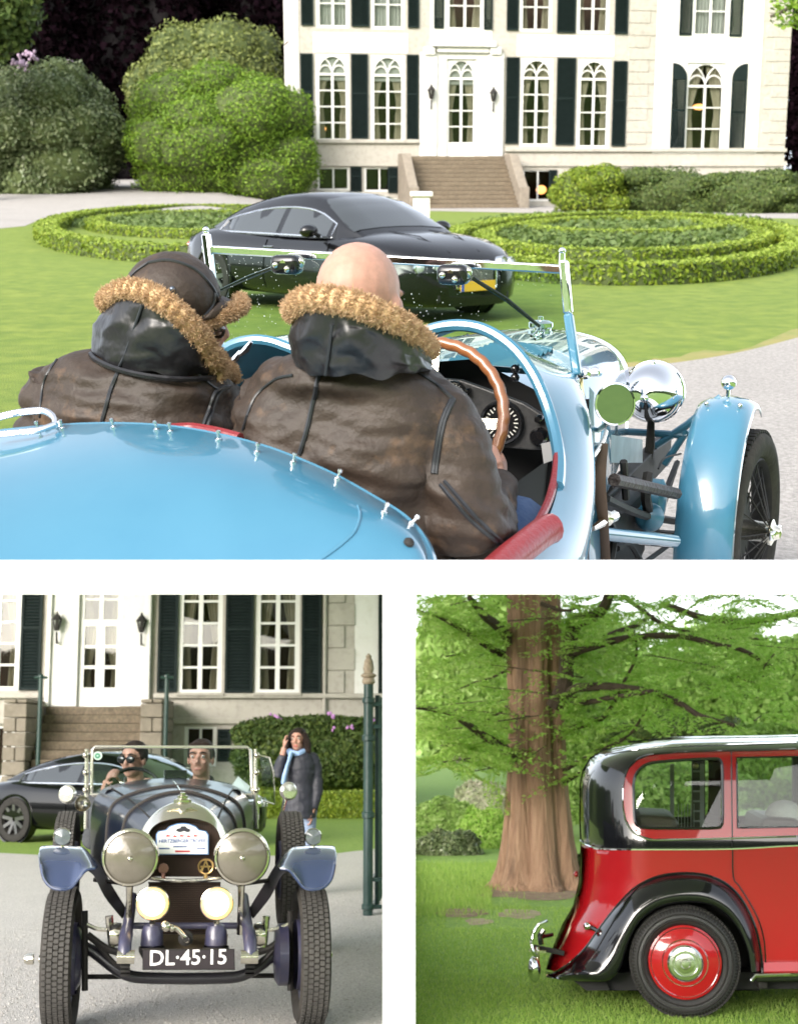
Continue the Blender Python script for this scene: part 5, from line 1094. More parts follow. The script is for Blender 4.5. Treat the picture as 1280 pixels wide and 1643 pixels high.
# ------------------------------------------------------------------ house of the lower left garden
h = House(LO, M2, 'white_mansion', 'white and beige mansion front with double door and lanterns behind the navy open car', 300, 40, 0.0, 0.0)
XL, XR = h.q(-160, 1100)[0], h.q(616, 1100)[0] ; ZT = h.q(300, 925)[1]
wins = [(-38, 33, 925, 1108), (286, 357, 925, 1113), (410, 481, 925, 1113)]
door = (127, 195, 925, 1142); bas = [(-10, 23, 1165, 1250), (295, 347, 1166, 1230)]
holes = [h.rect(*w) for w in wins + [door] + bas]; holes = [(a, b, c, min(d, ZT)) for a, b, c, d in holes]
h.wall('wall', XL, XR, 0, ZT, holes, STUCCO)
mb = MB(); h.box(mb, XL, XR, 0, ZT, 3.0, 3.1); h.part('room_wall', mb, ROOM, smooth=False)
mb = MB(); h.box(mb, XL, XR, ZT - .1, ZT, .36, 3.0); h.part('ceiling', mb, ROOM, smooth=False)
mb = MB(); h.box(mb, XR - .3, XR, 0, ZT, .36, 3.0); h.part('side_wall', mb, STUCCOW, smooth=False)
for w in wins: a = list(h.rect(*w)); h.window(*a, 5, y=.06, fw=.13, mull=.12, bar=.06)
a = h.rect(*door); mid = h.q(160, 1000)[1]
h.window(a[0], a[1], mid, a[3], 2, y=.06, fw=.12, mull=.12, bar=.06, name='fanlight_window')
h.window(a[0], a[1], a[2], mid, 3, y=.06, fw=.14, mull=.24, bar=.09, name='door', panel=.52)
for b in bas: h.window(*h.rect(*b), 1, curtain=False, fw=.1, bar=.03, mull=.06)
x0, x1, z0, z1 = h.rect(77, 127, 925, 1134); h.part('door_surround', h.box(MB(), x0, x1 - .003, z0, z1, -.10, -.002), STUCCOW, smooth=False, bevel=.02)
x0, x1, z0, z1 = h.rect(195, 243, 925, 1134); h.part('door_surround', h.box(MB(), x0 + .003, x1, z0, z1, -.10, -.002), STUCCOW, smooth=False, bevel=.02)
for a_, b_ in ((77, 84), (236, 243)): x0, x1, z0, z1 = h.rect(a_, b_, 925, 1134); h.part('pilaster', h.box(MB(), x0, x1, z0, z1, -.2, -.103), STUCCOW, smooth=False, bevel=.015)
for x0, x1, y0, y1 in ((34, 68, 925, 1108), (254, 286, 925, 1111), (362, 407, 925, 1112), (484, 516, 925, 1113), (607, 640, 925, 1118)):
    if x1 > 617: x1 = 616
    h.shutter(*h.rect(x0, x1, y0, y1))
h.shutter(*h.rect(349, 370, 1170, 1222)); h.shutter(*h.rect(-40, -12, 1166, 1250))
x0, x1, z0, z1 = h.rect(569, 616, 925, 1114); h.part('stucco_field', h.box(MB(), x0, x1, z0, z1, -.02, -.001), STUCCOW, smooth=False)
h.quoins(h.q(526, 1000)[0], z0 + .02, ZT, .6, .73, .45, 1, STUCCO, -.05)
for x0, x1 in ((-160, 75), (247, 616)):
    a, b, c, d = h.rect(x0, x1, 1113, 1121); h.part('sill_band', h.box(MB(), a, b, c, d, -.16, -.002), STUCCO, smooth=False, bevel=.03)
    a, b, c, d = h.rect(x0, x1, 1152, 1162); h.part('plinth_band', h.box(MB(), a, b, c, d, -.10, -.002), STUCCO, smooth=False, bevel=.02)
for w in wins[1:]: a, b, c, d = h.rect(w[0] - 3, w[1] + 3, 1112, 1117); h.part('window_sill', h.box(MB(), a, b, c, d, -.22, -.162), STUCCO, smooth=False, bevel=.02)
x, z0 = h.q(521, 1100)[0], h.q(521, 1150)[1]
h.part('downpipe', MB().tube([(x, -.08, z0), (x, -.08, ZT)], .05, 10), STUCCO)
x0, x1, z1 = h.q(76, 1140)[0], h.q(246, 1140)[0], h.q(160, 1134)[1]
h.steps(x0 + .02, x1 - .02, z1, 11, .24)
for a_, b_ in ((39, 75), (247, 281)):
    x0, x1, _, zt = h.rect(a_, b_, 1125, 1134)
    k_ = 0; z = 0
    while z < zt:
        for xa, xb in (((x0, lerp(x0, x1, .55)), (lerp(x0, x1, .55), x1)) if k_ % 2 else ((x0, x1),)):
            h.part('cheek_stone', h.box(MB(), xa + .01, xb - .01, z + .01, min(z + .36, zt) - .01, -2.1, -.17), CHEEK, smooth=False, bevel=.02, bseg=1)
        z += .36; k_ += 1
wall_lantern(h, 94, 982, 1033, 'black wall lantern left of the glazed double door behind the navy car', M2, 'wall lanterns beside the glazed double door')
wall_lantern(h, 229, 984, 1036, 'black wall lantern right of the glazed double door behind the navy car', M2, 'wall lanterns beside the glazed double door')
GREENI = PM('dark_green_iron', (.012, .035, .032), .4, coat=.3, var=(14, (.02, .05, .045)))
for x, lab in ((60, 'thin dark green iron post at the left stair cheek'), (264, 'thin dark green iron post at the right stair cheek')):
    b = h.q(x, 1250, -3.0)[0]; zt = h.q(x, 1086, -3.0)[1]; c = h.o + V((b, -3.0, 0)); t = thing('iron_post', lab, 'post', c, 0, M2, 'iron posts beside the stairs')
    obj('shaft', MB().tube([(0, 0, 0), (0, 0, zt)], .055, 10), GREENI, t, local=True); obj('post_arm', MB().tube([(-.16, 0, zt - .02), (.16, 0, zt - .02)], .035, 8).ball((0, 0, zt), .07, 8, 6), GREENI, t, local=True)
room_lamp(h, 268, 1042, .2, 'orange glowing lamp seen at the dark shutter right of the door', M2, -.12) if False else None
c, r = pxblob(LO, 372, 640, 1150, 1262, 37, 1.0); c = (c[0], 37.6, c[2]); r = (r[0], 1.2, r[2])
shrub('rhododendron_hedge', 'dark green rhododendron hedge with lilac blossoms below the mansion windows', c, r, 26000, .13, DEEP_L, BOX_C, M2, 'hedge', None, 3.4, .12, 2.0, (LILAC, 16, .55, .05))
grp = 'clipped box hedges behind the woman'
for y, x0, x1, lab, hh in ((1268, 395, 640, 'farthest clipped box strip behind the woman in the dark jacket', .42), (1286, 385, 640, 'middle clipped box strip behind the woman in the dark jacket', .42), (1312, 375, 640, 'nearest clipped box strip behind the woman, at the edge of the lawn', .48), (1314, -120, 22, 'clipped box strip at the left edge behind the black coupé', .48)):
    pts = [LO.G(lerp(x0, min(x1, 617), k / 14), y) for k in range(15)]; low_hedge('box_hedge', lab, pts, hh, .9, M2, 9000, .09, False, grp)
p = LO.Y(196, 1250, 24.2); cp2 = coupe('black coupé on the lawn behind the navy open car', (p.x, 24.2, 0), R(-30), M2)

# ------------------------------------------------------------------ iron gate at the right of the lower left garden
p = LO.G(590, 1470); t = thing('gate_post', 'slim dark green iron gate post with a pointed stone coloured finial', 'gate post', (p.x, p.y, 0), 0, M2)
zt = LO.Y(590, 1098, p.y).z; zf = LO.Y(590, 1048, p.y).z; L_ = lambda z: (p.x, p.y, z)
obj('shaft', MB().tube([L_(0), L_(zt)], .045, 14), GREENI, t)
for z in (.08, .9, 1.6, zt - .15): obj('collar', MB().lathe([(.046, -.03), (.058, -.02), (.058, .02), (.046, .03)], Matrix.Translation(L_(z)), 14), GREENI, t)
H_ = zf - zt
obj('finial', MB().lathe([(.05, 0), (.062, .02), (.05, H_ * .2), (.072, H_ * .25), (.072, H_ * .3), (.04, H_ * .36), (.052, H_ * .5), (.04, H_ * .75), (.022, H_ * .85), (.028, H_ * .9), (0, H_)], Matrix.Translation(L_(zt)), 14), PM('weathered_finial', (.36, .30, .22), .7, var=(30, (.2, .15, .1))), t)
g = thing('iron_gate', 'dark green iron gate leaf hinged on the post and swung open', 'gate', (p.x + .05, p.y + .05, 0), 0, M2)
a = V((p.x + .075, p.y + .03, 0)); b = a + V((.012, .0, 0)) ; dirg = V((.105, 1.6, 0)) - V((.0, 0, 0)); dirg = V((.075, 1.7, 0))
for z in (LO.Y(600, 1130, p.y).z, LO.Y(600, 1166, p.y).z, LO.Y(600, 1412, p.y).z, LO.Y(600, 1456, p.y).z):
    obj('rail', MB().bar(a + V((-.04, 0, z)), a + dirg + V((0, 0, z)), .03, .04).bar(V((p.x, p.y, z)), a + V((.05, 0, z)), .03, .035), GREENI, g, smooth=False)
for k in range(9):
    q = a + dirg * (.04 + k / 8 * .96) + V((.004, 0, 0)); obj('bar', MB().tube([q + V((0, 0, .08)), q + V((0, 0, zt - .1))], .022 if k == 0 else .012, 8), GREENI, g)

# ================================================================== NAVY OPEN CAR of the lower left garden, facing the camera
T2 = math.atan2(1.228, 8.62); A2 = V((-math.sin(T2), math.cos(T2), 0)); R2 = V((math.cos(T2), math.sin(T2), 0)); O2 = V((-1.228, 8.62, 0))
def C2(x, s, z): return O2 + R2 * x + A2 * s + V((0, 0, z))
def Q(x, y, s): return LO.P(x, y, O2 + A2 * s, A2)
B2 = Matrix((R2, A2, V((0, 0, 1)))).transposed()
NAVY = PM('navy_paint', (.005, .008, .017), .3, coat=.35, spec=.25, var=(6, (.008, .011, .022))); WINGB = PM('slate_blue_paint', (.035, .052, .115), .25, coat=1.0)
MAUVE = PM('faded_blue_paint', (.03, .032, .075), .45, coat=.4, var=(18, (.05, .045, .075)))
nc = thing('navy_open_car', 'navy vintage open tourer with nickel radiator and lit fog lamps facing the viewer', 'car', C2(0, 0, 0), T2, M2)
def tyre2(c, ax, rad, w, name='wheel', spokes=True):
    M = axis_matrix(c, ax); h2 = w / 2
    ty = obj(name, MB().lathe([(rad * .72, h2 * .6), (rad * .80, h2 * .95), (rad * .92, h2), (rad * .975, h2 * .8), (rad * .985, h2 * .5), (rad * .985, -h2 * .5), (rad * .975, -h2 * .8), (rad * .92, -h2), (rad * .80, -h2 * .95), (rad * .72, -h2 * .6)], M, 56), TREADC, nc)
    tb = MB(); N = 78
    for k in range(N):
        for j, (o_, ww) in enumerate(((-.72, .2), (-.36, .24), (0, .24), (.36, .24), (.72, .2))):
            a = 2 * math.pi * (k + (.5 if j % 2 else 0)) / N; tg = V((-math.sin(a), math.cos(a), 0)); nn = V((math.cos(a), math.sin(a), 0))
            q_ = nn * rad * (.985 - (.012 if abs(o_) > .5 else 0)) + V((0, 0, o_ * h2))
            tb.hexa([M @ (q_ + tg * (i * rad * 2 * math.pi / N * .36) + V((0, 0, jj * h2 * ww * .62)) + nn * kz) for kz in (-.006, .010) for jj in (-1, 1) for i in (-1, 1)])
    tag(obj('tread_blocks', tb, PM('tread_rubber', (.055, .053, .05), .85, var=(20, (.085, .08, .075)), spec=.2), ty, smooth=False), kind='stuff')
    if spokes:
        obj('rim', MB().lathe([(rad * .73, h2 * .6), (rad * .70, h2 * .5), (rad * .70, -h2 * .5), (rad * .73, -h2 * .6)], M, 40), MAUVE, ty)
        obj('brake_drum', MB().lathe([(rad * .5, -h2), (rad * .52, h2 * .2), (rad * .3, h2 * .4), (0, h2 * .4)], M, 28), MAUVE, ty)
        for k in range(24):
            a = 2 * math.pi * k / 24; obj('spoke', MB().tube([M @ V((.05 * math.cos(a + .2), .05 * math.sin(a + .2), h2 * .9 * (1 if k % 2 else -.3))), M @ V((rad * .7 * math.cos(a), rad * .7 * math.sin(a), 0))], .004, 5), DARK, ty)
        hb = obj('hub', MB().lathe([(.045, 0), (.045, h2 + .01), (.035, h2 + .03), (.02, h2 + .04), (0, h2 + .045)], M, 16), NICKEL, ty)
        obj('hub_spinner', MB().bar(M @ V((0, -.06, h2 + .03)), M @ V((0, .06, h2 + .03)), .025, .02, ax), NICKEL, hb, bevel=.004)
    return ty
WRD = .385
for sd, px in ((-1, 100), (1, 497)):
    c = Q(px, 1520, 0); c.z = WRD; tyre2(c, R2 * sd + A2 * (.02), WRD, .165)
    c = Q(px + (2 if sd < 0 else -18), 1500, 2.95); c.z = WRD; tyre2(c, R2 * sd, WRD, .15)
# upright spare tyres by the scuttle
for sd, px, w in ((-1, 106, .13), (1, 465, .15)):
    c = Q(px, 1400, 1.0); zt = Q(px, 1303, 1.0).z; c.z = zt - .36; tyre2(c, R2 * sd, .36, w, 'spare_wheel')
# radiator
RS = -.02
sh = [(217, 1412), (216, 1380), (220, 1352), (232, 1325), (252, 1303), (275, 1291), (295, 1288), (315, 1291), (338, 1303), (357, 1325), (368, 1352), (371, 1380), (370, 1412)]
ih = [(240, 1408), (238, 1382), (238, 1358), (241, 1338), (252, 1326), (273, 1320), (295, 1318), (317, 1320), (338, 1326), (349, 1338), (352, 1358), (352, 1382), (350, 1408)]
so, si = cr([Q(x, y, RS + .05) for x, y in sh], 5), cr([Q(x, y, RS) for x, y in ih], 5)
rings = [[p + A2 * .28 for p in so], so, [lerp(a, b, .3) - A2 * .035 for a, b in zip(so, si)], [lerp(a, b, .8) - A2 * .05 for a, b in zip(so, si)], si, [p + A2 * .05 for p in si]]
rad = obj('radiator_shell', MB().loft(rings, False), PM('polished_nickel', (.80, .76, .66), .27, 1.0, bump=(30, .03)), nc, ang=50)
MESHM = PM('brown_mesh', (.055, .03, .02), .6, .3)
obj('grille', MB().sheet([p + A2 * .035 for p in si]), PM('dark_core', (.018, .012, .009), .7), nc, smooth=False)
gm = MB(); x0_, x1_ = 240, 350
for k in range(30):
    x = lerp(241, 349, k / 29); yt = interp(x, [238, 241, 252, 273, 295, 317, 338, 349, 352], [1358, 1338, 1326, 1320, 1318, 1320, 1326, 1338, 1358]); gm.bar(Q(x, yt, RS + .025), Q(x, 1408, RS + .025), .0035, .0035, A2)
for k in range(26):
    y = lerp(1328, 1406, k / 25); ins = interp(y, [1318, 1326, 1338, 1358], [45, 14, 2, 0]); gm.bar(Q(240 + ins, y, RS + .021), Q(350 - ins, y, RS + .021), .0035, .0035)
tag(obj('grille_mesh', gm, MESHM, nc, smooth=False), kind='stuff')
obj('radiator_bar', MB().tube([Q(236, 1409, RS - .03), Q(265, 1413, RS - .04), Q(295, 1414, RS - .045), Q(325, 1413, RS - .04), Q(356, 1409, RS - .03)], .011, 8), NICKEL, rad)
obj('stone_guard', MB().prism([Q(238, 1416, .02), Q(354, 1416, .02), Q(350, 1500, .02), Q(242, 1500, .02)], A2 * .02), PM('dark_core', (.018, .012, .009), .7), nc, smooth=False)
gm = MB()
for k in range(34): x = lerp(240, 352, k / 33); gm.bar(Q(x, 1417, .012), Q(x, 1498, .012), .003, .003, A2)
for k in range(24): y = lerp(1418, 1497, k / 23); gm.bar(Q(240, y, .008), Q(352, y, .008), .003, .003)
tag(obj('guard_mesh', gm, MESHM, nc, smooth=False), kind='stuff')
obj('radiator_cap', MB().lathe([(.05, -.02), (.05, .012), (.03, .02), (.03, .034), (.016, .04), (.016, .052), (0, .055)], axis_matrix(Q(293, 1287, .08), (0, 0, 1)), 18).tube([Q(280, 1284, .08), Q(306, 1284, .08)], .008, 8), NICKEL, rad)
bd = MB(); 
for sd in (-1, 1): bd.tube([Q(293 + sd * 4, 1299, RS - .012), Q(293 + sd * 14, 1297, RS - .006), Q(293 + sd * 25, 1301, RS + .0)], [.006, .006, .002], 6, flat=.5)
bd.lathe([(.02, -.004), (.02, .006), (.014, .008), (0, .008)], axis_matrix(Q(293, 1299, RS - .012), -A2 + V((0, 0, .5))), 16); obj('winged_badge', bd, NICKEL, rad)
# rally plate
RP = RS - .045
pl = [(250, 1372), (250, 1340), (254, 1334), (266, 1332), (272, 1326), (283, 1322), (293, 1321), (303, 1322), (314, 1326), (320, 1332), (331, 1334), (335, 1340), (335, 1372)]
plate = obj('rally_plate', MB().prism([Q(x, y, RP) for x, y in pl], A2 * .006), PM('plate_blue_edge', (.09, .2, .42), .35, coat=.5), nc, smooth=False, bevel=.002)
cx_, cy_ = 292.5, 1349
obj('plate_field', MB().prism([Q(cx_ + (x - cx_) * .95, cy_ + (y - cy_) * .93, RP - .0035) for x, y in pl], A2 * .003), PM('plate_white', (.80, .82, .82), .35, coat=.5), plate, smooth=False)
def Mtxt(x, y, s): 
    p = Q(x, y, s); M = Matrix((R2, V((0, 0, 1)), -A2)).transposed().to_4x4(); M.translation = p; return M
PX2 = 8.62 / F
TB = PM('plate_ink_blue', (.03, .07, .25), .5); TR_ = PM('plate_ink_red', (.45, .04, .05), .5); TK = PM('plate_ink_black', (.02, .02, .03), .5)
obj('plate_lettering', text_mesh('HERTZBERGER TROFEE', 7.3 * PX2, Mtxt(292.5, 1350, RP - .0045), .0008, .0005, .95), TB, plate, smooth=False, fix=False)
for x, y, a in ((270, 1341, 8), (281, 1342, 7), (292, 1341, 8), (303, 1342, 7), (314, 1341, 8)):
    obj('red_mark', MB().prism([Q(x - a / 2, y + 2, RP - .0048), Q(x - a / 4, y - 2, RP - .0048), Q(x + a / 4, y, RP - .0048), Q(x + a / 2, y - 2, RP - .0048), Q(x + a / 3, y + 2, RP - .0048)], A2 * .001), TR_, plate, smooth=False)
obj('car_emblem', MB().prism([Q(x, y, RP - .0048) for x, y in ((282, 1334), (284, 1330), (289, 1329), (291, 1326), (298, 1326), (300, 1329), (305, 1331), (305, 1335), (300, 1336), (296, 1334), (289, 1336))], A2 * .001), TK, plate, smooth=False)
obj('red_mark', MB().prism([Q(281, 1365, RP - .0048), Q(305, 1365, RP - .0048), Q(305, 1368, RP - .0048), Q(281, 1368, RP - .0048)], A2 * .001), TR_, plate, smooth=False)
for x0, x1, y in ((255, 272, 1361), (278, 300, 1358), (316, 330, 1361)): obj('small_print', MB().prism([Q(x0, y, RP - .0048), Q(x1, y, RP - .0048), Q(x1, y + 2, RP - .0048), Q(x0, y + 2, RP - .0048)], A2 * .001), TB, plate, smooth=False)
# badges on the grille
M = axis_matrix(Q(262, 1394, RS - .03), -A2); obj('club_badge', MB().lathe([(.03, -.004), (.03, .004), (.022, .006), (0, .006)], M, 8).tube([Q(262, 1402, RS - .03), Q(262, 1410, RS - .03)], .012, 6), PM('aged_bronze', (.28, .15, .13), .35, .8), nc, smooth=False)
BRZ = PM('gilt_badge', (.42, .28, .12), .3, .9); p = Q(330, 1391, RS - .03)
bd = MB().tube([p + R2 * (.04 * math.cos(a)) + V((0, 0, .04 * math.sin(a))) for a in [k * math.pi / 12 for k in range(24)]], .006, 6, loop=True)
bd.bar(p - R2 * .022 - V((0, 0, .03)), p + V((0, 0, .035)), .008, .006, A2).bar(p + R2 * .022 - V((0, 0, .03)), p + V((0, 0, .035)), .008, .006, A2).bar(p - R2 * .03, p + R2 * .03, .006, .008).bar(p + R2 * .004 + V((0, 0, .035)), p - R2 * .028 - V((0, 0, .024)), .006, .006, A2).tube([p - V((0, 0, .04)), p - V((0, 0, .075))], .012, 6)
obj('openwork_badge', bd, BRZ, nc)
# headlamps
LENSG = PM('ribbed_lens', (.15, .135, .105), .2, .35, coat=.8, var=(9, (.21, .19, .155), .3), bump=(25, .12))
for px, py in ((209, 1376), (388, 1375)):
    c = Q(px, py, -.30); M = axis_matrix(c, -A2, (0, 0, 1)); r_ = .152
    hl = obj('headlamp', MB().lathe([(0, -.2), (.05, -.19), (.1, -.15), (.135, -.08), (.148, -.01), (r_, 0), (r_ + .003, .018), (r_ - .004, .03), (r_ - .014, .032)], M, 48), NICKEL, nc)
    obj('lens', MB().lathe([(r_ - .013, .02), (.11, .034), (.06, .046), (0, .05)], M, 40), LENSG, hl)
    obj('lamp_bulb', MB().ball(c - A2 * .045 - V((0, 0, .005)), .016, 10, 8), NICKEL, hl)
    obj('lamp_bracket', MB().tube([c - V((0, 0, .15)), c - V((0, 0, .24)) + A2 * .03, c - V((0, 0, .42)) + A2 * .08], [.02, .016, .02], 8), NICKEL, hl)
obj('lamp_bar', MB().tube([Q(150, 1412, .0), Q(215, 1420, -.04)], .012, 8).tube([Q(380, 1420, -.04), Q(440, 1412, .0)], .012, 8), DARK, nc)
# fog lamps, lit
FOG = PM('lit_fog_lamp', (1, .85, .6), .4, emit=((1, .72, .36), 5)); FOGR = PM('lit_fog_rim', (1, .6, .25), .4, emit=((1, .42, .10), 1.5))
for px in (245, 348):
    c = Q(px, 1450, -.34); M = axis_matrix(c, -A2)
    fl = obj('fog_lamp', MB().lathe([(0, -.1), (.05, -.085), (.08, -.03), (.09, 0), (.09, .014), (.084, .016)], M, 32), NICKEL, nc)
    obj('lit_lens', MB().lathe([(.066, .019), (.03, .026), (0, .028)], M, 28), FOG, fl); obj('lit_ring', MB().lathe([(.0835, .012), (.0665, .018)], M, 28), FOGR, fl)
    obj('lamp_stem', MB().tube([c - V((0, 0, .09)) + A2 * .02, c - V((0, 0, .2)) + A2 * .05], .016, 8), NICKEL, fl)
    obj('lamp_base', MB().lathe([(.02, .06), (.045, .05), (.058, .02), (.062, -.05), (.05, -.06)], axis_matrix(c - V((0, 0, .17)) + A2 * .04, (0, 0, 1)), 16), MAUVE, fl)
    obj('base_foot', MB().lathe([(.07, .01), (.07, -.015), (.04, -.07), (.03, -.09)], axis_matrix(c - V((0, 0, .24)) + A2 * .04, (0, 0, 1)), 16), DARK, fl)
# bonnet and scuttle
rings = []
ro = [p + A2 * .2 for p in so]
scut = [(146, 1400), (145, 1340), (147, 1300), (155, 1278), (180, 1266), (220, 1259), (255, 1256), (277, 1255), (300, 1256), (335, 1259), (372, 1266), (394, 1278), (404, 1300), (406, 1340), (405, 1400)]
sc_ = cr([Q(x, y, 1.25) for x, y in scut], 5); k_ = len(so)
def resamp(ps, n):
    d = np.cumsum([0] + [(ps[i + 1] - ps[i]).length for i in range(len(ps) - 1)]); out = []
    for t in np.linspace(0, d[-1], n):
        i = min(int(np.searchsorted(d, t, 'right') - 1), len(ps) - 2); out.append(ps[i].lerp(ps[i + 1], (t - d[i]) / max(d[i + 1] - d[i], 1e-9)))
    return out
ra, rb = resamp([V((p.x, p.y, p.z)) for p in ro], 61), resamp(sc_, 61)
rows = [[lerp(a, b, u) + (V((0, 0, .015)) * math.sin(math.pi * u)) for a, b in zip(ra, rb)] for u in [k / 12 for k in range(13)]]
bn = obj('bonnet', MB().loft(rows, False), NAVY, nc, ang=60)
for u in (.3, .62): obj('bonnet_strap', MB().tube([lerp(a, b, u) + V((0, 0, .018)) - A2 * .004 for a, b in zip(ra, rb)][4:-4], .012, 6, flat=.4, up=A2), PM('dark_strap', (.018, .014, .012), .6), bn)
obj('bonnet_hinge', MB().tube([rows[k][30] + V((0, 0, .006)) for k in range(13)], .006, 6), NICKEL, bn)
for j in (18, 42): obj('bonnet_hinge', MB().tube([rows[k][j] + V((0, 0, .005)) for k in range(13)], .005, 6), DARK, bn)
sc2 = [p + A2 * .28 + V((0, 0, .02)) for p in rb]; obj('scuttle', MB().loft([rb, sc2], False), NAVY, nc); obj('body_side', MB().loft([[p + A2 * d for p in (rb[0], rb[8], rb[14])] for d in (.28, 1.9)], False).loft([[p + A2 * d for p in (rb[-15], rb[-9], rb[-1])] for d in (.28, 1.9)], False), NAVY, nc)
obj('firewall', MB().sheet([p + A2 * .02 for p in rb]), INNER, nc, smooth=False)
for px in (178, 378): M = axis_matrix(Q(px, 1278, 1.2), -A2 + V((0, 0, .9))); obj('scuttle_vent', MB().lathe([(.02, -.05), (.034, 0), (.036, .03), (.028, .032), (.02, 0)], M, 16), BLACKP, nc)
# windscreen frame
SS = 1.5
wtl, wtr, wbr, wbl = Q(145, 1199, SS), Q(404, 1199, SS), Q(405, 1276, SS), Q(147, 1276, SS)
GL2 = GM('windscreen_glass', (.84, .89, .9), .01)
ws = obj('windscreen', MB().prism([wtl, wtr, wbr, wbl], A2 * .005), GL2, nc, smooth=False)
IV = PM('pale_nickel', (.78, .76, .70), .2, .8)
obj('screen_frame', MB().tube([wbl, wtl + V((.01, 0, -.02)), wtl + V((.03, 0, 0)), wtr + V((-.03, 0, 0)), wtr + V((-.01, 0, -.02)), wbr], .011, 8), IV, ws); obj('screen_frame', MB().tube([wbl, wbr], .013, 8), IV, ws)
for sd, px in ((-1, 139), (1, 410)):
    obj('screen_post', MB().tube([Q(px, 1202, SS), Q(px, 1240, SS), Q(px + sd * 1, 1330, SS)], [.012, .014, .016], 8), IV, ws)
    for y in (1212, 1240, 1268): obj('post_clamp', MB().ball(Q(px + sd * 2, y, SS - .02), .02, 10, 6), NICKEL, ws)
obj('wiper_arm', MB().tube([Q(240, 1279, SS - .05), Q(300, 1272, SS - .05), Q(345, 1272, SS - .05)], .006, 6).tube([Q(170, 1284, SS - .05), Q(235, 1276, SS - .05)], .005, 6), BLACKP, ws)
obj('screen_sticker', MB().lathe([(.028, 0), (0, .0005)], axis_matrix(Q(157, 1213, SS - .004), -A2), 20), PM('green_sticker', (.5, .62, .55), .5), ws)
obj('sticker_mark', MB().lathe([(.02, .001), (.006, .001)], axis_matrix(Q(156.5, 1213, SS - .006), -A2), 7), PM('sticker_green', (.05, .2, .12), .5), ws)
obj('paper_note', MB().prism([Q(371, 1262, SS + .02), Q(382, 1246, SS + .05), Q(401, 1262, SS + .05), Q(398, 1272, SS + .02)], A2 * .002), WHITE, nc, smooth=False)
obj('tablet_holder', MB().prism([Q(263, 1236, SS + .1), Q(300, 1236, SS + .1), Q(300, 1253, SS + .08), Q(263, 1253, SS + .08)], A2 * .012), BLACKP, nc, smooth=False, bevel=.003)
c = Q(214, 1273, SS + .22); M = axis_matrix(c, -A2 + V((0, 0, .55))); RW = .185
sw = obj('steering_wheel', MB().tube([M @ V((RW * math.cos(a), RW * math.sin(a), 0)) for a in [k * math.pi / 24 for k in range(48)]], .0135, 8, loop=True), BLACKP, nc)
for k in range(4): a = math.pi * (.25 + k / 2); obj('wheel_spoke', MB().bar(M @ V((0, 0, 0)), M @ V((RW * math.cos(a), RW * math.sin(a), 0)), .02, .008, -A2), NICKEL, sw)
for px, py, sx in ((108, 1275, -1), (463, 1270, 1)):
    c = Q(px, py, 1.1); M = axis_matrix(c, A2 + R2 * (-sx * .3)); mr = obj('wing_mirror', MB().lathe([(0, -.022), (.045, -.018), (.058, -.004), (.06, .003), (.056, .006), (0, .006)], M, 24), IV, nc); mr.scale = (1, 1, 1)
    obj('mirror_stalk', MB().tube([c, Q(px - sx * 24, py + 3, 1.35), Q(px - sx * 30, py + 10, 1.45)], .008, 6) if sx < 0 else MB().tube([c, Q(455, 1295, 1.1), Q(452, 1312, 1.1)], .008, 6), NICKEL, mr)
obj('wind_deflector', MB().prism([Q(416, 1214, 1.35), Q(432, 1217, 1.25), Q(438, 1240, 1.25), Q(440, 1290, 1.25), Q(424, 1284, 1.35)], A2 * .004), GL2, nc, smooth=False)
obj('deflector_frame', MB().tube([Q(414, 1212, 1.35), Q(432, 1216, 1.25), Q(439, 1240, 1.25), Q(441, 1291, 1.25), Q(422, 1285, 1.35)], .006, 6), NICKEL, nc)
obj('horn', MB().lathe([(.05, -.02), (.045, 0), (.02, .05), (.015, .1)], axis_matrix(Q(133, 1290, 1.2), A2), 14), NICKEL, nc)
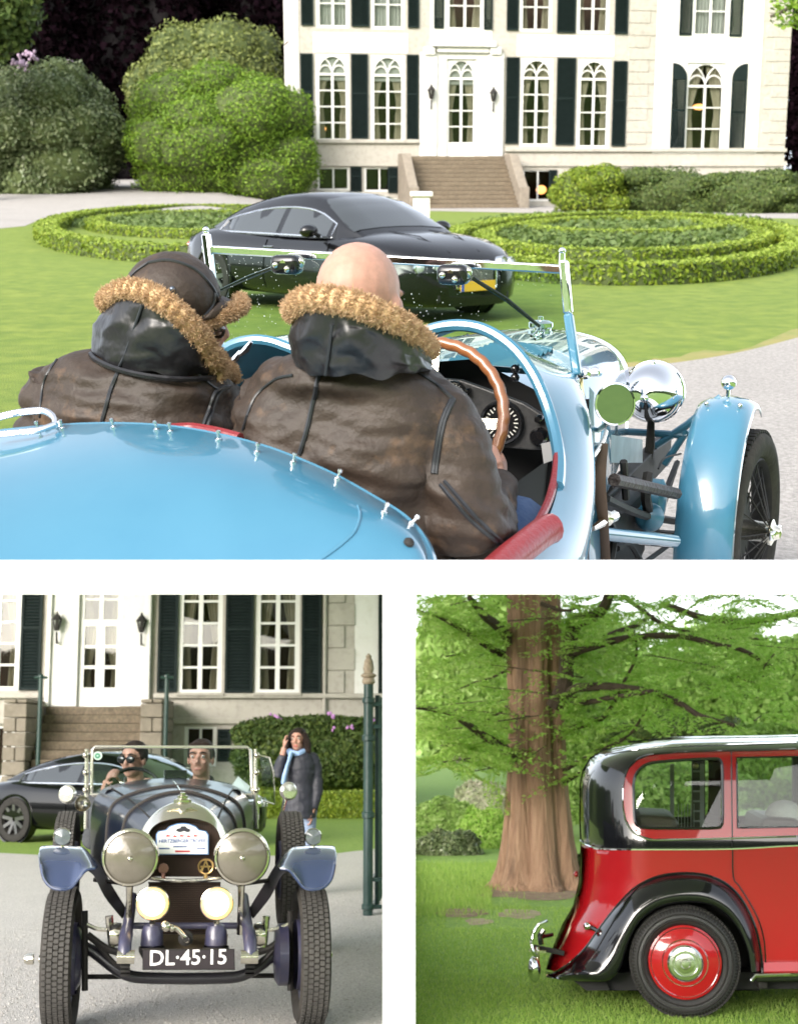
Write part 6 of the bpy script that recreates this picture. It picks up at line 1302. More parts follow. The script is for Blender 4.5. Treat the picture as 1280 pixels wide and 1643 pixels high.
# front wings
for sd in (-1, 1):
    def X(x): return x if sd < 0 else 596 - x + 6
    crest = [(64, 1361, .05), (66, 1358, .02), (80, 1357, 0), (100, 1357, 0), (120, 1358, 0), (134, 1360, 0), (146, 1372, .02), (158, 1390, .04)]
    lip = [(65, 1388, -.38), (70, 1410, -.42), (82, 1424, -.44), (99, 1428, -.45), (114, 1425, -.44), (126, 1411, -.43), (138, 1397, -.42), (152, 1394, -.40)]
    midl = [(63, 1370, -.22), (66, 1376, -.26), (80, 1380, -.28), (100, 1381, -.28), (118, 1381, -.28), (132, 1380, -.28), (146, 1384, -.26), (156, 1392, -.2)]
    bk = [(66, 1372, .42), (68, 1370, .42), (80, 1370, .42), (100, 1370, .42), (120, 1370, .42), (134, 1372, .42), (146, 1384, .42), (158, 1400, .42)]
    rws = [cr([Q(X(x), y, s) for x, y, s in r_], 4) for r_ in (bk, crest, midl, lip)]
    fine = [cr([rws[i][j] for i in range(4)], 5) for j in range(len(rws[0]))]
    w = obj('front_wing', MB().loft(fine, False), WINGB, nc, ang=70); w.modifiers.new('solid', 'SOLIDIFY').thickness = .006
    obj('wing_bead', MB().tube(rws[3], .008, 6), WINGB, w)
    va = [(150, 1374, .02), (164, 1394, .05), (182, 1425, .05), (205, 1462, .05)]; vb = [(140, 1397, -.40), (152, 1408, -.3), (168, 1440, -.2), (196, 1475, -.1)]
    obj('wing_valance', MB().loft([cr([Q(X(x), y, s) for x, y, s in va], 4), cr([Q(X(x), y, s) for x, y, s in vb], 4)], False), PM('dark_mauve_paint', (.022, .018, .022), .4, coat=.3), nc)
    c = Q(X(100), 1343, -.05); M = axis_matrix(c, -A2)
    sl = obj('side_lamp', MB().lathe([(0, -.05), (.03, -.04), (.045, 0), (.05, .01), (.046, .02)], M, 20).tube([c - V((0, 0, .045)), c - V((0, 0, .07))], .014, 8), NICKEL, nc); obj('lens', MB().lathe([(.045, .014), (0, .024)], M, 16), PM('small_lens', (.12, .14, .15), .08, coat=1), sl)
    # chassis front: dumb iron, spring, drum plate, steering parts
    obj('dumb_iron', MB().tube(cr([Q(X(212), 1440, .1), Q(X(207), 1475, -.2), Q(X(201), 1510, -.45), Q(X(200), 1535, -.5)], 5), [.03] * 8 + [.036] * 8, 10), MAUVE, nc)
    obj('spring_eye', MB().tube([Q(X(188), 1536, -.5), Q(X(216), 1536, -.5)], .036, 14), NICKEL, nc)
    for k in range(4): obj('leaf_spring', MB().bar(Q(X(201), 1545 + k * 7, -.45 + .08 * k), Q(X(202), 1520 + k * 9, .3), .05, .012), DARK, nc)
    obj('brake_plate', MB().lathe([(.17, -.02), (.17, .03), (.14, .05), (.05, .06), (0, .06)], axis_matrix(C2(sd * .585, 0, WRD), R2 * -sd), 28), MAUVE, nc)
    for pts, r__, mt in ((((140, 1500), (170, 1522), (196, 1530)), .02, DARK), (((132, 1480), (160, 1492), (200, 1490)), .012, NICKEL), (((150, 1508), (182, 1545), (205, 1556)), .014, DARK), (((136, 1462), (136, 1590)), .018, DARK), (((175, 1470), (180, 1520)), .022, NICKEL)):
        obj('steering_link', MB().tube(cr([Q(X(x), y, -.05) for x, y in pts], 4), r__, 8), mt, nc)
    obj('shock_absorber', MB().lathe([(.06, -.03), (.065, 0), (.06, .03), (0, .035)], axis_matrix(Q(X(186), 1500, -.05), R2), 18), NICKEL, nc)
    obj('hub_stub', MB().lathe([(.03, 0), (.03, .03), (.02, .05), (0, .055)], axis_matrix(C2(sd * .79, 0, WRD), R2 * sd), 12), NICKEL, nc)
obj('front_axle', MB().tube(cr([Q(134, 1520, 0), Q(150, 1528, 0), Q(185, 1555, -.02), Q(210, 1567, -.02), Q(240, 1570, -.02), Q(297, 1571, -.02), Q(355, 1570, -.02), Q(385, 1567, -.02), Q(410, 1555, -.02), Q(446, 1528, 0), Q(462, 1520, 0)], 4), .032, 10), PM('axle_black', (.014, .013, .018), .35, coat=.4), nc)
obj('track_rod', MB().tube([Q(138, 1568, .15), Q(458, 1566, .15)], .014, 8), DARK, nc)
obj('cross_tube', MB().tube([Q(205, 1486, -.15), Q(388, 1486, -.15)], .018, 10), MAUVE, nc)
obj('starting_handle', MB().tube(cr([Q(300, 1508, -.2), Q(299, 1508, -.4), Q(285, 1492, -.42), Q(270, 1486, -.44), Q(262, 1490, -.46)], 4), [.02] * 5 + [.014] * 12, 10), NICKEL, nc)
obj('handle_boss', MB().lathe([(.03, -.1), (.04, 0), (.04, .04), (.015, .05), (.015, .08), (0, .08)], axis_matrix(Q(298, 1505, -.35), -A2), 18), DARK, nc)
obj('handle_knob', MB().ball(Q(266, 1487, -.46), (.028, .028, .028), 12, 8).ball(Q(276, 1490, -.44), .02, 10, 6), NICKEL, nc)
obj('apron', MB().prism([Q(232, 1500, -.1), Q(366, 1500, -.1), Q(362, 1524, -.2), Q(236, 1524, -.2)], A2 * .02), PM('aged_brass_apron', (.09, .07, .045), .45, .5), nc, smooth=False)
# number plate
pp = [Q(228, 1524, -.5), Q(376, 1524, -.5), Q(377, 1556, -.5), Q(229, 1556, -.5)]
npl = obj('number_plate', MB().prism(pp, A2 * .012), PM('plate_black', (.018, .012, .016), .35, coat=.4), nc, smooth=False, bevel=.003)
obj('plate_rim', MB().tube([p - A2 * .001 for p in pp], .0035, 6, loop=True), DARK, npl)
obj('plate_lettering', text_mesh('DL·45·15', 32 * PX2 * .95, Mtxt(302, 1538, -.5 - .003), .0015, .0012, 1.0), PM('plate_letter', (.78, .76, .76), .5), npl, smooth=False, fix=False)

# ------------------------------------------------------------------ people of the lower left garden
HAIRB = PM('brown_hair', (.018, .010, .007), .55, bump=(140, .8), spec=.25); GREYJ = PM('dark_grey_coat', (.05, .055, .06), .75, bump=(60, .3)); SCARF = PM('blue_scarf', (.22, .36, .62), .8, var=(25, (.32, .46, .7)), bump=(50, .5)); NAVYJ = PM('dark_navy_coat', (.016, .018, .028), .6, bump=(25, .4), var=(7, (.028, .03, .042)))
def hair_cap(person, L, Mx, k, mat, long=False):
    h = MB().ball(L(0, -.025, .045), (.083 * k, .098 * k, .082 * k), 22, 14, Mx)
    for s_ in (-1, 1): h.ball(L(s_ * .07, -.02, .02), (.018 * k, .05 * k, .045 * k), 12, 8, Mx)
    for j in range(7): x = -.054 + j * .018; h.ball(L(x, .05 - abs(x) * .25, .088 + .006 * math.sin(j * 2)), (.018 * k, .022 * k, .016 * k), 10, 6, Mx)
    if long:
        for s_ in (-1, 1): h.tube([L(s_ * .066, .01, .07), L(s_ * .09, .0, .0), L(s_ * .105, -.005, -.07), L(s_ * .11, .0, -.13), L(s_ * .085, .02, -.17)], [.03 * k, .04 * k, .044 * k, .036 * k, .015 * k], 10)
        h.tube([L(0, -.08, .05), L(0, -.1, -.04), L(0, -.09, -.12)], [.07 * k, .07 * k, .05 * k], 12)
    me = fuse(h, .008 * k, 2, lambda p: .003 * noise.noise(p * 90)); mesh_obj('hair', me, mat, person, ang=0)
def seated(label, hx, hy, s, fw, cloth, k=1.0, glasses=False, wrist=None):
    c = Q(hx, hy, s); t = thing('person', label, 'person', (c.x, c.y, .5), 0, M2)
    bm, L, Mx = head_mb(c, fw, k); F_ = -A2
    dn = lambda x, f_, z: c + R2 * x + F_ * f_ + V((0, 0, z))
    bm.tube([L(0, -.035, -.16), dn(0, -.03, -.35), dn(0, -.02, -.7)], [.07, .13, .14], 14)
    hands = []
    for sd in (-1, 1):
        w_ = wrist[0 if sd < 0 else 1] if wrist else dn(sd * .16, .34, -.62)
        bm.tube([dn(sd * .08, -.03, -.28), dn(sd * .2, -.03, -.3), dn(sd * .27, .06, -.56), w_], [.055, .05, .042, .028], 12)
        hand_mb(bm, w_, F_ * .7 + V((0, 0, .5)) - R2 * sd * .2, -R2 * sd + V((0, 0, -.3)), .95, 1.0, -sd)
    mesh_obj('body', fuse(bm, .0065, 3), SKIN, t, ang=0); face(t, L, Mx, k)
    jk = MB(); jk.tube([dn(0, -.03, -.2), dn(0, -.035, -.27), dn(0, -.03, -.4), dn(0, -.02, -.75)], [.085, .15, .18, .17], 18)
    for sd in (-1, 1):
        w_ = wrist[0 if sd < 0 else 1] if wrist else dn(sd * .16, .34, -.62); jk.ball(dn(sd * .18, -.03, -.31), (.085, .085, .08), 12, 8); jk.tube([dn(sd * .17, -.03, -.3), dn(sd * .23, -.02, -.36), dn(sd * .275, .06, -.56), lerp(dn(sd * .275, .06, -.56), w_, .85)], [.075, .078, .066, .045], 14)
    mesh_obj('coat', fuse(jk, .011, 6, lambda p: .006 * fbm(p, 9, 2)), cloth, t, ang=0)
    cl = [L(0, -.035, -.13) + R2 * (.085 * math.cos(a)) + F_ * (.085 * math.sin(a)) + V((0, 0, -.03 * math.sin(a))) for a in [q_ * math.pi / 12 for q_ in range(24)]]
    obj('coat_collar', MB().loft([cl, [p + V((0, 0, -.07)) + (p - L(0, -.035, -.13)) * .25 for p in cl]], True), cloth, t).modifiers.new('solid', 'SOLIDIFY').thickness = .012
    hair_cap(t, L, Mx, k, HAIRB)
    if glasses:
        g = MB()
        for s_ in (-1, 1):
            g.ball(L(s_ * .034, .097, .006), (.033 * k, .012 * k, .027 * k), 14, 8, Mx); g.tube([L(s_ * .06, .09, .014), L(s_ * .08, .02, .012)], .003, 6)
        g.tube([L(-.01, .102, .014), L(.01, .102, .014)], .003, 6); obj('sunglasses', g, BLACKP, t)
    return t
c = Q(214, 1262, SS + .22)
seated('driver of the navy open car in dark sunglasses with short dark hair', 214, 1219, 2.05, -A2 + R2 * -.55 + V((0, 0, -.05)), GREYJ, 1.05, True, (Q(172, 1254, SS + .3), Q(250, 1268, SS + .3)))
seated('bare faced man with short brown hair in the passenger seat of the navy car', 322, 1217, 1.95, -A2 + R2 * -.25 + V((0, 0, -.02)), GREYJ, 1.08)
# standing woman
wp = LO.G(478, 1438); S_ = 15.1; w = thing('person', 'dark haired woman in a navy jacket and blue scarf with a hand at her head', 'person', (wp.x, wp.y, 0), 0, M2)
Yw = wp.y
def W(x, y, d=0.0): return LO.Y(x, y, Yw + d)
hc = W(478, 1187, -.02); fwv = V((-.25, -1, -.02)); bm, L, Mx = head_mb(hc, fwv, .98)
hipz = .88; cx = W(480, 1300).x
bm.tube([L(0, -.03, -.15), W(482, 1225), W(482, 1270), W(480, 1305)], [.06, .13, .115, .14], 14)
for sd in (-1, 1): bm.tube([V((cx + sd * .08, Yw, .86)), V((cx + sd * .09, Yw - .02, .48)), V((cx + sd * .09, Yw + .02, .09))], [.085, .062, .042], 12); bm.tube([V((cx + sd * .09, Yw + .03, .05)), V((cx + sd * .1, Yw - .15, .035))], [.042, .036], 10)
bm.tube([W(462, 1216), W(452, 1224, -.03), W(447, 1240, -.1), W(456, 1200, -.12)], [.06, .05, .042, .028], 12); bm.tube([W(498, 1216), W(506, 1228), W(508, 1270, -.03), W(500, 1305, -.08)], [.06, .05, .042, .028], 12)
hand_mb(bm, W(456, 1200, -.12), V((.02, .1, 1)), V((1, .1, 0)), .92, .6, 1); hand_mb(bm, W(500, 1305, -.08), V((-.05, 0, -1)), V((-1, 0, 0)), .92, .8, 1)
mesh_obj('body', fuse(bm, .0065, 3), SKIN, w, ang=0); face(w, L, Mx, .98, PM('red_lip', (.45, .07, .07), .4)); hair_cap(w, L, Mx, 1.0, HAIRB, True)
jk = MB(); jk.tube([W(480, 1207), W(481, 1214), W(482, 1232), W(481, 1262), W(480, 1290), W(479, 1312)], [.085, .15, .175, .155, .18, .185], 20)
jk.ball(W(459, 1219), (.075, .08, .075), 12, 8); jk.ball(W(500, 1219), (.075, .08, .075), 12, 8)
jk.tube([W(460, 1217), W(450, 1226, -.03), W(446, 1242, -.1), W(455, 1212, -.12)], [.07, .066, .06, .05], 14); jk.tube([W(499, 1217), W(506, 1230), W(509, 1270, -.03), W(503, 1298, -.07)], [.075, .07, .062, .048], 14)
mesh_obj('jacket', fuse(jk, .010, 5, lambda p: .007 * fbm(V((p.x, p.y, p.z * 1.6)), 9, 2)), NAVYJ, w, ang=0)
for sd in (-1, 1): obj('trouser_leg', MB().tube([V((cx + sd * .085, Yw, .87)), V((cx + sd * .09, Yw - .02, .48)), V((cx + sd * .09, Yw + .02, .12))], [.1, .075, .06], 14), PM('pale_denim', (.18, .24, .36), .9, var=(30, (.25, .31, .42))), w); obj('shoe', MB().ball(V((cx + sd * .095, Yw - .06, .045)), (.048, .13, .045), 12, 8), DARK, w)
sc = MB().tube(cr([L(-.07, .01, -.13), L(-.03, .085, -.15), L(.05, .08, -.14), L(.085, 0, -.12), L(.03, -.08, -.11), L(-.06, -.06, -.12)], 5)[:-1], .036, 10, loop=True); sc.tube(cr([W(468, 1207, -.16), W(462, 1226, -.19), W(457, 1245, -.2), W(454, 1258, -.19)], 4), [.04] * 6 + [.05] * 7, 12, flat=.5)
mesh_obj('scarf', fuse(sc, .009, 3, lambda p: .006 * fbm(V((p.x * 2, p.y, p.z * .6)), 14, 2)), SCARF, w, ang=0)
# ================================================================== RED AND BLACK SALOON of the lower right garden, seen from the side
A3 = R(8); U3 = V((math.cos(A3), -math.sin(A3), 0)); W3 = V((math.sin(A3), math.cos(A3), 0)); c0 = LO.G(1098, 1630, ZL); O3 = V((c0.x, c0.y, ZL))
def P3(x, y, w=0.0): return LO.P(x, y, O3 + W3 * w, W3)
HW3 = .80
RED = PM('red_paint', (.36, .008, .012), .25, coat=.8, crough=.02, spec=.2); BLK3 = PM('gloss_black_paint', (.006, .006, .008), .15, coat=1.0, crough=.015, spec=.3)
zx = lambda x, y: (660 + x * .4844, 950 + y * .4844)
left_y = [1180, 1186, 1192, 1202, 1216, 1236, 1260, 1318, 1357, 1386, 1415, 1454, 1483, 1517, 1540, 1556, 1640]; left_x = [1110, 1060, 1009, 970, 946, 934, 929.5, 929, 931, 930, 928, 919, 902, 888, 880, 876, 874]
top_x = [874, 929, 934, 946, 970, 1009, 1077, 1150, 1290, 1500]; top_y = [1400, 1260, 1236, 1216, 1202, 1192, 1185, 1183, 1181, 1180]
def W_(x, y):
    xl = interp(y, left_y, left_x); yt = interp(x, top_x, top_y)
    t = min(max((x - xl) / 120, 0), 1); wr_ = HW3 * (1 - math.sqrt(max(0, 1 - (1 - t) ** 2.4)))
    t2 = min(max((y - yt) / 42, 0), 1); wt = .62 * (1 - math.sqrt(max(0, 1 - (1 - t2) ** 2.2))) if y < 1300 else 0
    return min(math.hypot(wr_, wt) + .09 * min(max((1352 - y) / 150, 0), 1), HW3)
def S3(x, y, off=0.0): return P3(x, y, W_(x, y) - off)
rc = thing('red_saloon', 'red and black vintage saloon on the lawn showing its rear half and right wheel', 'car', O3, -A3, M2)
def inpoly(x, y, P):
    c = False; j = len(P) - 1
    for i in range(len(P)):
        if (P[i][1] > y) != (P[j][1] > y) and x < (P[j][0] - P[i][0]) * (y - P[i][1]) / (P[j][1] - P[i][1]) + P[i][0]: c = not c
        j = i
    return c
def dens(P, st=9):
    out = []
    for i in range(len(P)):
        a, b = V(P[i][:2]), V(P[(i + 1) % len(P)][:2]); n = max(1, int((b - a).length / st))
        for k in range(n): out.append(tuple(a.lerp(b, k / n)))
    return out
def smooth_poly(P, n=4): return [(p.x, p.y) for p in cr([(x, y, 0) for x, y in P] + [(P[0][0], P[0][1], 0)], n)[:-1]]
def reflect(p): d = (p - (O3 + W3 * HW3)).dot(W3); return p - W3 * (2 * d)
def panel(name, outer, mat, off=0.0, holes=(), grid=10, rim=.02, both=True, parent=None, wf=None, **k):
    outer = dens(outer); hs = [dens(h_) for h_ in holes]; pts = []; edges = []
    for L in [outer] + hs:
        b = len(pts); pts += L; edges += [(b + i, b + (i + 1) % len(L)) for i in range(len(L))]
    nb = len(pts); x0, x1 = min(p[0] for p in outer), max(p[0] for p in outer); y0, y1 = min(p[1] for p in outer), max(p[1] for p in outer)
    gx = x0
    while gx < x1:
        gy = y0
        while gy < y1:
            if inpoly(gx, gy, outer) and not any(inpoly(gx, gy, h_) for h_ in hs) and min((gx - p[0]) ** 2 + (gy - p[1]) ** 2 for p in pts[:nb]) > 16: pts.append((gx, gy))
            gy += grid
        gx += grid
    r_ = geometry.delaunay_2d_cdt([V((p[0], p[1])) for p in pts], edges, [], 0, 1e-4); vs = r_[0]; fs = []
    for f in r_[2]:
        cx_, cy_ = sum(vs[i][0] for i in f) / 3, sum(vs[i][1] for i in f) / 3
        if inpoly(cx_, cy_, outer) and not any(inpoly(cx_, cy_, h_) for h_ in hs): fs.append(tuple(f))
    fn = wf or S3; P = [fn(v_[0], v_[1], off) for v_ in vs]; mb = MB().add(P, fs)
    if rim:
        for L in [outer] + hs:
            a = [fn(x, y, off) for x, y in L]; b = [p + W3 * rim for p in a]; mb.loft([a + [a[0]], b + [b[0]]], False)
    if both: 
        m2 = MB().add([reflect(V(p)) for p in mb.v], mb.f); obj(name, m2, mat, parent or rc, ang=55, merge=1e-5, **k)
    return obj(name, mb, mat, parent or rc, ang=55, merge=1e-5, **k)
XE = 1560                                     # the saloon goes on to the right, out of the picture
win1 = smooth_poly([zx(*p) for p in ((735, 640), (742, 608), (762, 582), (800, 566), (900, 557), (1000, 553), (1022, 558), (1029, 585), (1030, 660), (1030, 755), (1024, 776), (1005, 783), (880, 784), (780, 783), (752, 776), (738, 750))])
win2 = [zx(1077, 549), zx(1300, 545), (1420, 1213), (1440, 1222), (1450, 1330), zx(1300, 778), zx(1080, 782)]
sur = [zx(*p) for p in ((702, 650), (708, 615), (722, 585), (748, 558), (790, 542), (880, 534), (1000, 530), (1150, 527), (1274, 523))] + [(1400, 1203), (XE, 1210), (XE, 1341)] + [zx(*p) for p in ((1274, 806), (1062, 813), (900, 817), (800, 818), (762, 808), (732, 788), (712, 755), (703, 710))]
sil = [(x, y) for x, y in zip(left_x, left_y) if y <= 1357 and y > 1183]
upper = [(XE, 1181.5), (1290, 1181.2), (1150, 1183.2), (1077, 1185.2)] + sil[2:] + [zx(*p) for p in ((572, 838), (600, 848), (640, 852), (800, 853), (1060, 851), (1274, 840))] + [(XE, 1352)]
panel('upper_body', upper, BLK3, 0, [win1, win2])
panel('window_surround', sur, RED, .008, [win1, win2])
# rubber edge of the windows
obj('window_rubber', MB().tube([S3(x, y, .009) for x, y in win1], .010, 6, loop=True), BLACKP, rc); obj('window_rubber', MB().tube([S3(x, y, .009) for x, y in dens(win2)], .006, 6, loop=True), BLACKP, rc)
GL3 = GM('saloon_glass', (.90, .95, .92), .005)
panel('side_window', [(lerp(x, 1092, .005), y) for x, y in win1], GL3, -.012, rim=0); panel('side_window', win2, GL3, -.012, rim=0)
# roof sheet closing the top between both sides
xs = [1009, 1040, 1077, 1110, 1150, 1220, 1290, 1400, XE]; rows = []
for x in xs:
    y = interp(x, top_x, top_y); a = S3(x, y + .3, 0); b = reflect(a); rows.append([lerp(a, b, k / 10) + V((0, 0, .012 * math.sin(math.pi * k / 10))) for k in range(11)])
obj('roof', MB().loft(rows, False), BLK3, rc)
# lower red body, door line and chrome lines
low_l = [(x, y) for x, y in zip(left_x, left_y) if 1357 <= y <= 1556]
lower = [(931, 1357)] + [(x, y) for x, y in low_l[1:]] + [(900, 1562), (978, 1566)] + [(1098 + 121 * math.cos(a), 1545 - 124 * math.sin(a)) for a in [R(189 - 198 * k / 20) for k in range(21)]] + [(1226, 1557), (XE, 1555)] + [(XE, 1353)] + [zx(*p) for p in ((1274, 841), (1060, 852), (800, 854), (640, 853), (600, 849), (572, 839))]
panel('lower_body', lower, RED, .002)
def line3(name, pts, r, mat, off=.006, n=5, flat=1.0): return obj(name, MB().tube([S3(p.x, p.y, off) for p in cr([(x, y, 0) for x, y in pts], n)], r, 6, flat=flat), mat, rc)
belt = [(931, 1349), zx(570, 836), zx(600, 848), zx(640, 853), zx(800, 854), zx(1060, 852), zx(1274, 841), (1400, 1354)]
line3('belt_moulding', belt, .0075, CHROME); line3('waist_moulding', [zx(*p) for p in ((700, 640), (700, 700), (708, 757), (728, 792), (760, 812), (800, 822), (900, 821), (1062, 817), (1274, 810))], .005, CHROME, .010)
line3('window_moulding', [zx(*p) for p in ((700, 650), (706, 612), (720, 582), (746, 554), (790, 538), (880, 530), (1000, 526), (1274, 519))], .0045, BLK3, .012)
line3('door_gap', [zx(*p) for p in ((1059, 530), (1061, 700), (1063, 850), (1066, 945), (1085, 975), (1120, 1030), (1150, 1090), (1168, 1160), (1173, 1245))], .0045, BLACKP, .008)
line3('upper_seam', [zx(*p) for p in ((640, 540), (760, 520), (900, 510), (1100, 503), (1274, 498))], .004, CHROME, .004)
# rear fender: crowned sheet between the outer edge and the wheel arch
fo = [zx(*p) for p in ((444, 1262), (470, 1262), (520, 1232), (575, 1180), (625, 1110), (680, 1040), (740, 980), (800, 948), (860, 934), (930, 932), (990, 942), (1050, 972), (1098, 1025), (1135, 1100), (1155, 1180), (1163, 1255))]
fi = [zx(*p) for p in ((446, 1277), (500, 1286), (580, 1290), (650, 1288), (690, 1250), (716, 1170), (752, 1098), (810, 1052), (870, 1034), (930, 1030), (985, 1038), (1040, 1068), (1082, 1120), (1108, 1180), (1118, 1225), (1122, 1262))]
fo_, fi_ = cr([(x, y, 0) for x, y in fo], 4), cr([(x, y, 0) for x, y in fi], 4); rows = []
for i, (a, b) in enumerate(zip(fo_, fi_)):
    e = min(1, i / 10); row = []
    w0 = W_(a.x, a.y); 
    for k in range(11):
        u = k / 10; p = lerp(a, b, u); wo = lerp(min(w0, .5), -.13, math.sin(math.pi / 2 * min(1, u * 1.35)) ** .8) if u < .99 else -.11
        wo = lerp(lerp(w0, .25, u), wo, e * e * (3 - 2 * e)) ; row.append(P3(p.x, p.y, wo))
    row.append(P3(b.x, b.y, lerp(.3, .12, e))); rows.append(row)
for sfx in (0, 1):
    mb = MB().loft([[reflect(p) for p in r_] if sfx else r_ for r_ in rows], False); fd = obj('rear_fender', mb, BLK3, rc, ang=60)
    crn = [r_[7] for r_ in rows]
obj('fender_bead', MB().tube([P3(p.x, p.y, .0 + lerp(min(W_(p.x, p.y), .5), .0, min(1, i / 10)) - .012) for i, p in enumerate(fo_)], .007, 6), BLK3, rc)
obj('wheel_well', MB().loft([[P3(1098 + 128 * math.cos(a), 1545 - 132 * math.sin(a), w_) for a in [R(-20) + R(220) * k / 16 for k in range(17)]] for w_ in (.02, .35)], False).sheet([P3(1098 + 128 * math.cos(a), 1545 - 132 * math.sin(a), .35) for a in [R(-20) + R(220) * k / 16 for k in range(17)]]), INNER, rc)
obj('under_body', MB().prism([P3(905, 1562, .1), P3(XE, 1560, .1), P3(XE, 1585, .1), P3(940, 1590, .1)], W3 * (2 * HW3 - .2)), INNER, rc, smooth=False)
# wheel
wc = P3(1098, 1543, -.06); M = axis_matrix(wc, -W3); rr = P3(1098, 1543, -.06).z - ZL + .004
def wheel3(M, tread=True):
    ty = obj('wheel', MB().lathe([(rr * .66, .02), (rr * .70, .045), (rr * .80, .07), (rr * .90, .062), (rr * .965, .035), (rr * .985, 0), (rr * .985, -.05), (rr * .96, -.09), (rr * .80, -.13), (rr * .64, -.11)], M, 72), PM('black_tyre', (.028, .028, .029), .55, var=(16, (.04, .04, .04)), bump=(70, .15)), rc)
    for q in (.76, .86): obj('tyre_rib', MB().lathe([(rr * q - .006, .066 if q < .8 else .067), (rr * q, .074), (rr * q + .006, .066)], M, 64), RUBBER, ty)
    tb = MB()
    for k in range(96):
        a = 2 * math.pi * k / 96; tg = V((-math.sin(a), math.cos(a), 0)); nn = V((math.cos(a), math.sin(a), 0))
        for zz in (.03, -.01, -.05): tb.hexa([M @ (nn * rr * (.975 if zz > .02 else .985) + tg * (i * .0095) + V((0, 0, zz + j * .015)) + nn * kz) for kz in (-.006, .008) for j in (-1, 1) for i in (-1, 1)])
        tb.hexa([M @ (nn * lerp(rr * .90, rr * .955, (1 + j) / 2) + tg * (i * .006) + V((0, 0, lerp(.062, .043, (1 + j) / 2) + kz))) for kz in (-.004, .005) for j in (-1, 1) for i in (-1, 1)])
    tag(obj('tread_blocks', tb, RUBBER, ty, smooth=False), kind='stuff')
    dk = obj('wheel_disc', MB().lathe([(rr * .665, .03), (rr * .66, .05), (rr * .62, .056), (rr * .5, .075), (rr * .38, .086), (rr * .3, .088), (0, .088)], M, 56), RED, ty)
    for q, zz in ((.61, .058), (.41, .085)): obj('trim_ring', MB().lathe([(rr * (q - .013), zz + .001), (rr * q, zz + .006), (rr * (q + .013), zz - .002)], M, 56), CHROME, dk)
    hc_ = obj('hub_cap', MB().lathe([(rr * .325, .085), (rr * .325, .10), (rr * .29, .114), (rr * .23, .117), (rr * .22, .106), (rr * .18, .106), (rr * .17, .12), (rr * .05, .126), (0, .126)], M, 40), PM('brushed_chrome', (.78, .80, .76), .18, 1.0), dk)
    obj('cap_ring', MB().lathe([(rr * .075, .125), (rr * .085, .128), (rr * .095, .124)], M, 24), NICKEL, hc_)
wheel3(M); wheel3(axis_matrix(reflect(wc), W3))
fw_ = O3 + (wc - O3) + U3 * 3.2; wheel3(axis_matrix(fw_, -W3))
# running board, bumper, fuel cap, boot, interior
rb = [P3(1208, 1562, -.12), P3(XE, 1558, -.12), P3(XE, 1570, -.12), P3(1214, 1576, -.12)]
board = obj('running_board', MB().prism(rb, W3 * .3), BLK3, rc, smooth=False, bevel=.008); obj('board_trim', MB().tube([P3(1205, 1574, -.13), P3(1212, 1566, -.135), P3(1280, 1564, -.135), P3(XE, 1562, -.135)], .012, 8), CHROME, board)
obj('sill_panel', MB().prism([P3(1225, 1545, -.04), P3(XE, 1542, -.04), P3(XE, 1558, -.06), P3(1225, 1561, -.06)], W3 * .02), RED, rc, smooth=False)
obj('board_bracket', MB().box(P3(1222, 1580, .0), (.06, .08, .05)), DARK, rc, bevel=.01)
bo = [[P3(x, y, w_) for w_ in (.02, .15, .4, HW3, 1.2, 1.45, 1.58)] for x, y in ((0, 0),)] if False else None
def bump(x, y, w_): return P3(x - 26 * (1 - abs(w_ - HW3) / HW3) * .4, y, w_)
bars = []
for y0, y1 in ((1478, 1496), (1500, 1518)): pass
prof = [(877, 1475), (862, 1482), (853, 1497), (850, 1512), (852, 1528), (858, 1536)]
for d_, nm in ((0, 'bumper'),):
    rings = [[P3(x, y, w_) for x, y in prof] for w_ in (-.02, .0, .12, .5, 1.1, 1.5, 1.62)]
    b_ = obj(nm, MB().loft(rings, False), CHROME, rc); b_.modifiers.new('solid', 'SOLIDIFY').thickness = .02
obj('bumper_rail', MB().tube([P3(872, 1492, -.03), P3(866, 1502, -.035), P3(868, 1516, -.03)], .018, 8).tube([P3(886, 1500, .08), P3(868, 1504, .0)], .014, 8), BLK3, rc)
obj('bumper_overrider', MB().ball(P3(857, 1556, .05), (.042, .05, .085), 18, 12), CHROME, rc); obj('overrider_bracket', MB().tube([P3(862, 1520, .06), P3(862, 1545, .05)], .014, 8).bar(P3(848, 1526, .02), P3(876, 1528, .02), .05, .012), NICKEL, rc)
obj('bumper_iron', MB().bar(P3(856, 1520, .25), P3(905, 1530, .25), .04, .03), DARK, rc)
ys_ = [1357, 1386, 1415, 1454, 1483, 1517, 1540, 1558]
obj('boot_lid', MB().loft([[P3(interp(y, left_y, left_x) - 5 * math.sin((y - 1357) / 201 * math.pi), y, w_) for w_ in (HW3 - .42, HW3 - .3, HW3, HW3 + .3, HW3 + .42)] for y in ys_], False), RED, rc)
obj('boot_strip', MB().tube([S3(interp(y, left_y, left_x) + dx, y, .006) for y, dx in ((1440, 4), (1465, 10), (1490, 14), (1512, 14), (1530, 10))], .006, 6), PM('pale_gold_line', (.55, .5, .35), .3, .7), rc)
fc = P3(944, 1486, W_(944, 1486) - .03); obj('rear_lamp', MB().lathe([(.022, -.03), (.026, 0), (.024, .03), (.01, .04), (0, .042)], axis_matrix(fc, -W3 - U3 * .4), 14), CHROME, rc); obj('lamp_arm', MB().tube([fc, P3(962, 1496, W_(962, 1496))], .014, 8), BLK3, rc)
obj('rear_light', MB().lathe([(.02, 0), (.024, .02), (0, .035)], axis_matrix(P3(927, 1403, W_(929, 1403) - .02), -U3), 12), PM('red_lens', (.25, .01, .01), .15, coat=1), rc)
SEAT = PM('dark_seat_leather', (.035, .022, .016), .5, bump=(20, .3))
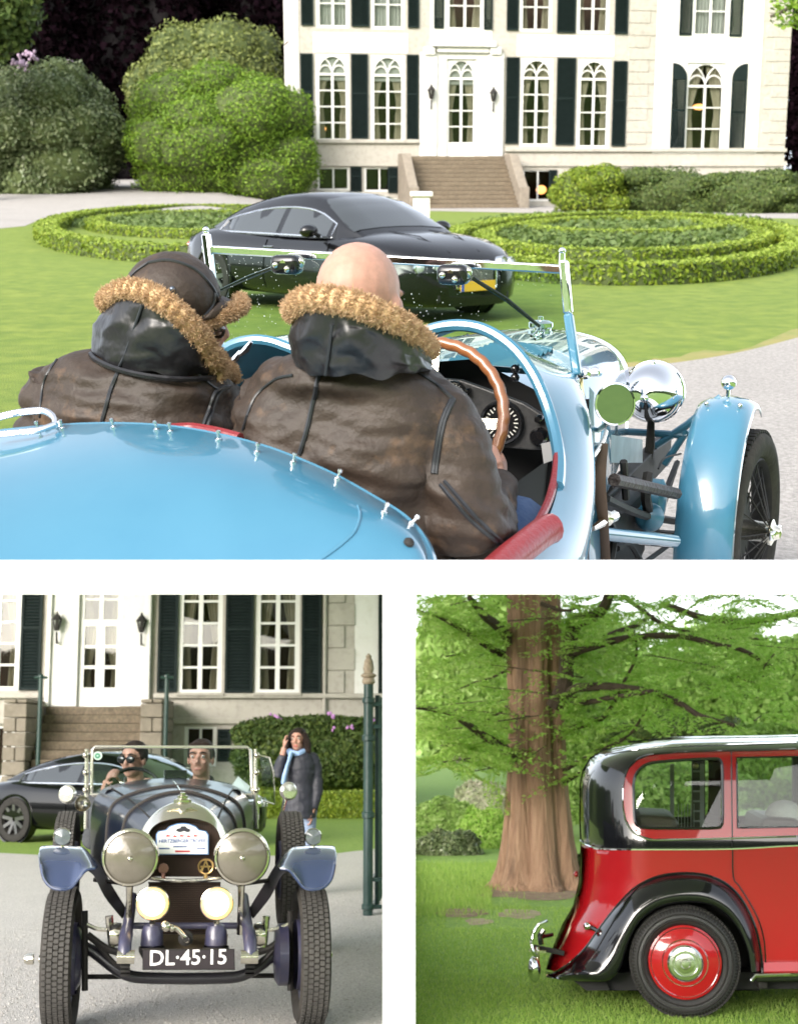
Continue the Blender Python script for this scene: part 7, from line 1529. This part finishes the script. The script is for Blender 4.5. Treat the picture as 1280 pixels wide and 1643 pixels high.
for x0, x1, yt in ((1010, 1098, 1308), (1215, 1300, 1312)):
    obj('seat', MB().prism([P3(x0, 1400, .12), P3(x0 + 6, yt, .12), P3(x1 - 10, yt + 4, .12), P3(x1, 1400, .12)], W3 * 1.3), SEAT, rc, smooth=False, bevel=.05)
obj('door_trim', MB().prism([P3(1015, 1322, 1.45), P3(XE, 1318, 1.45), P3(XE, 1420, 1.45), P3(1015, 1420, 1.45)], W3 * .02), SEAT, rc, smooth=False)
CURTG = PM('grey_blind', (.35, .37, .36), .8)
obj('door_pillar', MB().prism([P3(1110, 1205, 1.3), P3(1131, 1205, 1.3), P3(1131, 1335, 1.3), P3(1110, 1335, 1.3)], W3 * .08), PM('pillar_trim', (.06, .055, .05), .6), rc, smooth=False)
for x in (1078, 1126): obj('blind_rail', MB().bar(P3(x, 1226, 1.2), P3(x, 1330, 1.2), .03, .01, W3), CURTG, rc)
for k in range(6): y = 1238 + k * 16; obj('blind_slat', MB().bar(P3(1112, y, 1.2), P3(1128, y, 1.2), .02, .012), CURTG, rc)
for k in range(6): x = 1088 + k * 5; obj('blind_cord', MB().tube([P3(x, 1290, 1.21), P3(x, 1330, 1.21)], .003, 5), CURTG, rc)
obj('front_pillar', MB().prism([P3(1272, 1200, 1.3), P3(1292, 1200, 1.3), P3(1292, 1335, 1.3), P3(1272, 1335, 1.3)], W3 * .08), PM('pillar_trim', (.06, .055, .05), .6), rc, smooth=False)
obj('brass_hook', MB().ball(P3(1116, 1229, 1.1), .022, 10, 8), BRASS, rc)
obj('cushion', MB().ball(P3(1258, 1312, .5), (.13, .16, .12), 16, 10), PM('grey_wool_cushion', (.45, .45, .42), .95, bump=(40, .8)), rc)
# ================================================================== TREE AND GREENERY of the lower right garden
REDBARK = PM('red_fibrous_bark', (.22, .125, .078), .95, var=(14, (.34, .215, .14), .16), var2=(5, (.085, .052, .036), .1, .62), bump=(22, 1.0, 6, .06), stretch=(1, 1, .1))
LIMB = PM('grey_brown_limb', (.05, .034, .024), .95, var=(10, (.085, .06, .042)), bump=(30, .6))
NEEDLE = leafmat('fresh_needle_leaf', (.30, .52, .09), (.40, .60, .13), (.54, .68, .22), .55, .58)
tc_ = LO.G(866, 1425, ZL); TY = tc_.y
tr = thing('redwood_tree', 'great tree with fluted red brown trunk and feathery fresh green branches', 'tree', (tc_.x, TY, ZL), 0, M2)
yy = [900, 955, 1010, 1070, 1120, 1160, 1210, 1260, 1300, 1350, 1390, 1415, 1432]; xl = [820, 818, 817, 817, 819, 820, 819, 817, 815, 812, 808, 801, 786]; xr = [893, 896, 899, 900, 901, 903, 906, 908, 911, 915, 921, 930, 948]
rings = []
for i, y in enumerate(np.linspace(900, 1432, 60)):
    a, b = LO.Y(interp(y, yy, xl), y, TY), LO.Y(interp(y, yy, xr), y, TY); c = (a + b) / 2; r_ = (b - a).length / 2; ring = []
    flare = interp(y, [1250, 1432], [.0, 1.0])
    for k in range(84):
        t = 2 * math.pi * k / 84
        f_ = abs(math.sin(t * 3.5 + .5 + .25 * noise.noise(V((y * .01, 3, 0))))) ** .5 * .32 + abs(math.sin(t * 8 + 1 + .5 * noise.noise(V((y * .012, 9, 0))))) * .07 + .05 * noise.noise(V((math.cos(t) * 4, math.sin(t) * 4, y * .006))) + .02 * noise.noise(V((math.cos(t) * 14, math.sin(t) * 14, y * .01)))
        q = r_ * (.74 + f_ * (1 + .3 * flare)); ring.append(V((c.x + q * math.cos(t), TY + q * math.sin(t) * .9, c.z)))
    rings.append(ring)
obj('trunk', MB().loft(rings, True), REDBARK, tr, ang=0)
limbs = [  # picture path, start radius, end radius, start distance, end distance
    ([(325, 165), (300, 130), (255, 90), (215, 55), (190, 20)], .075, .03, 0, -1.2), ([(318, 215), (230, 165), (150, 115), (80, 78), (20, 62)], .05, .02, .3, -1.5), ([(345, 552), (290, 505), (200, 445), (110, 395), (20, 385)], .06, .025, -.2, -2.2),
    ([(320, 380), (240, 430), (200, 475), (100, 510)], .03, .012, .4, 1.5), ([(320, 260), (230, 290), (150, 325)], .02, .008, .3, 1.2),
    ([(472, 385), (505, 310), (520, 230), (540, 130), (560, 98), (610, 75), (640, 45), (655, 5)], .105, .06, -.3, -1.0), ([(525, 205), (585, 175), (640, 145), (740, 110), (800, 80)], .05, .02, -.4, .8),
    ([(525, 215), (580, 190), (700, 158), (860, 140), (1000, 172), (1100, 192), (1210, 252)], .055, .02, -.4, -2.0), ([(495, 360), (560, 318), (680, 315), (800, 335), (880, 362), (960, 412), (1070, 442)], .06, .025, -.3, -2.4),
    ([(490, 385), (600, 362), (720, 345), (800, 332)], .04, .02, -.2, -2.0), ([(490, 462), (600, 430), (648, 408), (700, 300), (745, 210), (735, 120)], .035, .012, -.3, -.8), ([(500, 592), (560, 558), (640, 520), (700, 490), (750, 435), (780, 375)], .035, .012, -.3, -1.0),
    ([(500, 628), (560, 602)], .04, .02, -.4, -.6), ([(690, 0), (800, 90), (900, 130), (1020, 152), (1180, 160)], .035, .015, 1.0, .2), ([(830, 40), (960, 80), (1100, 100), (1290, 75)], .05, .04, 2.0, 1.0), ([(430, 40), (520, 60), (560, 40)], .03, .012, -.3, -.8),
    ([(1080, 280), (1160, 300), (1170, 240), (1200, 200)], .015, .008, -2, -2)]
lpts = []
lm = MB()
for path, r0, r1, d0, d1 in limbs:
    n = len(path); P = cr([LO.Y(*zx(x, y), TY + lerp(d0, d1, i / (n - 1))) for i, (x, y) in enumerate(path)], 6)
    P = [p + V((noise.noise(p * 2.1), 0, noise.noise(p * 2.3 + V((5, 0, 0))))) * .035 for p in P]
    obj('limb', MB().tube(P, list(np.linspace(r0, r1, len(P))), 8), LIMB, tr); lpts += [(p, i / len(P)) for i, p in enumerate(P)]
# fine twigs carrying flat feathery sprays
def sprays(starts, ns, length, leaf, rng=RNG):
    Pt, Nn, Al = [], [], []
    for (p, t) in starts:
        for q in range(ns):
            a = rng.uniform(0, 2 * math.pi); dr_ = V((math.cos(a), math.sin(a) * .7, rng.uniform(-.35, .12))).normalized(); ln = length * rng.uniform(.5, 1.3); sd = dr_.cross(V((0, 0, 1))).normalized(); up = sd.cross(dr_)
            tilt = rng.uniform(-.4, .4); sd = (sd * math.cos(tilt) + up * math.sin(tilt))
            for k in range(int(ln / .03)):
                u = k * .03; o = p + dr_ * u + V((0, 0, -.12 * (u / length) ** 2)); wdt = .13 * math.sin(min(1, (u + .06) / ln) * math.pi * .9 + .15) + .03
                for s_ in (-1, 1):
                    for m in (.35, .75, 1.1):
                        Pt.append(o + sd * (s_ * wdt * m)); Al.append(dr_ * .6 + sd * s_); Nn.append(up + V((0, 0, .4)))
    return np.array(Pt), np.array(Nn), np.array(Al)
st = [lpts[i] for i in range(0, len(lpts), 2)]
def clear(P, N, A, x0=668, trunk=True):
    rel = P - np.array([0, 0, H_LOW]); dep = rel @ np.array(LO.fw); px = CX + F * rel[:, 0] / dep; py = CY - F * (rel @ np.array(LO.up)) / dep
    k = (px > x0) & ~((px > 818) & (px < 900) & (P[:, 1] < TY) & (RNG.random(len(P)) < .8)); return P[k], N[k], A[k]
P, N, A = clear(*sprays(st, 1, .6, .06)); mesh_obj('foliage', leaf_mesh(P, N, .062, .42, .8, A, clump=1.0), NEEDLE, tr, smooth=False)
extra = []
for k in range(115):
    x = RNG.uniform(650, 1300); y = 930 + 250 * RNG.random() ** 1.25
    if x > 800 and x < 920 and RNG.random() < .75: continue
    if y > 1150 and x > 930: continue
    extra.append((LO.Y(x, y, TY + RNG.uniform(-2.5, 5)), 0))
for k in range(45): extra.append((LO.Y(RNG.uniform(660, 812), RNG.uniform(1120, 1235), TY + RNG.uniform(-2, 3)), 0))
for x, y in ((400, 260), (430, 200), (380, 330), (450, 470), (420, 410), (440, 310), (350, 420), (460, 150), (410, 90), (500, 400), (430, 520), (360, 60)): extra.append((LO.Y(*zx(x, y), TY - .75), 0))
P, N, A = clear(*sprays(extra, 2, .7, .06)); mesh_obj('foliage', leaf_mesh(P, N, .062, .42, .8, A, clump=1.0), NEEDLE, tr, smooth=False)
tw = MB()
for p, t in extra[::2]:
    a = RNG.uniform(0, 6.28); d_ = V((math.cos(a), math.sin(a), .1)) * .7; (p - d_).x / (p - d_).y > .016 and (p + d_).x / (p + d_).y > .016 and tw.tube([p - d_, p, p + d_ * .8], [.008, .006, .003], 4)
tag(obj('twig', tw, LIMB, tr), kind='stuff')
# distant light greenery
FARA = leafmat('far_light_leaf', (.26, .42, .10), (.36, .52, .15), (.48, .62, .25), .6, .55); FARB = leafmat('far_mid_leaf', (.18, .33, .06), (.26, .42, .09), (.36, .52, .16), .6, .5)
CORE3 = PM('green_core', (.10, .17, .04), .9, var=(2, (.15, .24, .06)))  # core of far trees and bushes, darker green than their leaves
grp = 'light green trees far behind the redwood'
for i, (x0, x1, y0, y1, Y, L) in enumerate(((640, 800, 975, 1215, 125, FARA), (760, 900, 930, 1215, 140, FARB), (860, 1040, 1000, 1215, 150, FARA), (1000, 1160, 1050, 1215, 135, FARB), (1090, 1230, 1000, 1215, 160, FARA), (1180, 1400, 1030, 1215, 130, FARB))):
    if x0 < 690: x0 = 668
    c, r = pxblob(LO, x0, x1, y0, y1, Y, .5)
    lab = ['pale green tree at the left edge of the lower right garden', 'mid green tree directly behind the redwood trunk', 'pale green tree just right of the redwood trunk, far off', 'mid green tree above the rear of the red saloon', 'pale green tree above the saloon roof, farthest off', 'mid green tree at the right edge over the saloon roof'][i]
    crown_tree('far_tree', lab, c, r, 9000, .8, L, CORE3, M2, ZL, .6, grp, .3)
PALEB = leafmat('pale_bush_leaf', (.42, .48, .26), (.56, .58, .42), (.66, .60, .52), .6, .4)  # leaves much paler than those of the other bushes
bushes = [(668, 770, 1335, 1418, 24, RHODO_L, 'dark leaved low bush at the left edge beside the redwood'), (735, 815, 1300, 1400, 25.5, NEEDLE, 'fresh green fern like bush left of the redwood foot'), (668, 760, 1285, 1365, 29, FARA, 'pale yellow green bush behind the dark leaved bush'), (730, 818, 1258, 1335, 32, PALEB, 'almost white bush behind the fern like bush'), (897, 945, 1375, 1432, 18.6, DEEP_L, 'small dark green plant at the right foot of the redwood'),
          (905, 1010, 1150, 1230, 34, FARB, 'clipped mid green hedge end right of the trunk'), (985, 1200, 1148, 1240, 33, DEEP_L, 'dark green hedge behind the saloon roof'), (1150, 1330, 1165, 1300, 30, FARB, 'mid green hedge seen through the saloon windows'), (900, 1180, 1215, 1330, 28, FARA, 'pale green shrubs seen through the rear saloon window')]
for x0, x1, y0, y1, Y, L, lab in bushes:
    c, r = pxblob(LO, x0, x1, y0, y1, Y, .7); shrub('garden_bush', lab, c, r, 9000, .07 if Y < 27 else .12, L, CORE3 if L in (FARA, FARB, NEEDLE, PALEB) else BOX_C, M2, 'bush', 'bushes of the lower right garden', 2.6, .25, 2.4)
# wide pale bank of far wood closing the horizon
wd = MB(); far = [(x, 120 + 8 * noise.noise(V((x * .05, 0, 0)))) for x in np.linspace(0.9, 75, 40)]
P = []; 
for k in range(26000):
    x = RNG.uniform(2.2, 90); y = 185 + RNG.uniform(0, 14); hmax = 9.5 + 5.0 * noise.noise(V((x * .09, 0, 4))) ; P.append((x, y, ZL + hmax * RNG.random() ** .7))
P = np.array(P); tag(mesh_obj('far_wood', leaf_mesh(P, np.tile([0, -1, .3], (len(P), 1)), 1.4, .7, .8, clump=.2), FARA, None, M2, smooth=False), 'pale distant wood closing the view behind the redwood', 'wood', kind='stuff')
# leaf litter and bare patches
LIT = PM('leaf_litter', (.20, .13, .085), .95, var=(6, (.32, .24, .17)), bump=(40, .8)); SANDP = PM('bare_earth', (.42, .34, .25), .95, var=(9, (.26, .22, .13)), bump=(40, .6))
for x0, x1, y0, y1, m, nm in ((765, 945, 1418, 1443, LIT, 'leaf_litter'), (795, 870, 1460, 1474, SANDP, 'bare_patch'), (700, 780, 1458, 1472, LIT, 'bare_patch'), (745, 790, 1474, 1484, SANDP, 'bare_patch')):
    pts = []
    for k in range(36): a = 2 * math.pi * k / 36; q = 1 + .3 * noise.noise(V((math.cos(a) * 1.7, math.sin(a) * 1.7, x0))); pts.append(LO.G((x0 + x1) / 2 + (x1 - x0) / 2 * q * math.cos(a), (y0 + y1) / 2 + (y1 - y0) / 2 * q * math.sin(a), ZL + .004))
    struct(nm, MB().sheet(pts), m, M2, smooth=False)
# grass blades on the near lawn
n = 130000; Y = 8.2 + 14 * RNG.uniform(0, 1, n) ** 1.5; X = Y * RNG.uniform(.008, .31, n); hgt = RNG.uniform(.012, .032, n) * np.where((Y > 15.5) & (X < .085 * Y), 3.0, 1.0)
keep = ~((Y > 16.4) & (Y < 18.2) & (X > .06 * Y) & (X < .122 * Y) & (RNG.random(n) < .97)) & ~((Y > 14.6) & (Y < 16.2) & (X > .03 * Y) & (X < .1 * Y) & (RNG.random(n) < .75)); X, Y, hgt = X[keep], Y[keep], hgt[keep]; n = len(X)
a = RNG.uniform(0, 6.28, n); w = .004; lean = RNG.normal(0, .3, (n, 2)) * hgt[:, None]; z0 = np.full(n, ZL)
v = np.stack([np.stack([X + w * np.cos(a), Y + w * np.sin(a), z0], 1), np.stack([X - w * np.cos(a), Y - w * np.sin(a), z0], 1), np.stack([X + lean[:, 0], Y + lean[:, 1], z0 + hgt], 1)], 1).reshape(-1, 3)
tag(mesh_obj('grass', np_mesh(v, np.arange(n * 3).reshape(-1, 3), RNG.uniform(0, 1, n)), leafmat('grass_blade', (.25, .41, .07), (.33, .49, .10), (.46, .58, .17), .6, .5), None, M2, smooth=False), 'short green grass of the lower right garden under the saloon', 'grass', kind='stuff')
